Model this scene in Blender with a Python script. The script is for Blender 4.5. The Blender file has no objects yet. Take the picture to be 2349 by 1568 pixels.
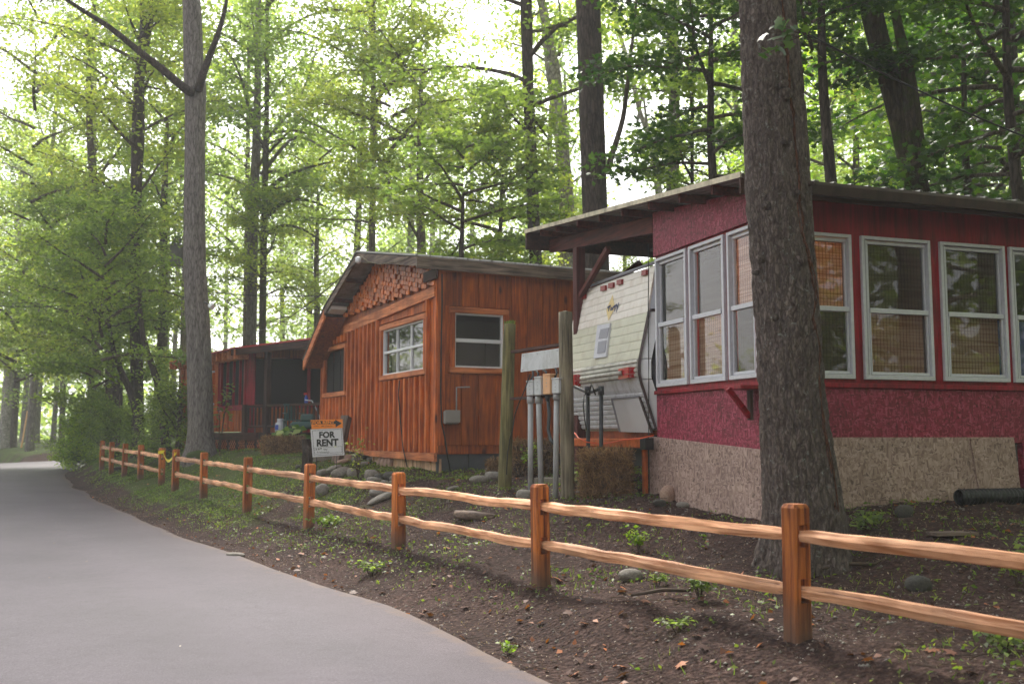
import bpy, bmesh, math, random
import numpy as np
from mathutils import Vector, Matrix

# ------------------------------------------------------------------ camera
F_PX, CX, CY = 2284.0, 1174.5, 784.0          # focal length and centre in survey units
CAM = Vector((0.0, 0.0, 1.6))
PITCH = math.atan(214.0 / F_PX)
SP, CP = math.sin(PITCH), math.cos(PITCH)
scene = bpy.context.scene
cam_d = bpy.data.cameras.new('camera')
cam = bpy.data.objects.new('camera', cam_d)
scene.collection.objects.link(cam)
cam.location = CAM
cam.rotation_euler = (math.radians(90) + PITCH, 0, 0)
cam_d.sensor_width = 36.0
cam_d.lens = 35.0
cam_d.clip_start = 0.1
cam_d.clip_end = 1500
cam_d.dof.use_dof = True
cam_d.dof.focus_distance = 10.5
cam_d.dof.aperture_fstop = 2.4
scene.camera = cam

# ------------------------------------------------------------------ sky, sun, exposure
SUN_EL, SUN_AZ = math.radians(48), math.radians(-8)     # azimuth measured from +Y towards +X
world = bpy.data.worlds.new('World')
scene.world = world
world.use_nodes = True
wn = world.node_tree
wn.nodes.clear()
sky = wn.nodes.new('ShaderNodeTexSky')
sky.sky_type = 'NISHITA'
sky.sun_disc = False
sky.sun_elevation = SUN_EL
sky.sun_rotation = SUN_AZ
sky.air_density = 1.0
sky.dust_density = 3.0
sky.ozone_density = 1.0
hs = wn.nodes.new('ShaderNodeHueSaturation')
hs.inputs['Saturation'].default_value = 0.14
bg = wn.nodes.new('ShaderNodeBackground')
bg.inputs['Strength'].default_value = 0.15
wo = wn.nodes.new('ShaderNodeOutputWorld')
wn.links.new(sky.outputs[0], hs.inputs['Color'])
wn.links.new(hs.outputs[0], bg.inputs[0])
wn.links.new(bg.outputs[0], wo.inputs[0])
sd = bpy.data.lights.new('sun', 'SUN')
sd.energy = 4.2
sd.angle = math.radians(18)
sd.color = (1.0, 0.95, 0.86)
sun = bpy.data.objects.new('sun', sd)
scene.collection.objects.link(sun)
dirv = Vector((math.sin(SUN_AZ) * math.cos(SUN_EL), math.cos(SUN_AZ) * math.cos(SUN_EL), math.sin(SUN_EL)))
sun.rotation_euler = dirv.to_track_quat('Z', 'Y').to_euler()
sun.location = (0, 0, 40)
vs = scene.view_settings
vs.view_transform = 'Standard'
vs.look = 'None'
vs.gamma = 1.0
vs.use_curve_mapping = False
vs.exposure = 1.45
scene.cycles.max_bounces = 8
scene.cycles.transparent_max_bounces = 12
scene.cycles.volume_bounces = 1
scene.cycles.sample_clamp_indirect = 6.0

R = random.Random(7)
rng = np.random.default_rng(11)
C = scene.collection

# ------------------------------------------------------------------ small maths
def ray(px, py):
    u, v = px - CX, CY - py
    return Vector((u, F_PX * CP - v * SP, v * CP + F_PX * SP)).normalized()

def at_depth(px, py, Y):
    d = ray(px, py)
    return CAM + d * (Y / d.y)

_seedtab = rng.random(65536)
def _h(ix, iy, iz=0):
    return _seedtab[(ix * 73856093 ^ iy * 19349663 ^ iz * 83492791) & 65535]
def vnoise(x, y):
    x = np.asarray(x, float); y = np.asarray(y, float)
    ix = np.floor(x).astype(np.int64); iy = np.floor(y).astype(np.int64)
    fx = x - ix; fy = y - iy
    fx = fx * fx * (3 - 2 * fx); fy = fy * fy * (3 - 2 * fy)
    a = _h(ix, iy); b = _h(ix + 1, iy); c = _h(ix, iy + 1); d = _h(ix + 1, iy + 1)
    return (a * (1 - fx) + b * fx) * (1 - fy) + (c * (1 - fx) + d * fx) * fy - 0.5
def vnoise3(x, y, z):
    ix = np.floor(x).astype(np.int64); iy = np.floor(y).astype(np.int64); iz = np.floor(z).astype(np.int64)
    fx = x - ix; fy = y - iy; fz = z - iz
    fx = fx * fx * (3 - 2 * fx); fy = fy * fy * (3 - 2 * fy); fz = fz * fz * (3 - 2 * fz)
    def L(k):
        a = _h(ix, iy, k); b = _h(ix + 1, iy, k); c = _h(ix, iy + 1, k); d = _h(ix + 1, iy + 1, k)
        return (a * (1 - fx) + b * fx) * (1 - fy) + (c * (1 - fx) + d * fx) * fy
    return L(iz) * (1 - fz) + L(iz + 1) * fz - 0.5

# ------------------------------------------------------------------ terrain
P1 = (1.81, 6.45)
DF = (-0.5101, 0.8601)
NF = (0.8601, 0.5101)
def to_sp(x, y):
    dx = np.asarray(x) - P1[0]; dy = np.asarray(y) - P1[1]
    return dx * DF[0] + dy * DF[1], dx * NF[0] + dy * NF[1]
def from_sp(s, p):
    return P1[0] + DF[0] * s + NF[0] * p, P1[1] + DF[1] * s + NF[1] * p
def zroad(y):
    return np.interp(y, [-200, 11, 22, 31, 45, 60, 90, 400], [0, 0, 0.10, 0.20, 0.36, 0.50, 0.7, 1.5])
S_K = [-40, -6, 0, 3, 6, 9, 13, 18, 22, 28, 36, 60, 120]
P_K = [-300, -12, -1.1, -0.55, 0.0, 0.8, 1.4, 1.75, 2.3, 3.0, 5.5, 9, 16, 40, 300]
_T = {  # s : heights at P_K from p=-0.55 on
 -40: [.20,.34,.38,.42,.46,.52,.62,.78,.85,1.0,1.6,6],
  -6: [.20,.34,.38,.42,.46,.52,.62,.78,.85,1.0,1.6,6],
   0: [.17,.32,.37,.42,.46,.64,.76,.86,.88,1.0,1.6,6],
   3: [.16,.29,.40,.52,.62,.77,.88,.92,.95,1.1,1.7,6],
   6: [.17,.30,.50,.74,.86,.92,.94,.96,1.0,1.1,1.8,6],
   9: [.17,.30,.55,.84,.96,1.0,1.02,1.04,1.1,1.2,2.0,6],
  13: [.18,.28,.52,.80,.97,1.06,1.08,1.1,1.15,1.3,2.2,6],
  18: [.26,.40,.62,.90,1.05,1.14,1.18,1.2,1.25,1.4,2.3,6],
  22: [.34,.45,.75,1.15,1.20,1.25,1.28,1.3,1.35,1.5,2.4,6],
  28: [.42,.52,.78,1.05,1.2,1.25,1.3,1.35,1.4,1.6,2.5,6],
  36: [.55,.62,.75,.85,.95,1.0,1.1,1.2,1.4,1.7,2.6,6],
  60: [.7,.75,.8,.85,.9,.95,1.0,1.1,1.3,1.8,2.8,6],
 120: [1,1,1,1,1.1,1.1,1.2,1.3,1.6,2,3,6]}
_TAB = np.array([[0, 0, 0] + _T[s] for s in S_K])
def _bil(s, p):
    s = np.clip(s, S_K[0], S_K[-1]); p = np.clip(p, P_K[0], P_K[-1])
    i = np.clip(np.searchsorted(S_K, s) - 1, 0, len(S_K) - 2); j = np.clip(np.searchsorted(P_K, p) - 1, 0, len(P_K) - 2)
    S = np.array(S_K, float); P = np.array(P_K, float)
    a = (s - S[i]) / (S[i + 1] - S[i]); b = (p - P[j]) / (P[j + 1] - P[j])
    T = _TAB
    return (T[i, j] * (1 - a) + T[i + 1, j] * a) * (1 - b) + (T[i, j + 1] * (1 - a) + T[i + 1, j + 1] * a) * b

# right road edge: measured points on the asphalt, then the bend to the right
_edge_px = [(1174, 1521), (1000, 1434), (800, 1354), (600, 1294), (500, 1259), (400, 1224), (300, 1184), (225, 1154), (175, 1119), (140, 1089)]
EDGE = [(6.3, -3.7), (3.95, 0.3), (2.35, 3.0), (1.2, 4.98), (0.35, 6.42)]
for px, py in _edge_px:
    d = ray(px, py); t = 5.0
    while (CAM + d * t).z > float(zroad((CAM + d * t).y)): t += 0.02
    q = CAM + d * t
    EDGE.append((q.x, q.y))
_lx, _ly = EDGE[-1]
EDGE += [(_lx - 1.6, _ly + 4.5), (_lx - 1.9, _ly + 8.5), (_lx - 0.6, _ly + 12.5), (_lx + 3.5, _ly + 16), (_lx + 10, _ly + 18.5), (_lx + 30, _ly + 24)]
def _resample(pts, step):
    out = [pts[0]]
    for a, b in zip(pts[:-1], pts[1:]):
        L = math.dist(a, b); n = max(1, int(L / step))
        for k in range(1, n + 1):
            out.append((a[0] + (b[0] - a[0]) * k / n, a[1] + (b[1] - a[1]) * k / n))
    return out
def _smooth(pts, it):
    p = np.array(pts)
    for _ in range(it):
        q = p.copy(); q[1:-1] = (p[:-2] + 2 * p[1:-1] + p[2:]) / 4; p = q
    return p
EDGE = _smooth(_resample([(10.4, -10.8)] + EDGE, 0.5), 26)
_tan = np.gradient(EDGE, axis=0); _tan /= np.linalg.norm(_tan, axis=1)[:, None]
_left = np.stack([-_tan[:, 1], _tan[:, 0]], 1)
WROAD = 5.9
CENT = EDGE + _left * (WROAD / 2)
def road_dist(x, y):
    x = np.atleast_1d(np.asarray(x, float)); y = np.atleast_1d(np.asarray(y, float))
    out = np.empty(x.size)
    c = CENT
    xf, yf = x.ravel(), y.ravel()
    for k in range(0, xf.size, 20000):
        d2 = (xf[k:k + 20000, None] - c[None, :, 0]) ** 2 + (yf[k:k + 20000, None] - c[None, :, 1]) ** 2
        out[k:k + 20000] = np.sqrt(d2.min(1))
    return out.reshape(x.shape)
def Hn(x, y):
    x = np.atleast_1d(np.asarray(x, float)); y = np.atleast_1d(np.asarray(y, float))
    s, p = to_sp(x, y)
    rd = road_dist(x, y) - WROAD / 2
    zr = zroad(y)
    base = _bil(s, p)
    off_left = (p < -3)
    base = np.where(off_left, zr + np.clip(rd, 0, 60) * 0.02 - 0.02, base)
    w = np.clip(rd / 1.0, 0, 1); w = w * w * (3 - 2 * w)
    nz = vnoise(x * 0.9, y * 0.9) * 0.10 + vnoise(x * 2.7 + 9, y * 2.7) * 0.06 + vnoise(x * 8, y * 8 + 4) * 0.035 + vnoise(x * 21, y * 21) * 0.014
    w2 = np.clip(rd / 0.35, 0, 1)
    return (zr - 0.02) * (1 - w) + base * w + nz * w2 * (0.35 + 0.65 * w)
def H(x, y):
    return float(Hn(x, y)[0])
def on_ground(px, py, t0=4.0):
    d = ray(px, py)
    ts = np.arange(t0, 90, 0.04)
    X = CAM.x + d.x * ts; Y = CAM.y + d.y * ts; Z = CAM.z + d.z * ts
    hh = Hn(X, Y)
    k = int(np.argmax(Z < hh))
    return Vector((X[k], Y[k], hh[k]))

# ------------------------------------------------------------------ objects
WM = {}
def mk(name, verts, faces, mat=None, parent=None, M=None, smooth=False, recalc=False, mi=None):
    me = bpy.data.meshes.new(name)
    me.from_pydata([tuple(v) for v in verts], [], faces)
    mats = mat if isinstance(mat, (list, tuple)) else [mat]
    for m in mats:
        if m: me.materials.append(m)
    if mi is not None: me.polygons.foreach_set('material_index', mi)
    if recalc:
        bm = bmesh.new(); bm.from_mesh(me); bmesh.ops.recalc_face_normals(bm, faces=bm.faces); bm.to_mesh(me); bm.free()
    if smooth: me.polygons.foreach_set('use_smooth', [True] * len(me.polygons))
    me.update()
    return place(name, me, parent, M)
def place(name, me, parent=None, M=None):
    o = bpy.data.objects.new(name, me); C.objects.link(o)
    M = M or Matrix.Identity(4)
    if parent:
        o.parent = parent; o.matrix_basis = WM[parent.name].inverted() @ M
    else:
        o.matrix_basis = M
    WM[o.name] = M
    return o
def tag(o, label=None, cat=None, group=None, kind=None):
    if label: o['label'] = label
    if cat: o['category'] = cat
    if group: o['group'] = group
    if kind: o['kind'] = kind
    return o
def thing(name, loc, label, cat, group=None, rz=0):
    o = bpy.data.objects.new(name, None); C.objects.link(o)
    M = Matrix.Translation(Vector(loc)) @ Matrix.Rotation(rz, 4, 'Z')
    o.matrix_basis = M; o.empty_display_size = 0.2
    WM[o.name] = M
    return tag(o, label, cat, group)
def fast_mesh(name, V, F, mats, mi=None, smooth=False):
    me = bpy.data.meshes.new(name)
    V = np.asarray(V, np.float32); F = np.asarray(F, np.int32)
    n = F.shape[1]
    me.vertices.add(len(V)); me.vertices.foreach_set('co', V.ravel())
    me.loops.add(F.size); me.loops.foreach_set('vertex_index', F.ravel())
    me.polygons.add(len(F))
    me.polygons.foreach_set('loop_start', np.arange(0, F.size, n, dtype=np.int32))
    me.polygons.foreach_set('loop_total', np.full(len(F), n, dtype=np.int32))
    for m in mats: me.materials.append(m)
    if mi is not None: me.polygons.foreach_set('material_index', np.asarray(mi, np.int32))
    if smooth: me.polygons.foreach_set('use_smooth', np.ones(len(F), bool))
    me.update(calc_edges=True); me.validate()
    return me

BOXF = [(0, 3, 2, 1), (4, 5, 6, 7), (0, 1, 5, 4), (1, 2, 6, 5), (2, 3, 7, 6), (3, 0, 4, 7)]
def box_vf(a, b):
    (x0, y0, z0), (x1, y1, z1) = [(min(p, q), ) for p, q in zip(a, b)] and ((min(a[0], b[0]), min(a[1], b[1]), min(a[2], b[2])), (max(a[0], b[0]), max(a[1], b[1]), max(a[2], b[2])))
    return [(x0, y0, z0), (x1, y0, z0), (x1, y1, z0), (x0, y1, z0), (x0, y0, z1), (x1, y0, z1), (x1, y1, z1), (x0, y1, z1)], BOXF
class MB:
    def __init__(s): s.v = []; s.f = []; s.m = []
    def add(s, v, f, m=0):
        o = len(s.v); s.v += [tuple(q) for q in v]; s.f += [tuple(i + o for i in q) for q in f]; s.m += [m] * len(f); return s
    def box(s, a, b, m=0, M=None):
        v, f = box_vf(a, b)
        if M: v = [M @ Vector(q) for q in v]
        return s.add(v, f, m)
    def tube(s, pts, rad, seg=8, m=0, cap=True):
        v, f = tube_vf(pts, rad, seg, cap); return s.add(v, f, m)
    def build(s, name, mat, parent=None, M=None, smooth=False, recalc=False):
        return mk(name, s.v, s.f, mat, parent, M, smooth, recalc, s.m if any(s.m) else None)
def tube_vf(pts, rad, seg=8, cap=True):
    pts = [Vector(p) for p in pts]; n = len(pts)
    rads = rad if isinstance(rad, (list, tuple)) else [rad] * n
    v = []; f = []
    up = None
    for i in range(n):
        t = (pts[min(i + 1, n - 1)] - pts[max(i - 1, 0)])
        t = t.normalized() if t.length > 1e-9 else Vector((0, 0, 1))
        if up is None:
            up = Vector((0, 0, 1)) if abs(t.z) < 0.9 else Vector((1, 0, 0))
        a = (up - t * up.dot(t)).normalized(); up = a; b = t.cross(a)
        for k in range(seg):
            w = 2 * math.pi * k / seg
            v.append(pts[i] + (a * math.cos(w) + b * math.sin(w)) * rads[i])
    for i in range(n - 1):
        for k in range(seg):
            k2 = (k + 1) % seg
            f.append((i * seg + k, i * seg + k2, (i + 1) * seg + k2, (i + 1) * seg + k))
    if cap:
        f.append(tuple(range(seg - 1, -1, -1))); f.append(tuple((n - 1) * seg + k for k in range(seg)))
    return v, f
def bevel_box(a, b, r):
    v, f = box_vf(a, b)
    bm = bmesh.new(); vs_ = [bm.verts.new(q) for q in v]
    for q in f: bm.faces.new([vs_[i] for i in q])
    bmesh.ops.bevel(bm, geom=list(bm.edges), offset=r, segments=1, affect='EDGES', profile=0.6)
    bm.verts.index_update()
    V = [tuple(x.co) for x in bm.verts]; Fc = [tuple(x.index for x in y.verts) for y in bm.faces]; bm.free()
    return V, Fc
def prism(poly, y0, y1):
    """poly: list of (x,z); extruded along y."""
    n = len(poly)
    v = [(x, y0, z) for x, z in poly] + [(x, y1, z) for x, z in poly]
    f = [tuple(range(n)), tuple(range(2 * n - 1, n - 1, -1))] + [(i, i + n, (i + 1) % n + n, (i + 1) % n) for i in range(n)]
    return v, f

class Face:
    """A vertical wall plane: u runs along it, n is the distance out of it, z is height."""
    def __init__(s, ox, oy, ux, uy, sign):
        L = math.hypot(ux, uy); s.o = Vector((ox, oy, 0)); s.u = Vector((ux / L, uy / L, 0)); s.sg = sign
        yv = Vector((-s.u.y, s.u.x, 0)); s.out = yv * sign
        s.M = Matrix(((s.u.x, yv.x, 0, ox), (s.u.y, yv.y, 0, oy), (0, 0, 1, 0), (0, 0, 0, 1)))
    def uz(s, px, py, n=0.0):
        d = ray(px, py); o = s.o + s.out * n
        t = (o - CAM).dot(s.out) / d.dot(s.out); q = CAM + d * t
        return (q - s.o).dot(s.u), q.z
    def P(s, u, z, n=0.0):
        q = s.o + s.u * u + s.out * n; return Vector((q.x, q.y, z))
    def box(s, name, u0, u1, z0, z1, n0, n1, mat, parent, bev=0.004):
        a, b = (u0, s.sg * n0, z0), (u1, s.sg * n1, z1)
        v, f = bevel_box(a, b, bev) if bev and min(abs(u1 - u0), abs(z1 - z0), abs(n1 - n0)) > 2.5 * bev else box_vf(a, b)
        cx, cz = (u0 + u1) / 2, z0
        v = [(q[0] - cx, q[1], q[2] - cz) for q in v]
        return mk(name, v, f, mat, parent, s.M @ Matrix.Translation((cx, 0, cz)))
    def poly(s, name, pts, n0, n1, mat, parent):
        v, f = prism(pts, s.sg * n0, s.sg * n1)
        cx, cz = pts[0]
        v = [(q[0] - cx, q[1], q[2] - cz) for q in v]
        return mk(name, v, f, mat, parent, s.M @ Matrix.Translation((cx, 0, cz)), recalc=True)
    def tube(s, name, pts, rad, mat, parent, seg=8):
        return MB().tube([s.P(*q) for q in pts], rad, seg).build(name, mat, parent, smooth=True)
    def holes(s, name, u0, u1, z0, z1, holes, n0, n1, mat, parent):
        us = sorted({u0, u1, *[h[0] for h in holes], *[h[1] for h in holes]}); zs = sorted({z0, z1, *[h[2] for h in holes], *[h[3] for h in holes]})
        us = [q for q in us if u0 <= q <= u1]; zs = [q for q in zs if z0 <= q <= z1]
        m = MB()
        for a, b in zip(us[:-1], us[1:]):
            for c, d in zip(zs[:-1], zs[1:]):
                cu, cz = (a + b) / 2, (c + d) / 2
                if any(h[0] < cu < h[1] and h[2] < cz < h[3] for h in holes): continue
                m.box((a, s.sg * n0, c), (b, s.sg * n1, d))
        return m.build(name, mat, parent, s.M)

# ------------------------------------------------------------------ materials
def lin(h):
    h = h.lstrip('#'); o = []
    for i in (0, 2, 4):
        c = int(h[i:i + 2], 16) / 255
        o.append(c / 12.92 if c <= 0.04045 else ((c + 0.055) / 1.055) ** 2.4)
    return (*o, 1.0)
def new_mat(name):
    m = bpy.data.materials.new(name); m.use_nodes = True
    nt = m.node_tree; nt.nodes.clear()
    out = nt.nodes.new('ShaderNodeOutputMaterial')
    b = nt.nodes.new('ShaderNodeBsdfPrincipled')
    nt.links.new(b.outputs[0], out.inputs[0])
    return m, nt, b, out
def N(nt, t, **kw):
    n = nt.nodes.new(t)
    for k, v in kw.items():
        if k in n.inputs: n.inputs[k].default_value = v
        else: setattr(n, k, v)
    return n
def ramp(nt, fac, stops):
    r = nt.nodes.new('ShaderNodeValToRGB')
    els = r.color_ramp.elements
    while len(els) < len(stops): els.new(0.5)
    for e, (p, c) in zip(els, stops):
        e.position = p; e.color = c if len(c) == 4 else (*c, 1)
    nt.links.new(fac, r.inputs[0]); return r
def coords(nt, scale=(1, 1, 1), rand=True, kind='Object'):
    tc = nt.nodes.new('ShaderNodeTexCoord'); mp = nt.nodes.new('ShaderNodeMapping')
    mp.inputs['Scale'].default_value = scale
    nt.links.new(tc.outputs[kind], mp.inputs[0])
    if rand:
        oi = nt.nodes.new('ShaderNodeObjectInfo'); mu = nt.nodes.new('ShaderNodeMath'); mu.operation = 'MULTIPLY'; mu.inputs[1].default_value = 57.0
        nt.links.new(oi.outputs['Random'], mu.inputs[0]); nt.links.new(mu.outputs[0], mp.inputs['Location'])
    return mp.outputs[0]
def bump(nt, b, h, dist=0.01, strength=0.6):
    bp = nt.nodes.new('ShaderNodeBump'); bp.inputs['Distance'].default_value = dist; bp.inputs['Strength'].default_value = strength
    nt.links.new(h, bp.inputs['Height']); nt.links.new(bp.outputs[0], b.inputs['Normal']); return bp
def mixc(nt, fac, a, b, mode='MIX'):
    m = nt.nodes.new('ShaderNodeMix'); m.data_type = 'RGBA'; m.blend_type = mode
    if isinstance(fac, (int, float)): m.inputs[0].default_value = fac
    else: nt.links.new(fac, m.inputs[0])
    for s, k in ((a, 6), (b, 7)):
        if isinstance(s, tuple): m.inputs[k].default_value = s
        else: nt.links.new(s, m.inputs[k])
    return m.outputs[2]
def wood(name, c_lo, c_hi, axis='z', rough=0.75, bmp=0.5, var=0.25, knots=False, wear=None, foot=None):
    m, nt, b, _ = new_mat(name)
    sc = {'z': (26, 26, 1.6), 'x': (1.6, 26, 26)}[axis]
    n1 = N(nt, 'ShaderNodeTexNoise', Scale=1.0, Detail=6.0, Roughness=0.62, Distortion=0.5); nt.links.new(coords(nt, sc), n1.inputs['Vector'])
    n2 = N(nt, 'ShaderNodeTexNoise', Scale=2.2, Detail=3.0); nt.links.new(coords(nt), n2.inputs['Vector'])
    r = ramp(nt, n1.outputs[0], [(0.36, lin(c_lo)), (0.62, lin(c_hi))])
    n7 = N(nt, 'ShaderNodeTexNoise', Scale=1.0, Detail=4.0, Roughness=0.55, Distortion=0.3); nt.links.new(coords(nt, tuple(q * (2.4 if q > 5 else .5) for q in sc)), n7.inputs['Vector'])
    r7 = ramp(nt, n7.outputs[0], [(0.30, (.30, .26, .24, 1)), (0.38, (1, 1, 1, 1))])
    col = mixc(nt, 0.75, r.outputs[0], r7.outputs[0], 'MULTIPLY')
    r2 = ramp(nt, n2.outputs[0], [(0.35, (0.62, 0.60, 0.60, 1)), (0.65, (1.15, 1.12, 1.1, 1))])
    col = mixc(nt, 0.8, col, r2.outputs[0], 'MULTIPLY')
    oi = nt.nodes.new('ShaderNodeObjectInfo')
    r3 = ramp(nt, oi.outputs['Random'], [(0.0, (1 - var, 1 - var, 1 - var, 1)), (1.0, (1 + var, 1 + var * .9, 1 + var * .8, 1))])
    col = mixc(nt, 1.0, col, r3.outputs[0], 'MULTIPLY')
    if knots:
        v = N(nt, 'ShaderNodeTexVoronoi', Scale=1.0); nt.links.new(coords(nt, (3.2, 3.2, 1.4) if axis == 'z' else (1.4, 3.2, 3.2)), v.inputs['Vector'])
        k = ramp(nt, v.outputs['Distance'], [(0.06, (0.12, 0.06, 0.04, 1)), (0.14, (1, 1, 1, 1))])
        col = mixc(nt, 0.85, col, k.outputs[0], 'MULTIPLY')
    if wear:
        n3 = N(nt, 'ShaderNodeTexNoise', Scale=9.0, Detail=8.0, Roughness=0.75); nt.links.new(coords(nt), n3.inputs['Vector'])
        k = ramp(nt, n3.outputs[0], [(0.60, (0, 0, 0, 1)), (0.66, (1, 1, 1, 1))])
        col = mixc(nt, k.outputs[0], col, lin(wear))
    if foot:
        tc = nt.nodes.new('ShaderNodeTexCoord'); sx = nt.nodes.new('ShaderNodeSeparateXYZ'); nt.links.new(tc.outputs['Object'], sx.inputs[0])
        md = nt.nodes.new('ShaderNodeMath'); md.operation = 'MULTIPLY_ADD'; md.inputs[1].default_value = .35; nt.links.new(n2.outputs[0], md.inputs[0]); nt.links.new(sx.outputs[2], md.inputs[2])
        k = ramp(nt, md.outputs[0], [(0.34, (.85, .85, .85, 1)), (0.60, (0, 0, 0, 1))]); col = mixc(nt, k.outputs[0], col, lin(foot))
    nt.links.new(col, b.inputs['Base Color'])
    b.inputs['Roughness'].default_value = rough
    b.inputs['Specular IOR Level'].default_value = 0.3
    hh = nt.nodes.new('ShaderNodeMath'); hh.operation = 'MULTIPLY'; nt.links.new(n1.outputs[0], hh.inputs[0]); nt.links.new(r7.outputs[0], hh.inputs[1])
    bump(nt, b, hh.outputs[0], 0.010, bmp)
    return m
def plain(name, col, rough=0.5, metal=0.0, noise=0.0, nscale=8.0, bmp=0.0, dirt=None, spec=0.5):
    m, nt, b, _ = new_mat(name)
    b.inputs['Roughness'].default_value = rough; b.inputs['Metallic'].default_value = metal; b.inputs['Specular IOR Level'].default_value = spec
    n1 = N(nt, 'ShaderNodeTexNoise', Scale=nscale, Detail=7.0, Roughness=0.65); nt.links.new(coords(nt), n1.inputs['Vector'])
    k = max(noise, 0.04)
    r = ramp(nt, n1.outputs[0], [(0.3, (1 - k, 1 - k, 1 - k, 1)), (0.7, (1 + k * .5, 1 + k * .5, 1 + k * .5, 1))])
    c = mixc(nt, 1.0, lin(col), r.outputs[0], 'MULTIPLY')
    if dirt:
        n3 = N(nt, 'ShaderNodeTexNoise', Scale=3.0, Detail=9.0, Roughness=0.7); nt.links.new(coords(nt, (2, 2, .7)), n3.inputs['Vector'])
        rr = ramp(nt, n3.outputs[0], [(0.48, (0, 0, 0, 1)), (0.75, (1, 1, 1, 1))])
        c = mixc(nt, rr.outputs[0], c, lin(dirt))
    nt.links.new(c, b.inputs['Base Color'])
    if bmp: bump(nt, b, n1.outputs[0], 0.01, bmp)
    return m
def osb(name, c1, c2, c3):
    m, nt, b, _ = new_mat(name)
    nz = N(nt, 'ShaderNodeTexNoise', Scale=9.0, Detail=3.0); nt.links.new(coords(nt, rand=False), nz.inputs['Vector'])
    cols_ = []
    for sc in ((52, 52, 15), (17, 17, 60), (38, 38, 34)):
        v = N(nt, 'ShaderNodeTexVoronoi', Scale=1.0)
        ad = nt.nodes.new('ShaderNodeVectorMath'); ad.operation = 'MULTIPLY_ADD'; ad.inputs[1].default_value = (1.6, 1.6, 1.6)
        nt.links.new(nz.outputs['Color'], ad.inputs[0]); nt.links.new(coords(nt, sc, rand=False), ad.inputs[2]); nt.links.new(ad.outputs[0], v.inputs['Vector'])
        sep = nt.nodes.new('ShaderNodeSeparateColor'); nt.links.new(v.outputs['Color'], sep.inputs[0]); cols_.append(sep.outputs[0])
    n3 = N(nt, 'ShaderNodeTexNoise', Scale=14.0, Detail=1.0); nt.links.new(coords(nt, rand=False), n3.inputs['Vector'])
    k1 = ramp(nt, n3.outputs[0], [(0.47, (0, 0, 0, 1)), (0.49, (1, 1, 1, 1))]); k2 = ramp(nt, n3.outputs[0], [(0.56, (0, 0, 0, 1)), (0.58, (1, 1, 1, 1))])
    f1 = mixc(nt, k1.outputs[0], cols_[0], cols_[1]); f2 = mixc(nt, k2.outputs[0], f1, cols_[2])
    r = ramp(nt, f2, [(0.0, tuple(q * .62 for q in lin(c1)[:3]) + (1,)), (0.10, lin(c1)), (0.6, lin(c2)), (1.0, lin(c3))])
    n5 = N(nt, 'ShaderNodeTexNoise', Scale=2.0, Detail=6.0, Roughness=0.6); nt.links.new(coords(nt, rand=False), n5.inputs['Vector'])
    r5 = ramp(nt, n5.outputs[0], [(0.35, (0.82, 0.8, 0.8, 1)), (0.65, (1.12, 1.12, 1.12, 1))])
    col = mixc(nt, 1.0, r.outputs[0], r5.outputs[0], 'MULTIPLY')
    nt.links.new(col, b.inputs['Base Color'])
    b.inputs['Roughness'].default_value = 0.6
    bump(nt, b, f2, 0.004, 0.8)
    return m
def bark(name, c_lo, c_hi, sc=(9, 9, 2.2), moss=None, lichen=None, bmp=1.0, dist=0.03, cell=.8, warp=1.2):
    m, nt, b, _ = new_mat(name)
    n1 = N(nt, 'ShaderNodeTexNoise', Scale=1.0, Detail=8.0, Roughness=0.7, Distortion=0.8); nt.links.new(coords(nt, sc), n1.inputs['Vector'])
    v = N(nt, 'ShaderNodeTexVoronoi', Scale=1.0); v.feature = 'DISTANCE_TO_EDGE'
    ad = nt.nodes.new('ShaderNodeVectorMath'); ad.operation = 'MULTIPLY_ADD'; ad.inputs[1].default_value = (warp,) * 3
    nt.links.new(n1.outputs['Color'], ad.inputs[0]); nt.links.new(coords(nt, tuple(q * 1.6 for q in sc)), ad.inputs[2]); nt.links.new(ad.outputs[0], v.inputs['Vector'])
    r = ramp(nt, n1.outputs[0], [(0.32, lin(c_lo)), (0.68, lin(c_hi))])
    rv = ramp(nt, v.outputs['Distance'], [(0.0, (0.35, 0.33, 0.33, 1)), (0.16, (1, 1, 1, 1))])
    col = mixc(nt, cell, r.outputs[0], rv.outputs[0], 'MULTIPLY')
    if lichen:
        n3 = N(nt, 'ShaderNodeTexNoise', Scale=14.0, Detail=8.0, Roughness=0.8); nt.links.new(coords(nt), n3.inputs['Vector'])
        k = ramp(nt, n3.outputs[0], [(0.58, (0, 0, 0, 1)), (0.66, (1, 1, 1, 1))]); col = mixc(nt, k.outputs[0], col, lin(lichen))
    if moss:
        n3 = N(nt, 'ShaderNodeTexNoise', Scale=2.0, Detail=7.0, Roughness=0.7); nt.links.new(coords(nt), n3.inputs['Vector'])
        k = ramp(nt, n3.outputs[0], [(0.50, (0, 0, 0, 1)), (0.62, (1, 1, 1, 1))]); col = mixc(nt, k.outputs[0], col, lin(moss))
    nt.links.new(col, b.inputs['Base Color']); b.inputs['Roughness'].default_value = 0.9; b.inputs['Specular IOR Level'].default_value = 0.2
    h = nt.nodes.new('ShaderNodeMath'); h.operation = 'MULTIPLY'; nt.links.new(rv.outputs[0], h.inputs[0]); nt.links.new(n1.outputs[0], h.inputs[1])
    bump(nt, b, h.outputs[0], dist, bmp)
    return m
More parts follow.
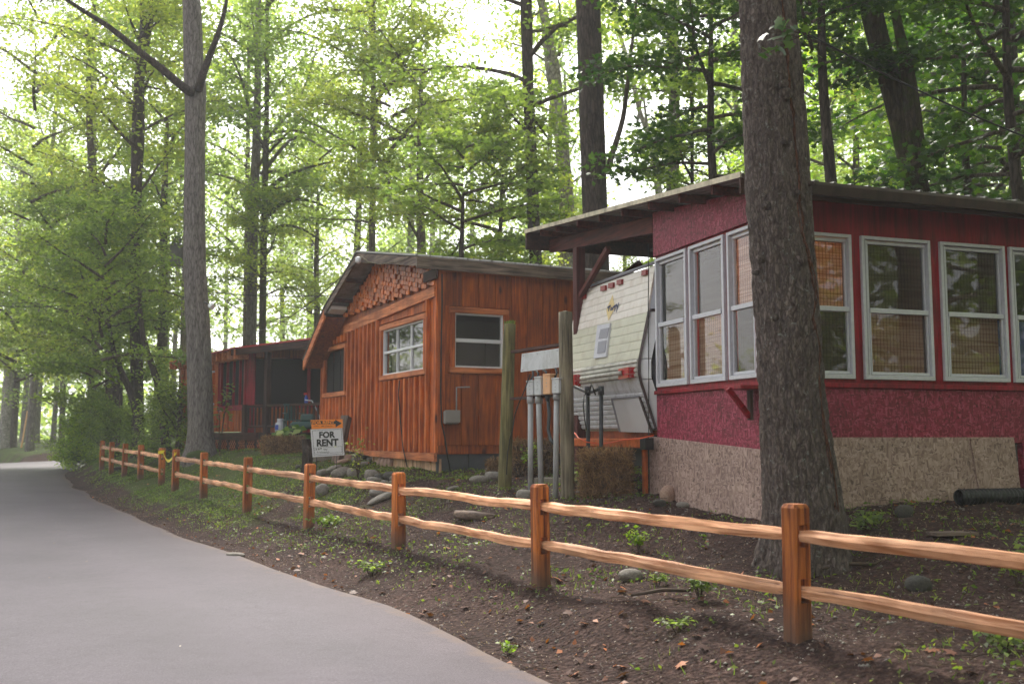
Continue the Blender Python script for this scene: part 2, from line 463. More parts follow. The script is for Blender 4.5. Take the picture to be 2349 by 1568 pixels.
def leafmat(name, c1, c2, c3, trans=0.5, rough=0.45):
    m = bpy.data.materials.new(name); m.use_nodes = True; nt = m.node_tree; nt.nodes.clear()
    out = nt.nodes.new('ShaderNodeOutputMaterial')
    g = nt.nodes.new('ShaderNodeNewGeometry')
    r = ramp(nt, g.outputs['Random Per Island'], [(0.0, c1), (0.55, c2), (1.0, c3)])
    nz = N(nt, 'ShaderNodeTexNoise', Scale=0.55, Detail=2.0); nt.links.new(coords(nt), nz.inputs['Vector'])
    r2 = ramp(nt, nz.outputs[0], [(0.35, (0.75, 0.8, 0.9, 1)), (0.65, (1.2, 1.15, 0.9, 1))])
    c = mixc(nt, 1.0, r.outputs[0], r2.outputs[0], 'MULTIPLY')
    d = N(nt, 'ShaderNodeBsdfPrincipled', Roughness=rough); d.inputs['Specular IOR Level'].default_value = 0.35
    nt.links.new(c, d.inputs['Base Color'])
    t = nt.nodes.new('ShaderNodeBsdfTranslucent')
    tc = mixc(nt, 1.0, c, (1.85, 2.05, 0.95, 1), 'MULTIPLY'); nt.links.new(tc, t.inputs[0])
    mx = nt.nodes.new('ShaderNodeMixShader'); mx.inputs[0].default_value = trans
    nt.links.new(d.outputs[0], mx.inputs[1]); nt.links.new(t.outputs[0], mx.inputs[2]); nt.links.new(mx.outputs[0], out.inputs[0])
    return m
def glass(name, tint=(1, 1, 1, 1), dust=0.0, gloss=0.12):
    m = bpy.data.materials.new(name); m.use_nodes = True; nt = m.node_tree; nt.nodes.clear()
    out = nt.nodes.new('ShaderNodeOutputMaterial')
    tr = nt.nodes.new('ShaderNodeBsdfTransparent'); tr.inputs[0].default_value = tint
    gl = nt.nodes.new('ShaderNodeBsdfGlossy'); gl.inputs['Roughness'].default_value = 0.02
    fr = nt.nodes.new('ShaderNodeFresnel'); fr.inputs[0].default_value = 1.62
    ad = nt.nodes.new('ShaderNodeMath'); ad.operation = 'ADD'; ad.inputs[1].default_value = gloss; ad.use_clamp = True
    ge = nt.nodes.new('ShaderNodeNewGeometry'); iv = nt.nodes.new('ShaderNodeMath'); iv.operation = 'SUBTRACT'; iv.inputs[0].default_value = 1.0; nt.links.new(ge.outputs['Backfacing'], iv.inputs[1])
    mf = nt.nodes.new('ShaderNodeMath'); mf.operation = 'MULTIPLY'; nt.links.new(fr.outputs[0], mf.inputs[0]); nt.links.new(iv.outputs[0], mf.inputs[1])
    nt.links.new(mf.outputs[0], ad.inputs[0])
    mx = nt.nodes.new('ShaderNodeMixShader'); nt.links.new(ad.outputs[0], mx.inputs[0]); nt.links.new(tr.outputs[0], mx.inputs[1]); nt.links.new(gl.outputs[0], mx.inputs[2])
    last = mx.outputs[0]
    if dust:
        df = nt.nodes.new('ShaderNodeBsdfDiffuse'); df.inputs[0].default_value = (0.5, 0.5, 0.48, 1)
        nz = N(nt, 'ShaderNodeTexNoise', Scale=3.0, Detail=6.0); nt.links.new(coords(nt), nz.inputs['Vector'])
        rr = ramp(nt, nz.outputs[0], [(0.35, (dust * .3,) * 3), (0.7, (dust * 1.5,) * 3)])
        m2 = nt.nodes.new('ShaderNodeMixShader'); nt.links.new(rr.outputs[0], m2.inputs[0]); nt.links.new(last, m2.inputs[1]); nt.links.new(df.outputs[0], m2.inputs[2]); last = m2.outputs[0]
    nt.links.new(last, out.inputs[0]); return m
def bamboo(name, k=1.0):
    m = bpy.data.materials.new(name); m.use_nodes = True; nt = m.node_tree; nt.nodes.clear()
    out = nt.nodes.new('ShaderNodeOutputMaterial')
    w = N(nt, 'ShaderNodeTexWave', Scale=34.0, Distortion=0.8, Detail=2.0); w.bands_direction = 'Z'; nt.links.new(coords(nt), w.inputs['Vector'])
    w2 = N(nt, 'ShaderNodeTexWave', Scale=7.5, Distortion=0.5, Detail=1.0); w2.bands_direction = 'X'; nt.links.new(coords(nt), w2.inputs['Vector'])
    n1 = N(nt, 'ShaderNodeTexNoise', Scale=1.0, Detail=5.0); nt.links.new(coords(nt, (1.5, 1.5, 60)), n1.inputs['Vector'])
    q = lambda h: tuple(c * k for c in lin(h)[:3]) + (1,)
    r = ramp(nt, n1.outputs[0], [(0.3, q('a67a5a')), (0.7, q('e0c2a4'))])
    r2 = ramp(nt, w.outputs[0], [(0.1, (0.55, 0.5, 0.5, 1)), (0.5, (1.05, 1.05, 1.05, 1))])
    c = mixc(nt, 0.6, r.outputs[0], r2.outputs[0], 'MULTIPLY')
    r3 = ramp(nt, w2.outputs[0], [(0.04, (0.35, 0.3, 0.3, 1)), (0.14, (1, 1, 1, 1))])
    c = mixc(nt, 0.8, c, r3.outputs[0], 'MULTIPLY')
    d = nt.nodes.new('ShaderNodeBsdfDiffuse'); t = nt.nodes.new('ShaderNodeBsdfTranslucent'); nt.links.new(c, d.inputs[0]); nt.links.new(c, t.inputs[0])
    mx = nt.nodes.new('ShaderNodeMixShader'); mx.inputs[0].default_value = 0.4; nt.links.new(d.outputs[0], mx.inputs[1]); nt.links.new(t.outputs[0], mx.inputs[2])
    nt.links.new(mx.outputs[0], out.inputs[0]); return m


M = {}
M['post'] = wood('fence post cedar', '783614', 'cc7834', 'z', 0.7, 1.0, 0.25, foot='5a463c')
M['rail'] = wood('split rail cedar', 'a66a42', 'eeb48c', 'x', 0.65, 1.0, 0.2)
M['postgrey'] = wood('weathered pole', '4d473e', '8d8470', 'z', 0.9, 0.9, 0.1)
M['polemoss'] = wood('mossy pole', '44442a', '7e7650', 'z', 0.9, 0.9, 0.1)
M['stain_z'] = wood('stained siding', '8c3c14', 'cc6c2c', 'z', 0.62, 0.5, 0.14, knots=True)
M['batten'] = wood('stained batten', '984418', 'd87a3c', 'z', 0.62, 0.5, 0.12)  # same stain as the planks, lightened to put shadow contrast into the colour
M['stain_x'] = wood('stained trim', 'a4542a', 'dc8a58', 'x', 0.62, 0.5, 0.1)
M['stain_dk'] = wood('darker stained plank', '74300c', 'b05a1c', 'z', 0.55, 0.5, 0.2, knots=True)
M['shingle'] = wood('stained shingle block', '964218', 'dc7e3c', 'z', 0.4, 0.5, 0.35)
M['greywood'] = wood('weathered fascia', '4a403c', '857468', 'x', 0.8, 0.6, 0.12)
M['darkwood'] = wood('dark brown timber', '2a1814', '4e2e26', 'x', 0.7, 0.5, 0.15)
M['darkwood_z'] = wood('dark brown upright timber', '2a1a18', '4a3430', 'z', 0.7, 0.5, 0.15)
M['redbrown'] = wood('red brown rafter', '3e1a16', '6e302a', 'x', 0.7, 0.5, 0.12)
M['redbrown_z'] = wood('red brown post', '3c1c1a', '643434', 'z', 0.7, 0.6, 0.12)
M['redtrim'] = wood('red painted trim', '6e0818', '9c1028', 'z', 0.5, 0.3, 0.06, wear=None)
M['redosb'] = osb('red painted strand board', '6c0c24', '88183a', 'a8485e')
M['rawosb'] = osb('raw strand board', '866c64', 'a48a80', 'b89e94')
M['palewood'] = wood('pale skirt board', 'a88468', 'd8b494', 'z', 0.7, 0.4, 0.1)
M['alu'] = plain('window aluminium', 'c4c4cc', 0.4, 0.0, 0.12, 20)
M['alu_dk'] = plain('window track', '8a8a94', 0.4, 0.0, 0.1, 20)
M['white'] = plain('white vinyl', 'dcdce0', 0.45, 0, 0.06, 10)
M['glass'] = glass('window glass', (0.94, 0.95, 0.95, 1), 0.03, 0.0)
M['glassdk'] = glass('shaded window glass', (0.85, 0.85, 0.85, 1), 0.015, 0.0)  # darker copy of the window glass, shade put into the tint
M['screen'] = plain('insect screen', '0b090a', 0.9, 0, 0.2, 30)
M['dark'] = plain('dark interior', '0a0808', 0.9, 0, 0.1)  # near black, unlit room darkness put into the colour
M['curtain'] = plain('grey curtain', '8c8680', 0.9, 0, 0.2, 4)
M['bamboo'] = bamboo('bamboo blind')
M['bamboo_dk'] = bamboo('bamboo blind painted dim', .22)  # same blind darkened; dimming by an unmodelled screen put into the colour
M['metalroof'] = plain('galvanised roof sheet', '8c8a86', 0.5, 0.3, 0.3, 5, dirt='5a4c44')
M['roofedge'] = plain('roof sheet edge', 'c8bca4', 0.6, 0.1, 0.3, 14, dirt='6e6048')
M['redroof'] = plain('red metal roof', 'a0121e', 0.45, 0.1, 0.15, 6)
M['gutter'] = plain('brown gutter', '42332c', 0.5, 0.2, 0.25, 6, dirt='1c1714')
M['twhite'] = plain('trailer white siding', 'e4dcd4', 0.4, 0, 0.08, 5, dirt='c4b4a6')
M['tgreen'] = plain('trailer pale green siding', 'c8c6b2', 0.4, 0, 0.08, 5, dirt='b0a690')
M['tivory'] = plain('trailer ribbed siding', 'c8c6bc', 0.4, 0, 0.12, 6, dirt='77706a')
M['tlow'] = plain('trailer lower siding', 'd0d0d6', 0.35, 0.0, 0.12, 6, dirt='8e8a88')
M['tdoor'] = plain('trailer hatch', 'd2d2d6', 0.35, 0, 0.05, 6)
M['beige'] = plain('panel joint', 'b4aa9c', 0.7, 0, 0.1)
M['seam'] = plain('dark seam', '3a2a2a', 0.7, 0, 0.1)
M['redlens'] = plain('red lens', 'b01424', 0.25, 0, 0.1, 20)
M['reddull'] = plain('faded red marker', '8c2c2c', 0.4, 0, 0.2, 20)
M['rust'] = plain('rusty steel', 'a8512a', 0.8, 0.2, 0.45, 9, 0.4, dirt='5a2412')
M['rustbright'] = plain('orange rust', 'b85a20', 0.85, 0.1, 0.4, 12, 0.4)
M['yellowmark'] = plain('faded yellow decal', 'd8c08a', 0.6, 0, 0.1)
M['bluemark'] = plain('navy lettering', '1e2a5c', 0.5, 0, 0.05)
M['pvc'] = plain('grey conduit', 'a6a6aa', 0.5, 0, 0.15, 9, dirt='7a7870')
M['galv'] = plain('dark galvanised pipe', '3e4042', 0.5, 0.5, 0.2, 9)
M['meterbox'] = plain('grey white meter box', 'c2c4c8', 0.5, 0, 0.12, 14, dirt='90908c')
M['boxorange'] = plain('faded orange box', 'd8a67c', 0.6, 0, 0.1, 14)
M['elecbox'] = plain('grey utility box', '8e8884', 0.6, 0, 0.06, 8)
M['black'] = plain('black plastic', '101012', 0.5, 0, 0.1)
M['cable'] = plain('black cable', '141212', 0.6, 0, 0.1)
M['cordorange'] = plain('orange cord', 'd8501c', 0.5, 0, 0.05)
M['signwhite'] = plain('sign board white', 'd6d6dc', 0.5, 0, 0.03)
M['signorange'] = plain('sign board orange', 'f08a1c', 0.5, 0, 0.03)
M['signblack'] = plain('sign print black', '0c0c10', 0.5, 0, 0.03)
M['tape'] = plain('yellow tape', 'e8d020', 0.5, 0, 0.08)
M['concrete'] = plain('concrete', '8e867a', 0.9, 0, 0.25, 14, 0.5)
M['greyskirt'] = plain('grey skirt board', '4a4c50', 0.7, 0, 0.2, 5)
M['straw_core'] = plain('straw bale core', '3a2a20', 0.95, 0, 0.4, 20, 0.6)
M['straw'] = leafmat('straw', lin('4c3626'), lin('7a5c44'), lin('a08062'), 0.1, 0.7)
M['tarp'] = plain('grey grill cover', '6c6870', 0.6, 0, 0.15, 6, 0.3)
M['tankwhite'] = plain('white tank paint', 'b0b0b6', 0.4, 0, 0.05)
M['blue'] = plain('blue label', '2040a0', 0.4, 0, 0.05)
M['teal'] = plain('dark green plastic', '16403e', 0.4, 0, 0.1)
M['bark_dark'] = bark('dark furrowed bark', '2c2522', '5c504a', (10, 10, 2.0))
M['bark_brown'] = bark('brown bark', '3c322e', '74665c', (9, 9, 2.2), lichen=None)
M['bark_grey'] = bark('grey bark', '544c4a', '928a86', (14, 14, 2.2), bmp=0.8)
M['bark_pale'] = bark('pale mottled bark', '6a6460', 'b8b0a8', (7, 7, 4.0), bmp=0.5)
M['bark_near'] = bark('scaly bark', '463c3b', '84766f', (24, 24, 9.0), lichen='989a94', bmp=1.0, dist=0.025, cell=.45, warp=3.0)
M['bark_moss'] = bark('bark with moss', '2c2620', '5c5040', (10, 10, 2.0), moss='33400f')
M['vine'] = bark('reddish vine', '4a3026', '7e5644', (30, 30, 8))
M['moss'] = plain('moss', '3c4a18', 0.95, 0, 0.5, 30, 0.8)
M['leaf_mid'] = leafmat('mid green leaves', (0.09, 0.125, 0.045, 1), (0.15, 0.20, 0.065, 1), (0.23, 0.275, 0.09, 1), .64)
M['leaf_yel'] = leafmat('yellow green leaves', (0.14, 0.175, 0.055, 1), (0.21, 0.245, 0.075, 1), (0.31, 0.31, 0.10, 1), 0.64)
M['leaf_dark'] = leafmat('dark green leaves', (0.018, 0.045, 0.010, 1), (0.035, 0.075, 0.014, 1), (0.065, 0.11, 0.018, 1), 0.45)
M['leaf_far'] = leafmat('far leaves', (0.16, 0.21, 0.10, 1), (0.23, 0.28, 0.13, 1), (0.31, 0.35, 0.17, 1), 0.6)  # paled so the colour carries part of the distance haze
M['leaf_lime'] = leafmat('lime green leaves', (0.12, 0.2, 0.02, 1), (0.19, 0.28, 0.03, 1), (0.3, 0.34, 0.05, 1), 0.55)
M['grassmat'] = leafmat('ground cover', (0.06, 0.105, 0.018, 1), (0.12, 0.18, 0.03, 1), (0.21, 0.25, 0.045, 1), 0.4)
M['litter'] = leafmat('fallen leaves', lin('3c2620'), lin('6e4434'), lin('b0683c'), 0.15, 0.6)
M['litterpale'] = leafmat('pale litter', lin('5e4c44'), lin('8c7468'), lin('b8a89c'), 0.1, 0.7)
M['twig'] = plain('twig', '4a3a30', 0.9, 0, 0.3, 20)
M['hosta'] = leafmat('variegated leaves', (0.05, 0.12, 0.03, 1), (0.12, 0.2, 0.06, 1), (0.5, 0.55, 0.3, 1), 0.3)

def ground_mat():
    m, nt, b, _ = new_mat('dark soil')
    co = coords(nt, rand=False)
    n1 = N(nt, 'ShaderNodeTexNoise', Scale=0.7, Detail=5.0); nt.links.new(co, n1.inputs['Vector'])
    n2 = N(nt, 'ShaderNodeTexNoise', Scale=22.0, Detail=10.0, Roughness=0.75); nt.links.new(co, n2.inputs['Vector'])
    v = N(nt, 'ShaderNodeTexVoronoi', Scale=30.0); nt.links.new(co, v.inputs['Vector'])
    r = ramp(nt, n2.outputs[0], [(0.30, lin('1c1413')), (0.5, lin('392a27')), (0.72, lin('6a5650'))])
    r1 = ramp(nt, n1.outputs[0], [(0.35, (0.8, 0.76, 0.74, 1)), (0.65, (1.3, 1.25, 1.2, 1))])
    c = mixc(nt, 1.0, r.outputs[0], r1.outputs[0], 'MULTIPLY')
    n3 = N(nt, 'ShaderNodeTexNoise', Scale=0.5, Detail=8.0, Roughness=0.7); nt.links.new(co, n3.inputs['Vector'])
    at = nt.nodes.new('ShaderNodeAttribute'); at.attribute_name = 'green'
    ad = nt.nodes.new('ShaderNodeMath'); ad.operation = 'ADD'; nt.links.new(n3.outputs[0], ad.inputs[0]); nt.links.new(at.outputs['Fac'], ad.inputs[1])
    g = ramp(nt, ad.outputs[0], [(0.85, (0, 0, 0, 1)), (1.1, (1, 1, 1, 1))])
    gc = ramp(nt, n2.outputs[0], [(0.35, (0.03, 0.045, 0.012, 1)), (0.65, (0.1, 0.13, 0.03, 1))])
    c = mixc(nt, g.outputs[0], c, gc.outputs[0])
    nt.links.new(c, b.inputs['Base Color']); b.inputs['Roughness'].default_value = 0.95; b.inputs['Specular IOR Level'].default_value = 0.15
    mx = nt.nodes.new('ShaderNodeMath'); mx.operation = 'ADD'; nt.links.new(n2.outputs[0], mx.inputs[0]); nt.links.new(v.outputs['Distance'], mx.inputs[1])
    bump(nt, b, mx.outputs[0], 0.03, 0.9)
    return m
def road_mat():
    m, nt, b, _ = new_mat('asphalt')
    co = coords(nt, rand=False)
    n1 = N(nt, 'ShaderNodeTexNoise', Scale=70.0, Detail=7.0, Roughness=0.85); nt.links.new(co, n1.inputs['Vector'])
    n2 = N(nt, 'ShaderNodeTexNoise', Scale=0.6, Detail=5.0, Roughness=0.6); nt.links.new(co, n2.inputs['Vector'])
    n5 = N(nt, 'ShaderNodeTexNoise', Scale=7.0, Detail=6.0, Roughness=0.7); nt.links.new(co, n5.inputs['Vector'])
    at = nt.nodes.new('ShaderNodeAttribute'); at.attribute_name = 'across'
    c = ramp(nt, n1.outputs[0], [(0.30, (0.028, 0.021, 0.030, 1)), (0.55, (0.070, 0.056, 0.073, 1)), (0.75, (0.17, 0.145, 0.175, 1))]).outputs[0]
    r2 = ramp(nt, n2.outputs[0], [(0.35, (0.86, 0.86, 0.86, 1)), (0.65, (1.14, 1.13, 1.13, 1))])
    c = mixc(nt, 1.0, c, r2.outputs[0], 'MULTIPLY')
    r5 = ramp(nt, n5.outputs[0], [(0.32, (0.82, 0.8, 0.8, 1)), (0.5, (1, 1, 1, 1))])
    c = mixc(nt, 0.9, c, r5.outputs[0], 'MULTIPLY')
    tr = ramp(nt, at.outputs['Fac'], [(0.0, (1.15, 1.06, 1.0, 1)), (0.06, (1.1, 1.05, 1.02, 1)), (0.16, (1.0, 1.0, 1.0, 1)), (0.25, (1.1, 1.1, 1.1, 1)), (0.36, (0.94, 0.94, 0.94, 1)), (0.5, (1.02, 1.02, 1.02, 1)), (0.6, (0.92, 0.92, 0.92, 1)), (0.8, (1.06, 1.06, 1.06, 1))])
    c = mixc(nt, 1.0, c, tr.outputs[0], 'MULTIPLY')
    # soil washed on to the edge
    n6 = N(nt, 'ShaderNodeTexNoise', Scale=3.0, Detail=8.0, Roughness=0.7); nt.links.new(co, n6.inputs['Vector'])
    mu = nt.nodes.new('ShaderNodeMath'); mu.operation = 'MULTIPLY_ADD'; mu.inputs[1].default_value = -9.0; nt.links.new(at.outputs['Fac'], mu.inputs[0]); nt.links.new(n6.outputs[0], mu.inputs[2])
    e = ramp(nt, mu.outputs[0], [(0.30, (0, 0, 0, 1)), (0.55, (1, 1, 1, 1))])
    c = mixc(nt, e.outputs[0], c, lin('5c4a44'))
    nt.links.new(c, b.inputs['Base Color']); b.inputs['Roughness'].default_value = 0.7; b.inputs['Specular IOR Level'].default_value = 0.3
    bump(nt, b, n1.outputs[0], 0.008, 0.8)
    return m
M['ground'] = ground_mat(); M['road'] = road_mat()
def rockmat(name, a, bcol):
    m, nt, b, _ = new_mat(name)
    n1 = N(nt, 'ShaderNodeTexNoise', Scale=5.0, Detail=9.0, Roughness=0.65); nt.links.new(coords(nt), n1.inputs['Vector'])
    r = ramp(nt, n1.outputs[0], [(0.3, lin(a)), (0.7, lin(bcol))]); nt.links.new(r.outputs[0], b.inputs['Base Color'])
    b.inputs['Roughness'].default_value = 0.85; bump(nt, b, n1.outputs[0], 0.02, 0.5); return m
M['rock'] = rockmat('river stone', '5c5650', '908880'); M['rockdk'] = rockmat('dark stone', '2e2c2a', '54504a'); M['rockpink'] = rockmat('tan stone', '86685a', 'b09484')

# ------------------------------------------------------------------ ground and road
def lines(*segs):
    out = []
    for a, b, st in segs:
        n = max(1, int(round((b - a) / st))); out += [a + (b - a) * k / n for k in range(n)]
    out.append(segs[-1][1]); return np.array(out)
sg = lines((-420, -60, 30), (-60, -9, 3), (-9, 10, .10), (10, 32, .22), (32, 60, .8), (60, 110, 3), (110, 480, 40))
pg = lines((-420, -60, 30), (-60, -9, 3), (-9, -3, .5), (-3, 6, .10), (6, 16, .5), (16, 60, 2.5), (60, 420, 40))
SS, PP = np.meshgrid(sg, pg, indexing='ij')
GX, GY = from_sp(SS, PP)
GZ = Hn(GX, GY)
def green_amt(x, y):
    s, p = to_sp(x, y)
    a = np.interp(s, [-10, 3, 8, 13, 20, 30], [0.0, 0.1, 0.28, 0.45, 0.55, 0.5])
    rd = road_dist(x, y) - WROAD / 2
    a = a * np.clip((rd - 0.45) / 0.4, 0, 1)
    return np.where(p < -3, 0.35, a)
GREEN = green_amt(GX, GY)
ns, npp = len(sg), len(pg)
idx = np.arange(ns * npp).reshape(ns, npp)
Fg = np.stack([idx[:-1, :-1], idx[:-1, 1:], idx[1:, 1:], idx[1:, :-1]], -1).reshape(-1, 4)
Vg = np.stack([GX.ravel(), GY.ravel(), GZ.ravel()], 1)
gm = fast_mesh('ground', Vg, Fg, [M['ground']], smooth=True)
att = gm.attributes.new('green', 'FLOAT', 'POINT'); att.data.foreach_set('value', GREEN.ravel().astype(np.float32))
g = place('ground', gm); tag(g, kind='structure')
if g.data.polygons[0].normal.z < 0: g.data.flip_normals()
# road strip
cols = 25
RV = []; AC = []
for i, (e, l) in enumerate(zip(EDGE, _left)):
    wob = float(vnoise(i * 0.23, 5.1)) * 0.16 + float(vnoise(i * 0.9, 2.1)) * 0.07
    for k in range(cols):
        f = k / (cols - 1)
        q = e + l * (WROAD * f + wob * (1 - f) ** 4)
        crown = 0.03 * (1 - (2 * f - 1) ** 2)
        RV.append((q[0], q[1], float(zroad(q[1])) + 0.004 + crown)); AC.append(f)
ii = np.arange(len(EDGE) * cols).reshape(len(EDGE), cols)
RF = np.stack([ii[:-1, :-1], ii[1:, :-1], ii[1:, 1:], ii[:-1, 1:]], -1).reshape(-1, 4)
rm = fast_mesh('road', RV, RF, [M['road']], smooth=True)
att = rm.attributes.new('across', 'FLOAT', 'POINT'); att.data.foreach_set('value', np.array(AC, np.float32))
ro = place('road', rm); tag(ro, kind='structure')
if rm.polygons[0].normal.z < 0: rm.flip_normals()

# ------------------------------------------------------------------ red sunroom cabin (right)
A_R = math.atan2(769.0, math.hypot(F_PX, 214))          # its left wall runs this far left of straight ahead
D1 = (-math.sin(A_R), math.cos(A_R)); D2 = (math.cos(A_R), math.sin(A_R))
CR = at_depth(1750, 998, 9.8)
FL = Face(CR.x, CR.y, D1[0], D1[1], 1)
FR = Face(CR.x, CR.y, D2[0], D2[1], -1)
assert FL.out.y < 0 and FR.out.y < 0
cab = thing('red_cabin', (CR.x, CR.y, H(CR.x, CR.y)), 'dark red cabin with rows of aluminium windows and bare strand board skirt', 'cabin')
ZB, ZS, ZT = 1.58, 2.13, 3.72      # top of the raw skirt, sill, window head
LEN_L = FL.uz(1506, 900)[0]
def roofz(u): return 4.08 + 0.107 * (u + 0.35)

def sash_window(face, u0, u1, z0, z1, parent, side, blinds, name='window', frame='alu', gl='glass', nn=0.0):
    """double hung aluminium window: stepped tracks on one side, two panes, meeting rail, blind and dark room behind"""
    w = face.box(name, u0, u1, z0 - 0.0, z0 + 0.045, nn - 0.06, nn + 0.025, M[frame], parent)     # bottom rail carries the rest
    mid = z0 + (z1 - z0) * 0.48
    def B(nm, a, b, c, d, n0, n1, m=frame): return face.box(nm, a, b, c, d, n0, n1, M[m], w, 0.003)
    B('frame', u0, u0 + .035, z0 + .045, z1, nn - .06, nn + .025); B('frame', u1 - .035, u1, z0 + .045, z1, nn - .06, nn + .025)
    B('frame', u0 + .035, u1 - .035, z1 - .035, z1, nn - .06, nn + .025)
    ts = (u0 + .035, 1) if side < 0 else (u1 - .035, -1)
    for k in range(2):
        a = ts[0] + ts[1] * (k * .03); B('track', a, a + ts[1] * .022, z0 + .045, z1 - .035, nn - .055, nn + .012 - .014 * k, 'alu' if k else 'alu_dk')
    ua, ub = (u0 + .095, u1 - .04) if side < 0 else (u0 + .04, u1 - .095)
    B('sash', ua, ub, mid - .025, mid + .025, nn - .045, nn + .008)
    B('sash', ua, ub, z0 + .05, z0 + .08, nn - .045, nn - .004); B('sash', ua, ub, z1 - .075, z1 - .04, nn - .05, nn - .015)
    for (a, b, c, d, dn) in ((ua, ub, z0 + .08, mid - .025, 0), (ua, ub, mid + .025, z1 - .075, -.018)):
        B('sash', a, a + .018, c, d, nn - .045 + dn, nn - .006 + dn); B('sash', b - .018, b, c, d, nn - .045 + dn, nn - .006 + dn)
        face.box('pane', a + .018, b - .018, c, d, nn - .027 + dn, nn - .023 + dn, M[gl], w, 0)
    for (c, d, mt) in blinds:
        zz0 = z0 + (z1 - z0) * c; zz1 = z0 + (z1 - z0) * d
        face.box('blind' if mt.startswith('bamboo') else 'curtain', u0 + .05, u1 - .05, zz0, zz1, nn - .082, nn - .078, M[mt], w, 0)
    return w
# windows on the left wall
LW = []
for (xa, xb) in ((1508, 1579), (1586, 1667), (1675, 1752)):
    ua = FL.uz(xa, 800)[0]; ub = FL.uz(xb, 800)[0]; LW.append((ub, ua))
RW = []
for (xa, xb) in ((1790, 1958), (1981, 2140), (2163, 2312), (2323, 2480), (2500, 2690)):
    RW.append((FR.uz(xa, 800)[0], FR.uz(xb, 800)[0]))
LW[2] = (0.02, LW[2][1])
pl = [((0.0, .93, 'bamboo'),), ((0.0, .52, 'bamboo'),), ((0.0, .42, 'bamboo'),)]
for i, (a, b) in enumerate(LW):
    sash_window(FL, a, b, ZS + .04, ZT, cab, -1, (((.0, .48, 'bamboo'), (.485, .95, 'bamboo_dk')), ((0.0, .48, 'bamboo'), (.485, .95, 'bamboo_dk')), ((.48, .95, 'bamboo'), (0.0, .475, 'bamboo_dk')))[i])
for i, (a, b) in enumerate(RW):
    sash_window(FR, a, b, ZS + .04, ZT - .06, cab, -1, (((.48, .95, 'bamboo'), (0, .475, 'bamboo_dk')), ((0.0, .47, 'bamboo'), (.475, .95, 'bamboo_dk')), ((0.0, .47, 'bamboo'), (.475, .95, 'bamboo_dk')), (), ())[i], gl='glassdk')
# walls round the windows
ztopL = roofz(0)
FL.holes('wall_frame', 0.0, LEN_L, ZS, ZT + .03, [(a, b, ZS + .04, ZT) for a, b in LW], -.10, -.012, M['redtrim'], cab)
FR.holes('wall_frame', 0.0, 6.0, ZS, ztopL + .02, [(a, b, ZS + .04, ZT - .06) for a, b in RW], -.10, -.012, M['redtrim'], cab)
FL.poly('header_board', [(-.012, ZT + .033), (LEN_L, ZT + .033), (LEN_L, roofz(LEN_L) - .06), (-.012, roofz(0) - .06)], -.1, .02, M['redosb'], cab)
FL.box('sill', -.03, LEN_L, ZS - .045, ZS, -.05, .035, M['redtrim'], cab)
FR.box('sill', -.03, 6.0, ZS - .05, ZS, -.05, .035, M['redtrim'], cab)
FL.poly('wall_panel', [(0.0, 1.30), (1.25, 1.40), (1.25, ZS - .05), (0.0, ZS - .05)], -.08, 0.0, M['redosb'], cab)
FL.poly('wall_panel', [(1.253, 1.40), (LEN_L, 1.45), (LEN_L, ZS - .05), (1.253, ZS - .05)], -.08, -.003, M['redosb'], cab)
FR.box('wall_panel', .003, 2.44, ZB - .06, ZS - .053, -.08, 0.0, M['redosb'], cab)
FR.box('wall_panel', 2.445, 4.88, ZB - .06, ZS - .053, -.08, -.002, M['redosb'], cab)
FR.box('wall_panel', 4.885, 6.0, ZB - .06, ZS - .053, -.08, 0.0, M['redosb'], cab)
# raw strand board skirt, slightly proud; its upper edge slopes on the left wall
uL, zL = FL.uz(1487, 1000, .03); u0_, z0_ = FL.uz(1757, 1031, .03)
FL.poly('skirt_panel', [(0.0, .4), (1.2, .5), (1.2, zL - (zL - z0_) * (1 - 1.2 / uL)), (0.0, z0_)], .004, .022, M['rawosb'], cab)
FL.poly('skirt_panel', [(1.204, .5), (uL, .6), (uL, zL), (1.204, zL - (zL - z0_) * (1 - 1.204 / uL))], .002, .020, M['rawosb'], cab)
uk = FR.uz(2325, 1060)[0]
FR.poly('skirt_panel', [(-.02, .4), (2.40, .5), (2.40, ZB), (-.02, ZB)], .004, .022, M['rawosb'], cab)
FR.poly('skirt_panel', [(2.404, .5), (uk + .12, .5), (uk, ZB), (2.404, ZB)], .002, .020, M['rawosb'], cab)
ha = [FR.uz(*q, .03) for q in ((2226, 1006), (2284, 1006), (2307, 1123), (2246, 1127))]
FR.poly('access_panel', ha, .022, .036, M['rawosb'], cab)
FR.box('corner_board', uk + .14, 6.0, .5, ZB - .06, -.08, 0.0, M['redosb'], cab)
FR.box('corner_board', -.03, .07, ZS, ztopL - .02, -.01, .012, M['redtrim'], cab)
# inside of the room: floor, back wall, ceiling
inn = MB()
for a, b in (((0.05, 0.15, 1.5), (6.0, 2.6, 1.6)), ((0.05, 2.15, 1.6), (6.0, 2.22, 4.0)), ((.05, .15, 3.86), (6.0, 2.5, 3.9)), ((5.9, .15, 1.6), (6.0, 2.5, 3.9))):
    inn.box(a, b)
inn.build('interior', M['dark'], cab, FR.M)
lp = thing('table_lamp', FR.P(.70, 3.05, -.75), 'small lit lamp glowing orange behind the blinds of the cabin window beside the big tree', 'lamp')
mlamp = bpy.data.materials.new('lamp shade glow'); mlamp.use_nodes = True; _n = mlamp.node_tree.nodes; _n.clear()
_e = _n.new('ShaderNodeEmission'); _e.inputs[0].default_value = (1.0, 0.42, 0.10, 1); _e.inputs[1].default_value = 26.0
_o = _n.new('ShaderNodeOutputMaterial'); mlamp.node_tree.links.new(_e.outputs[0], _o.inputs[0])
base = FR.P(.70, 3.05, -.75)
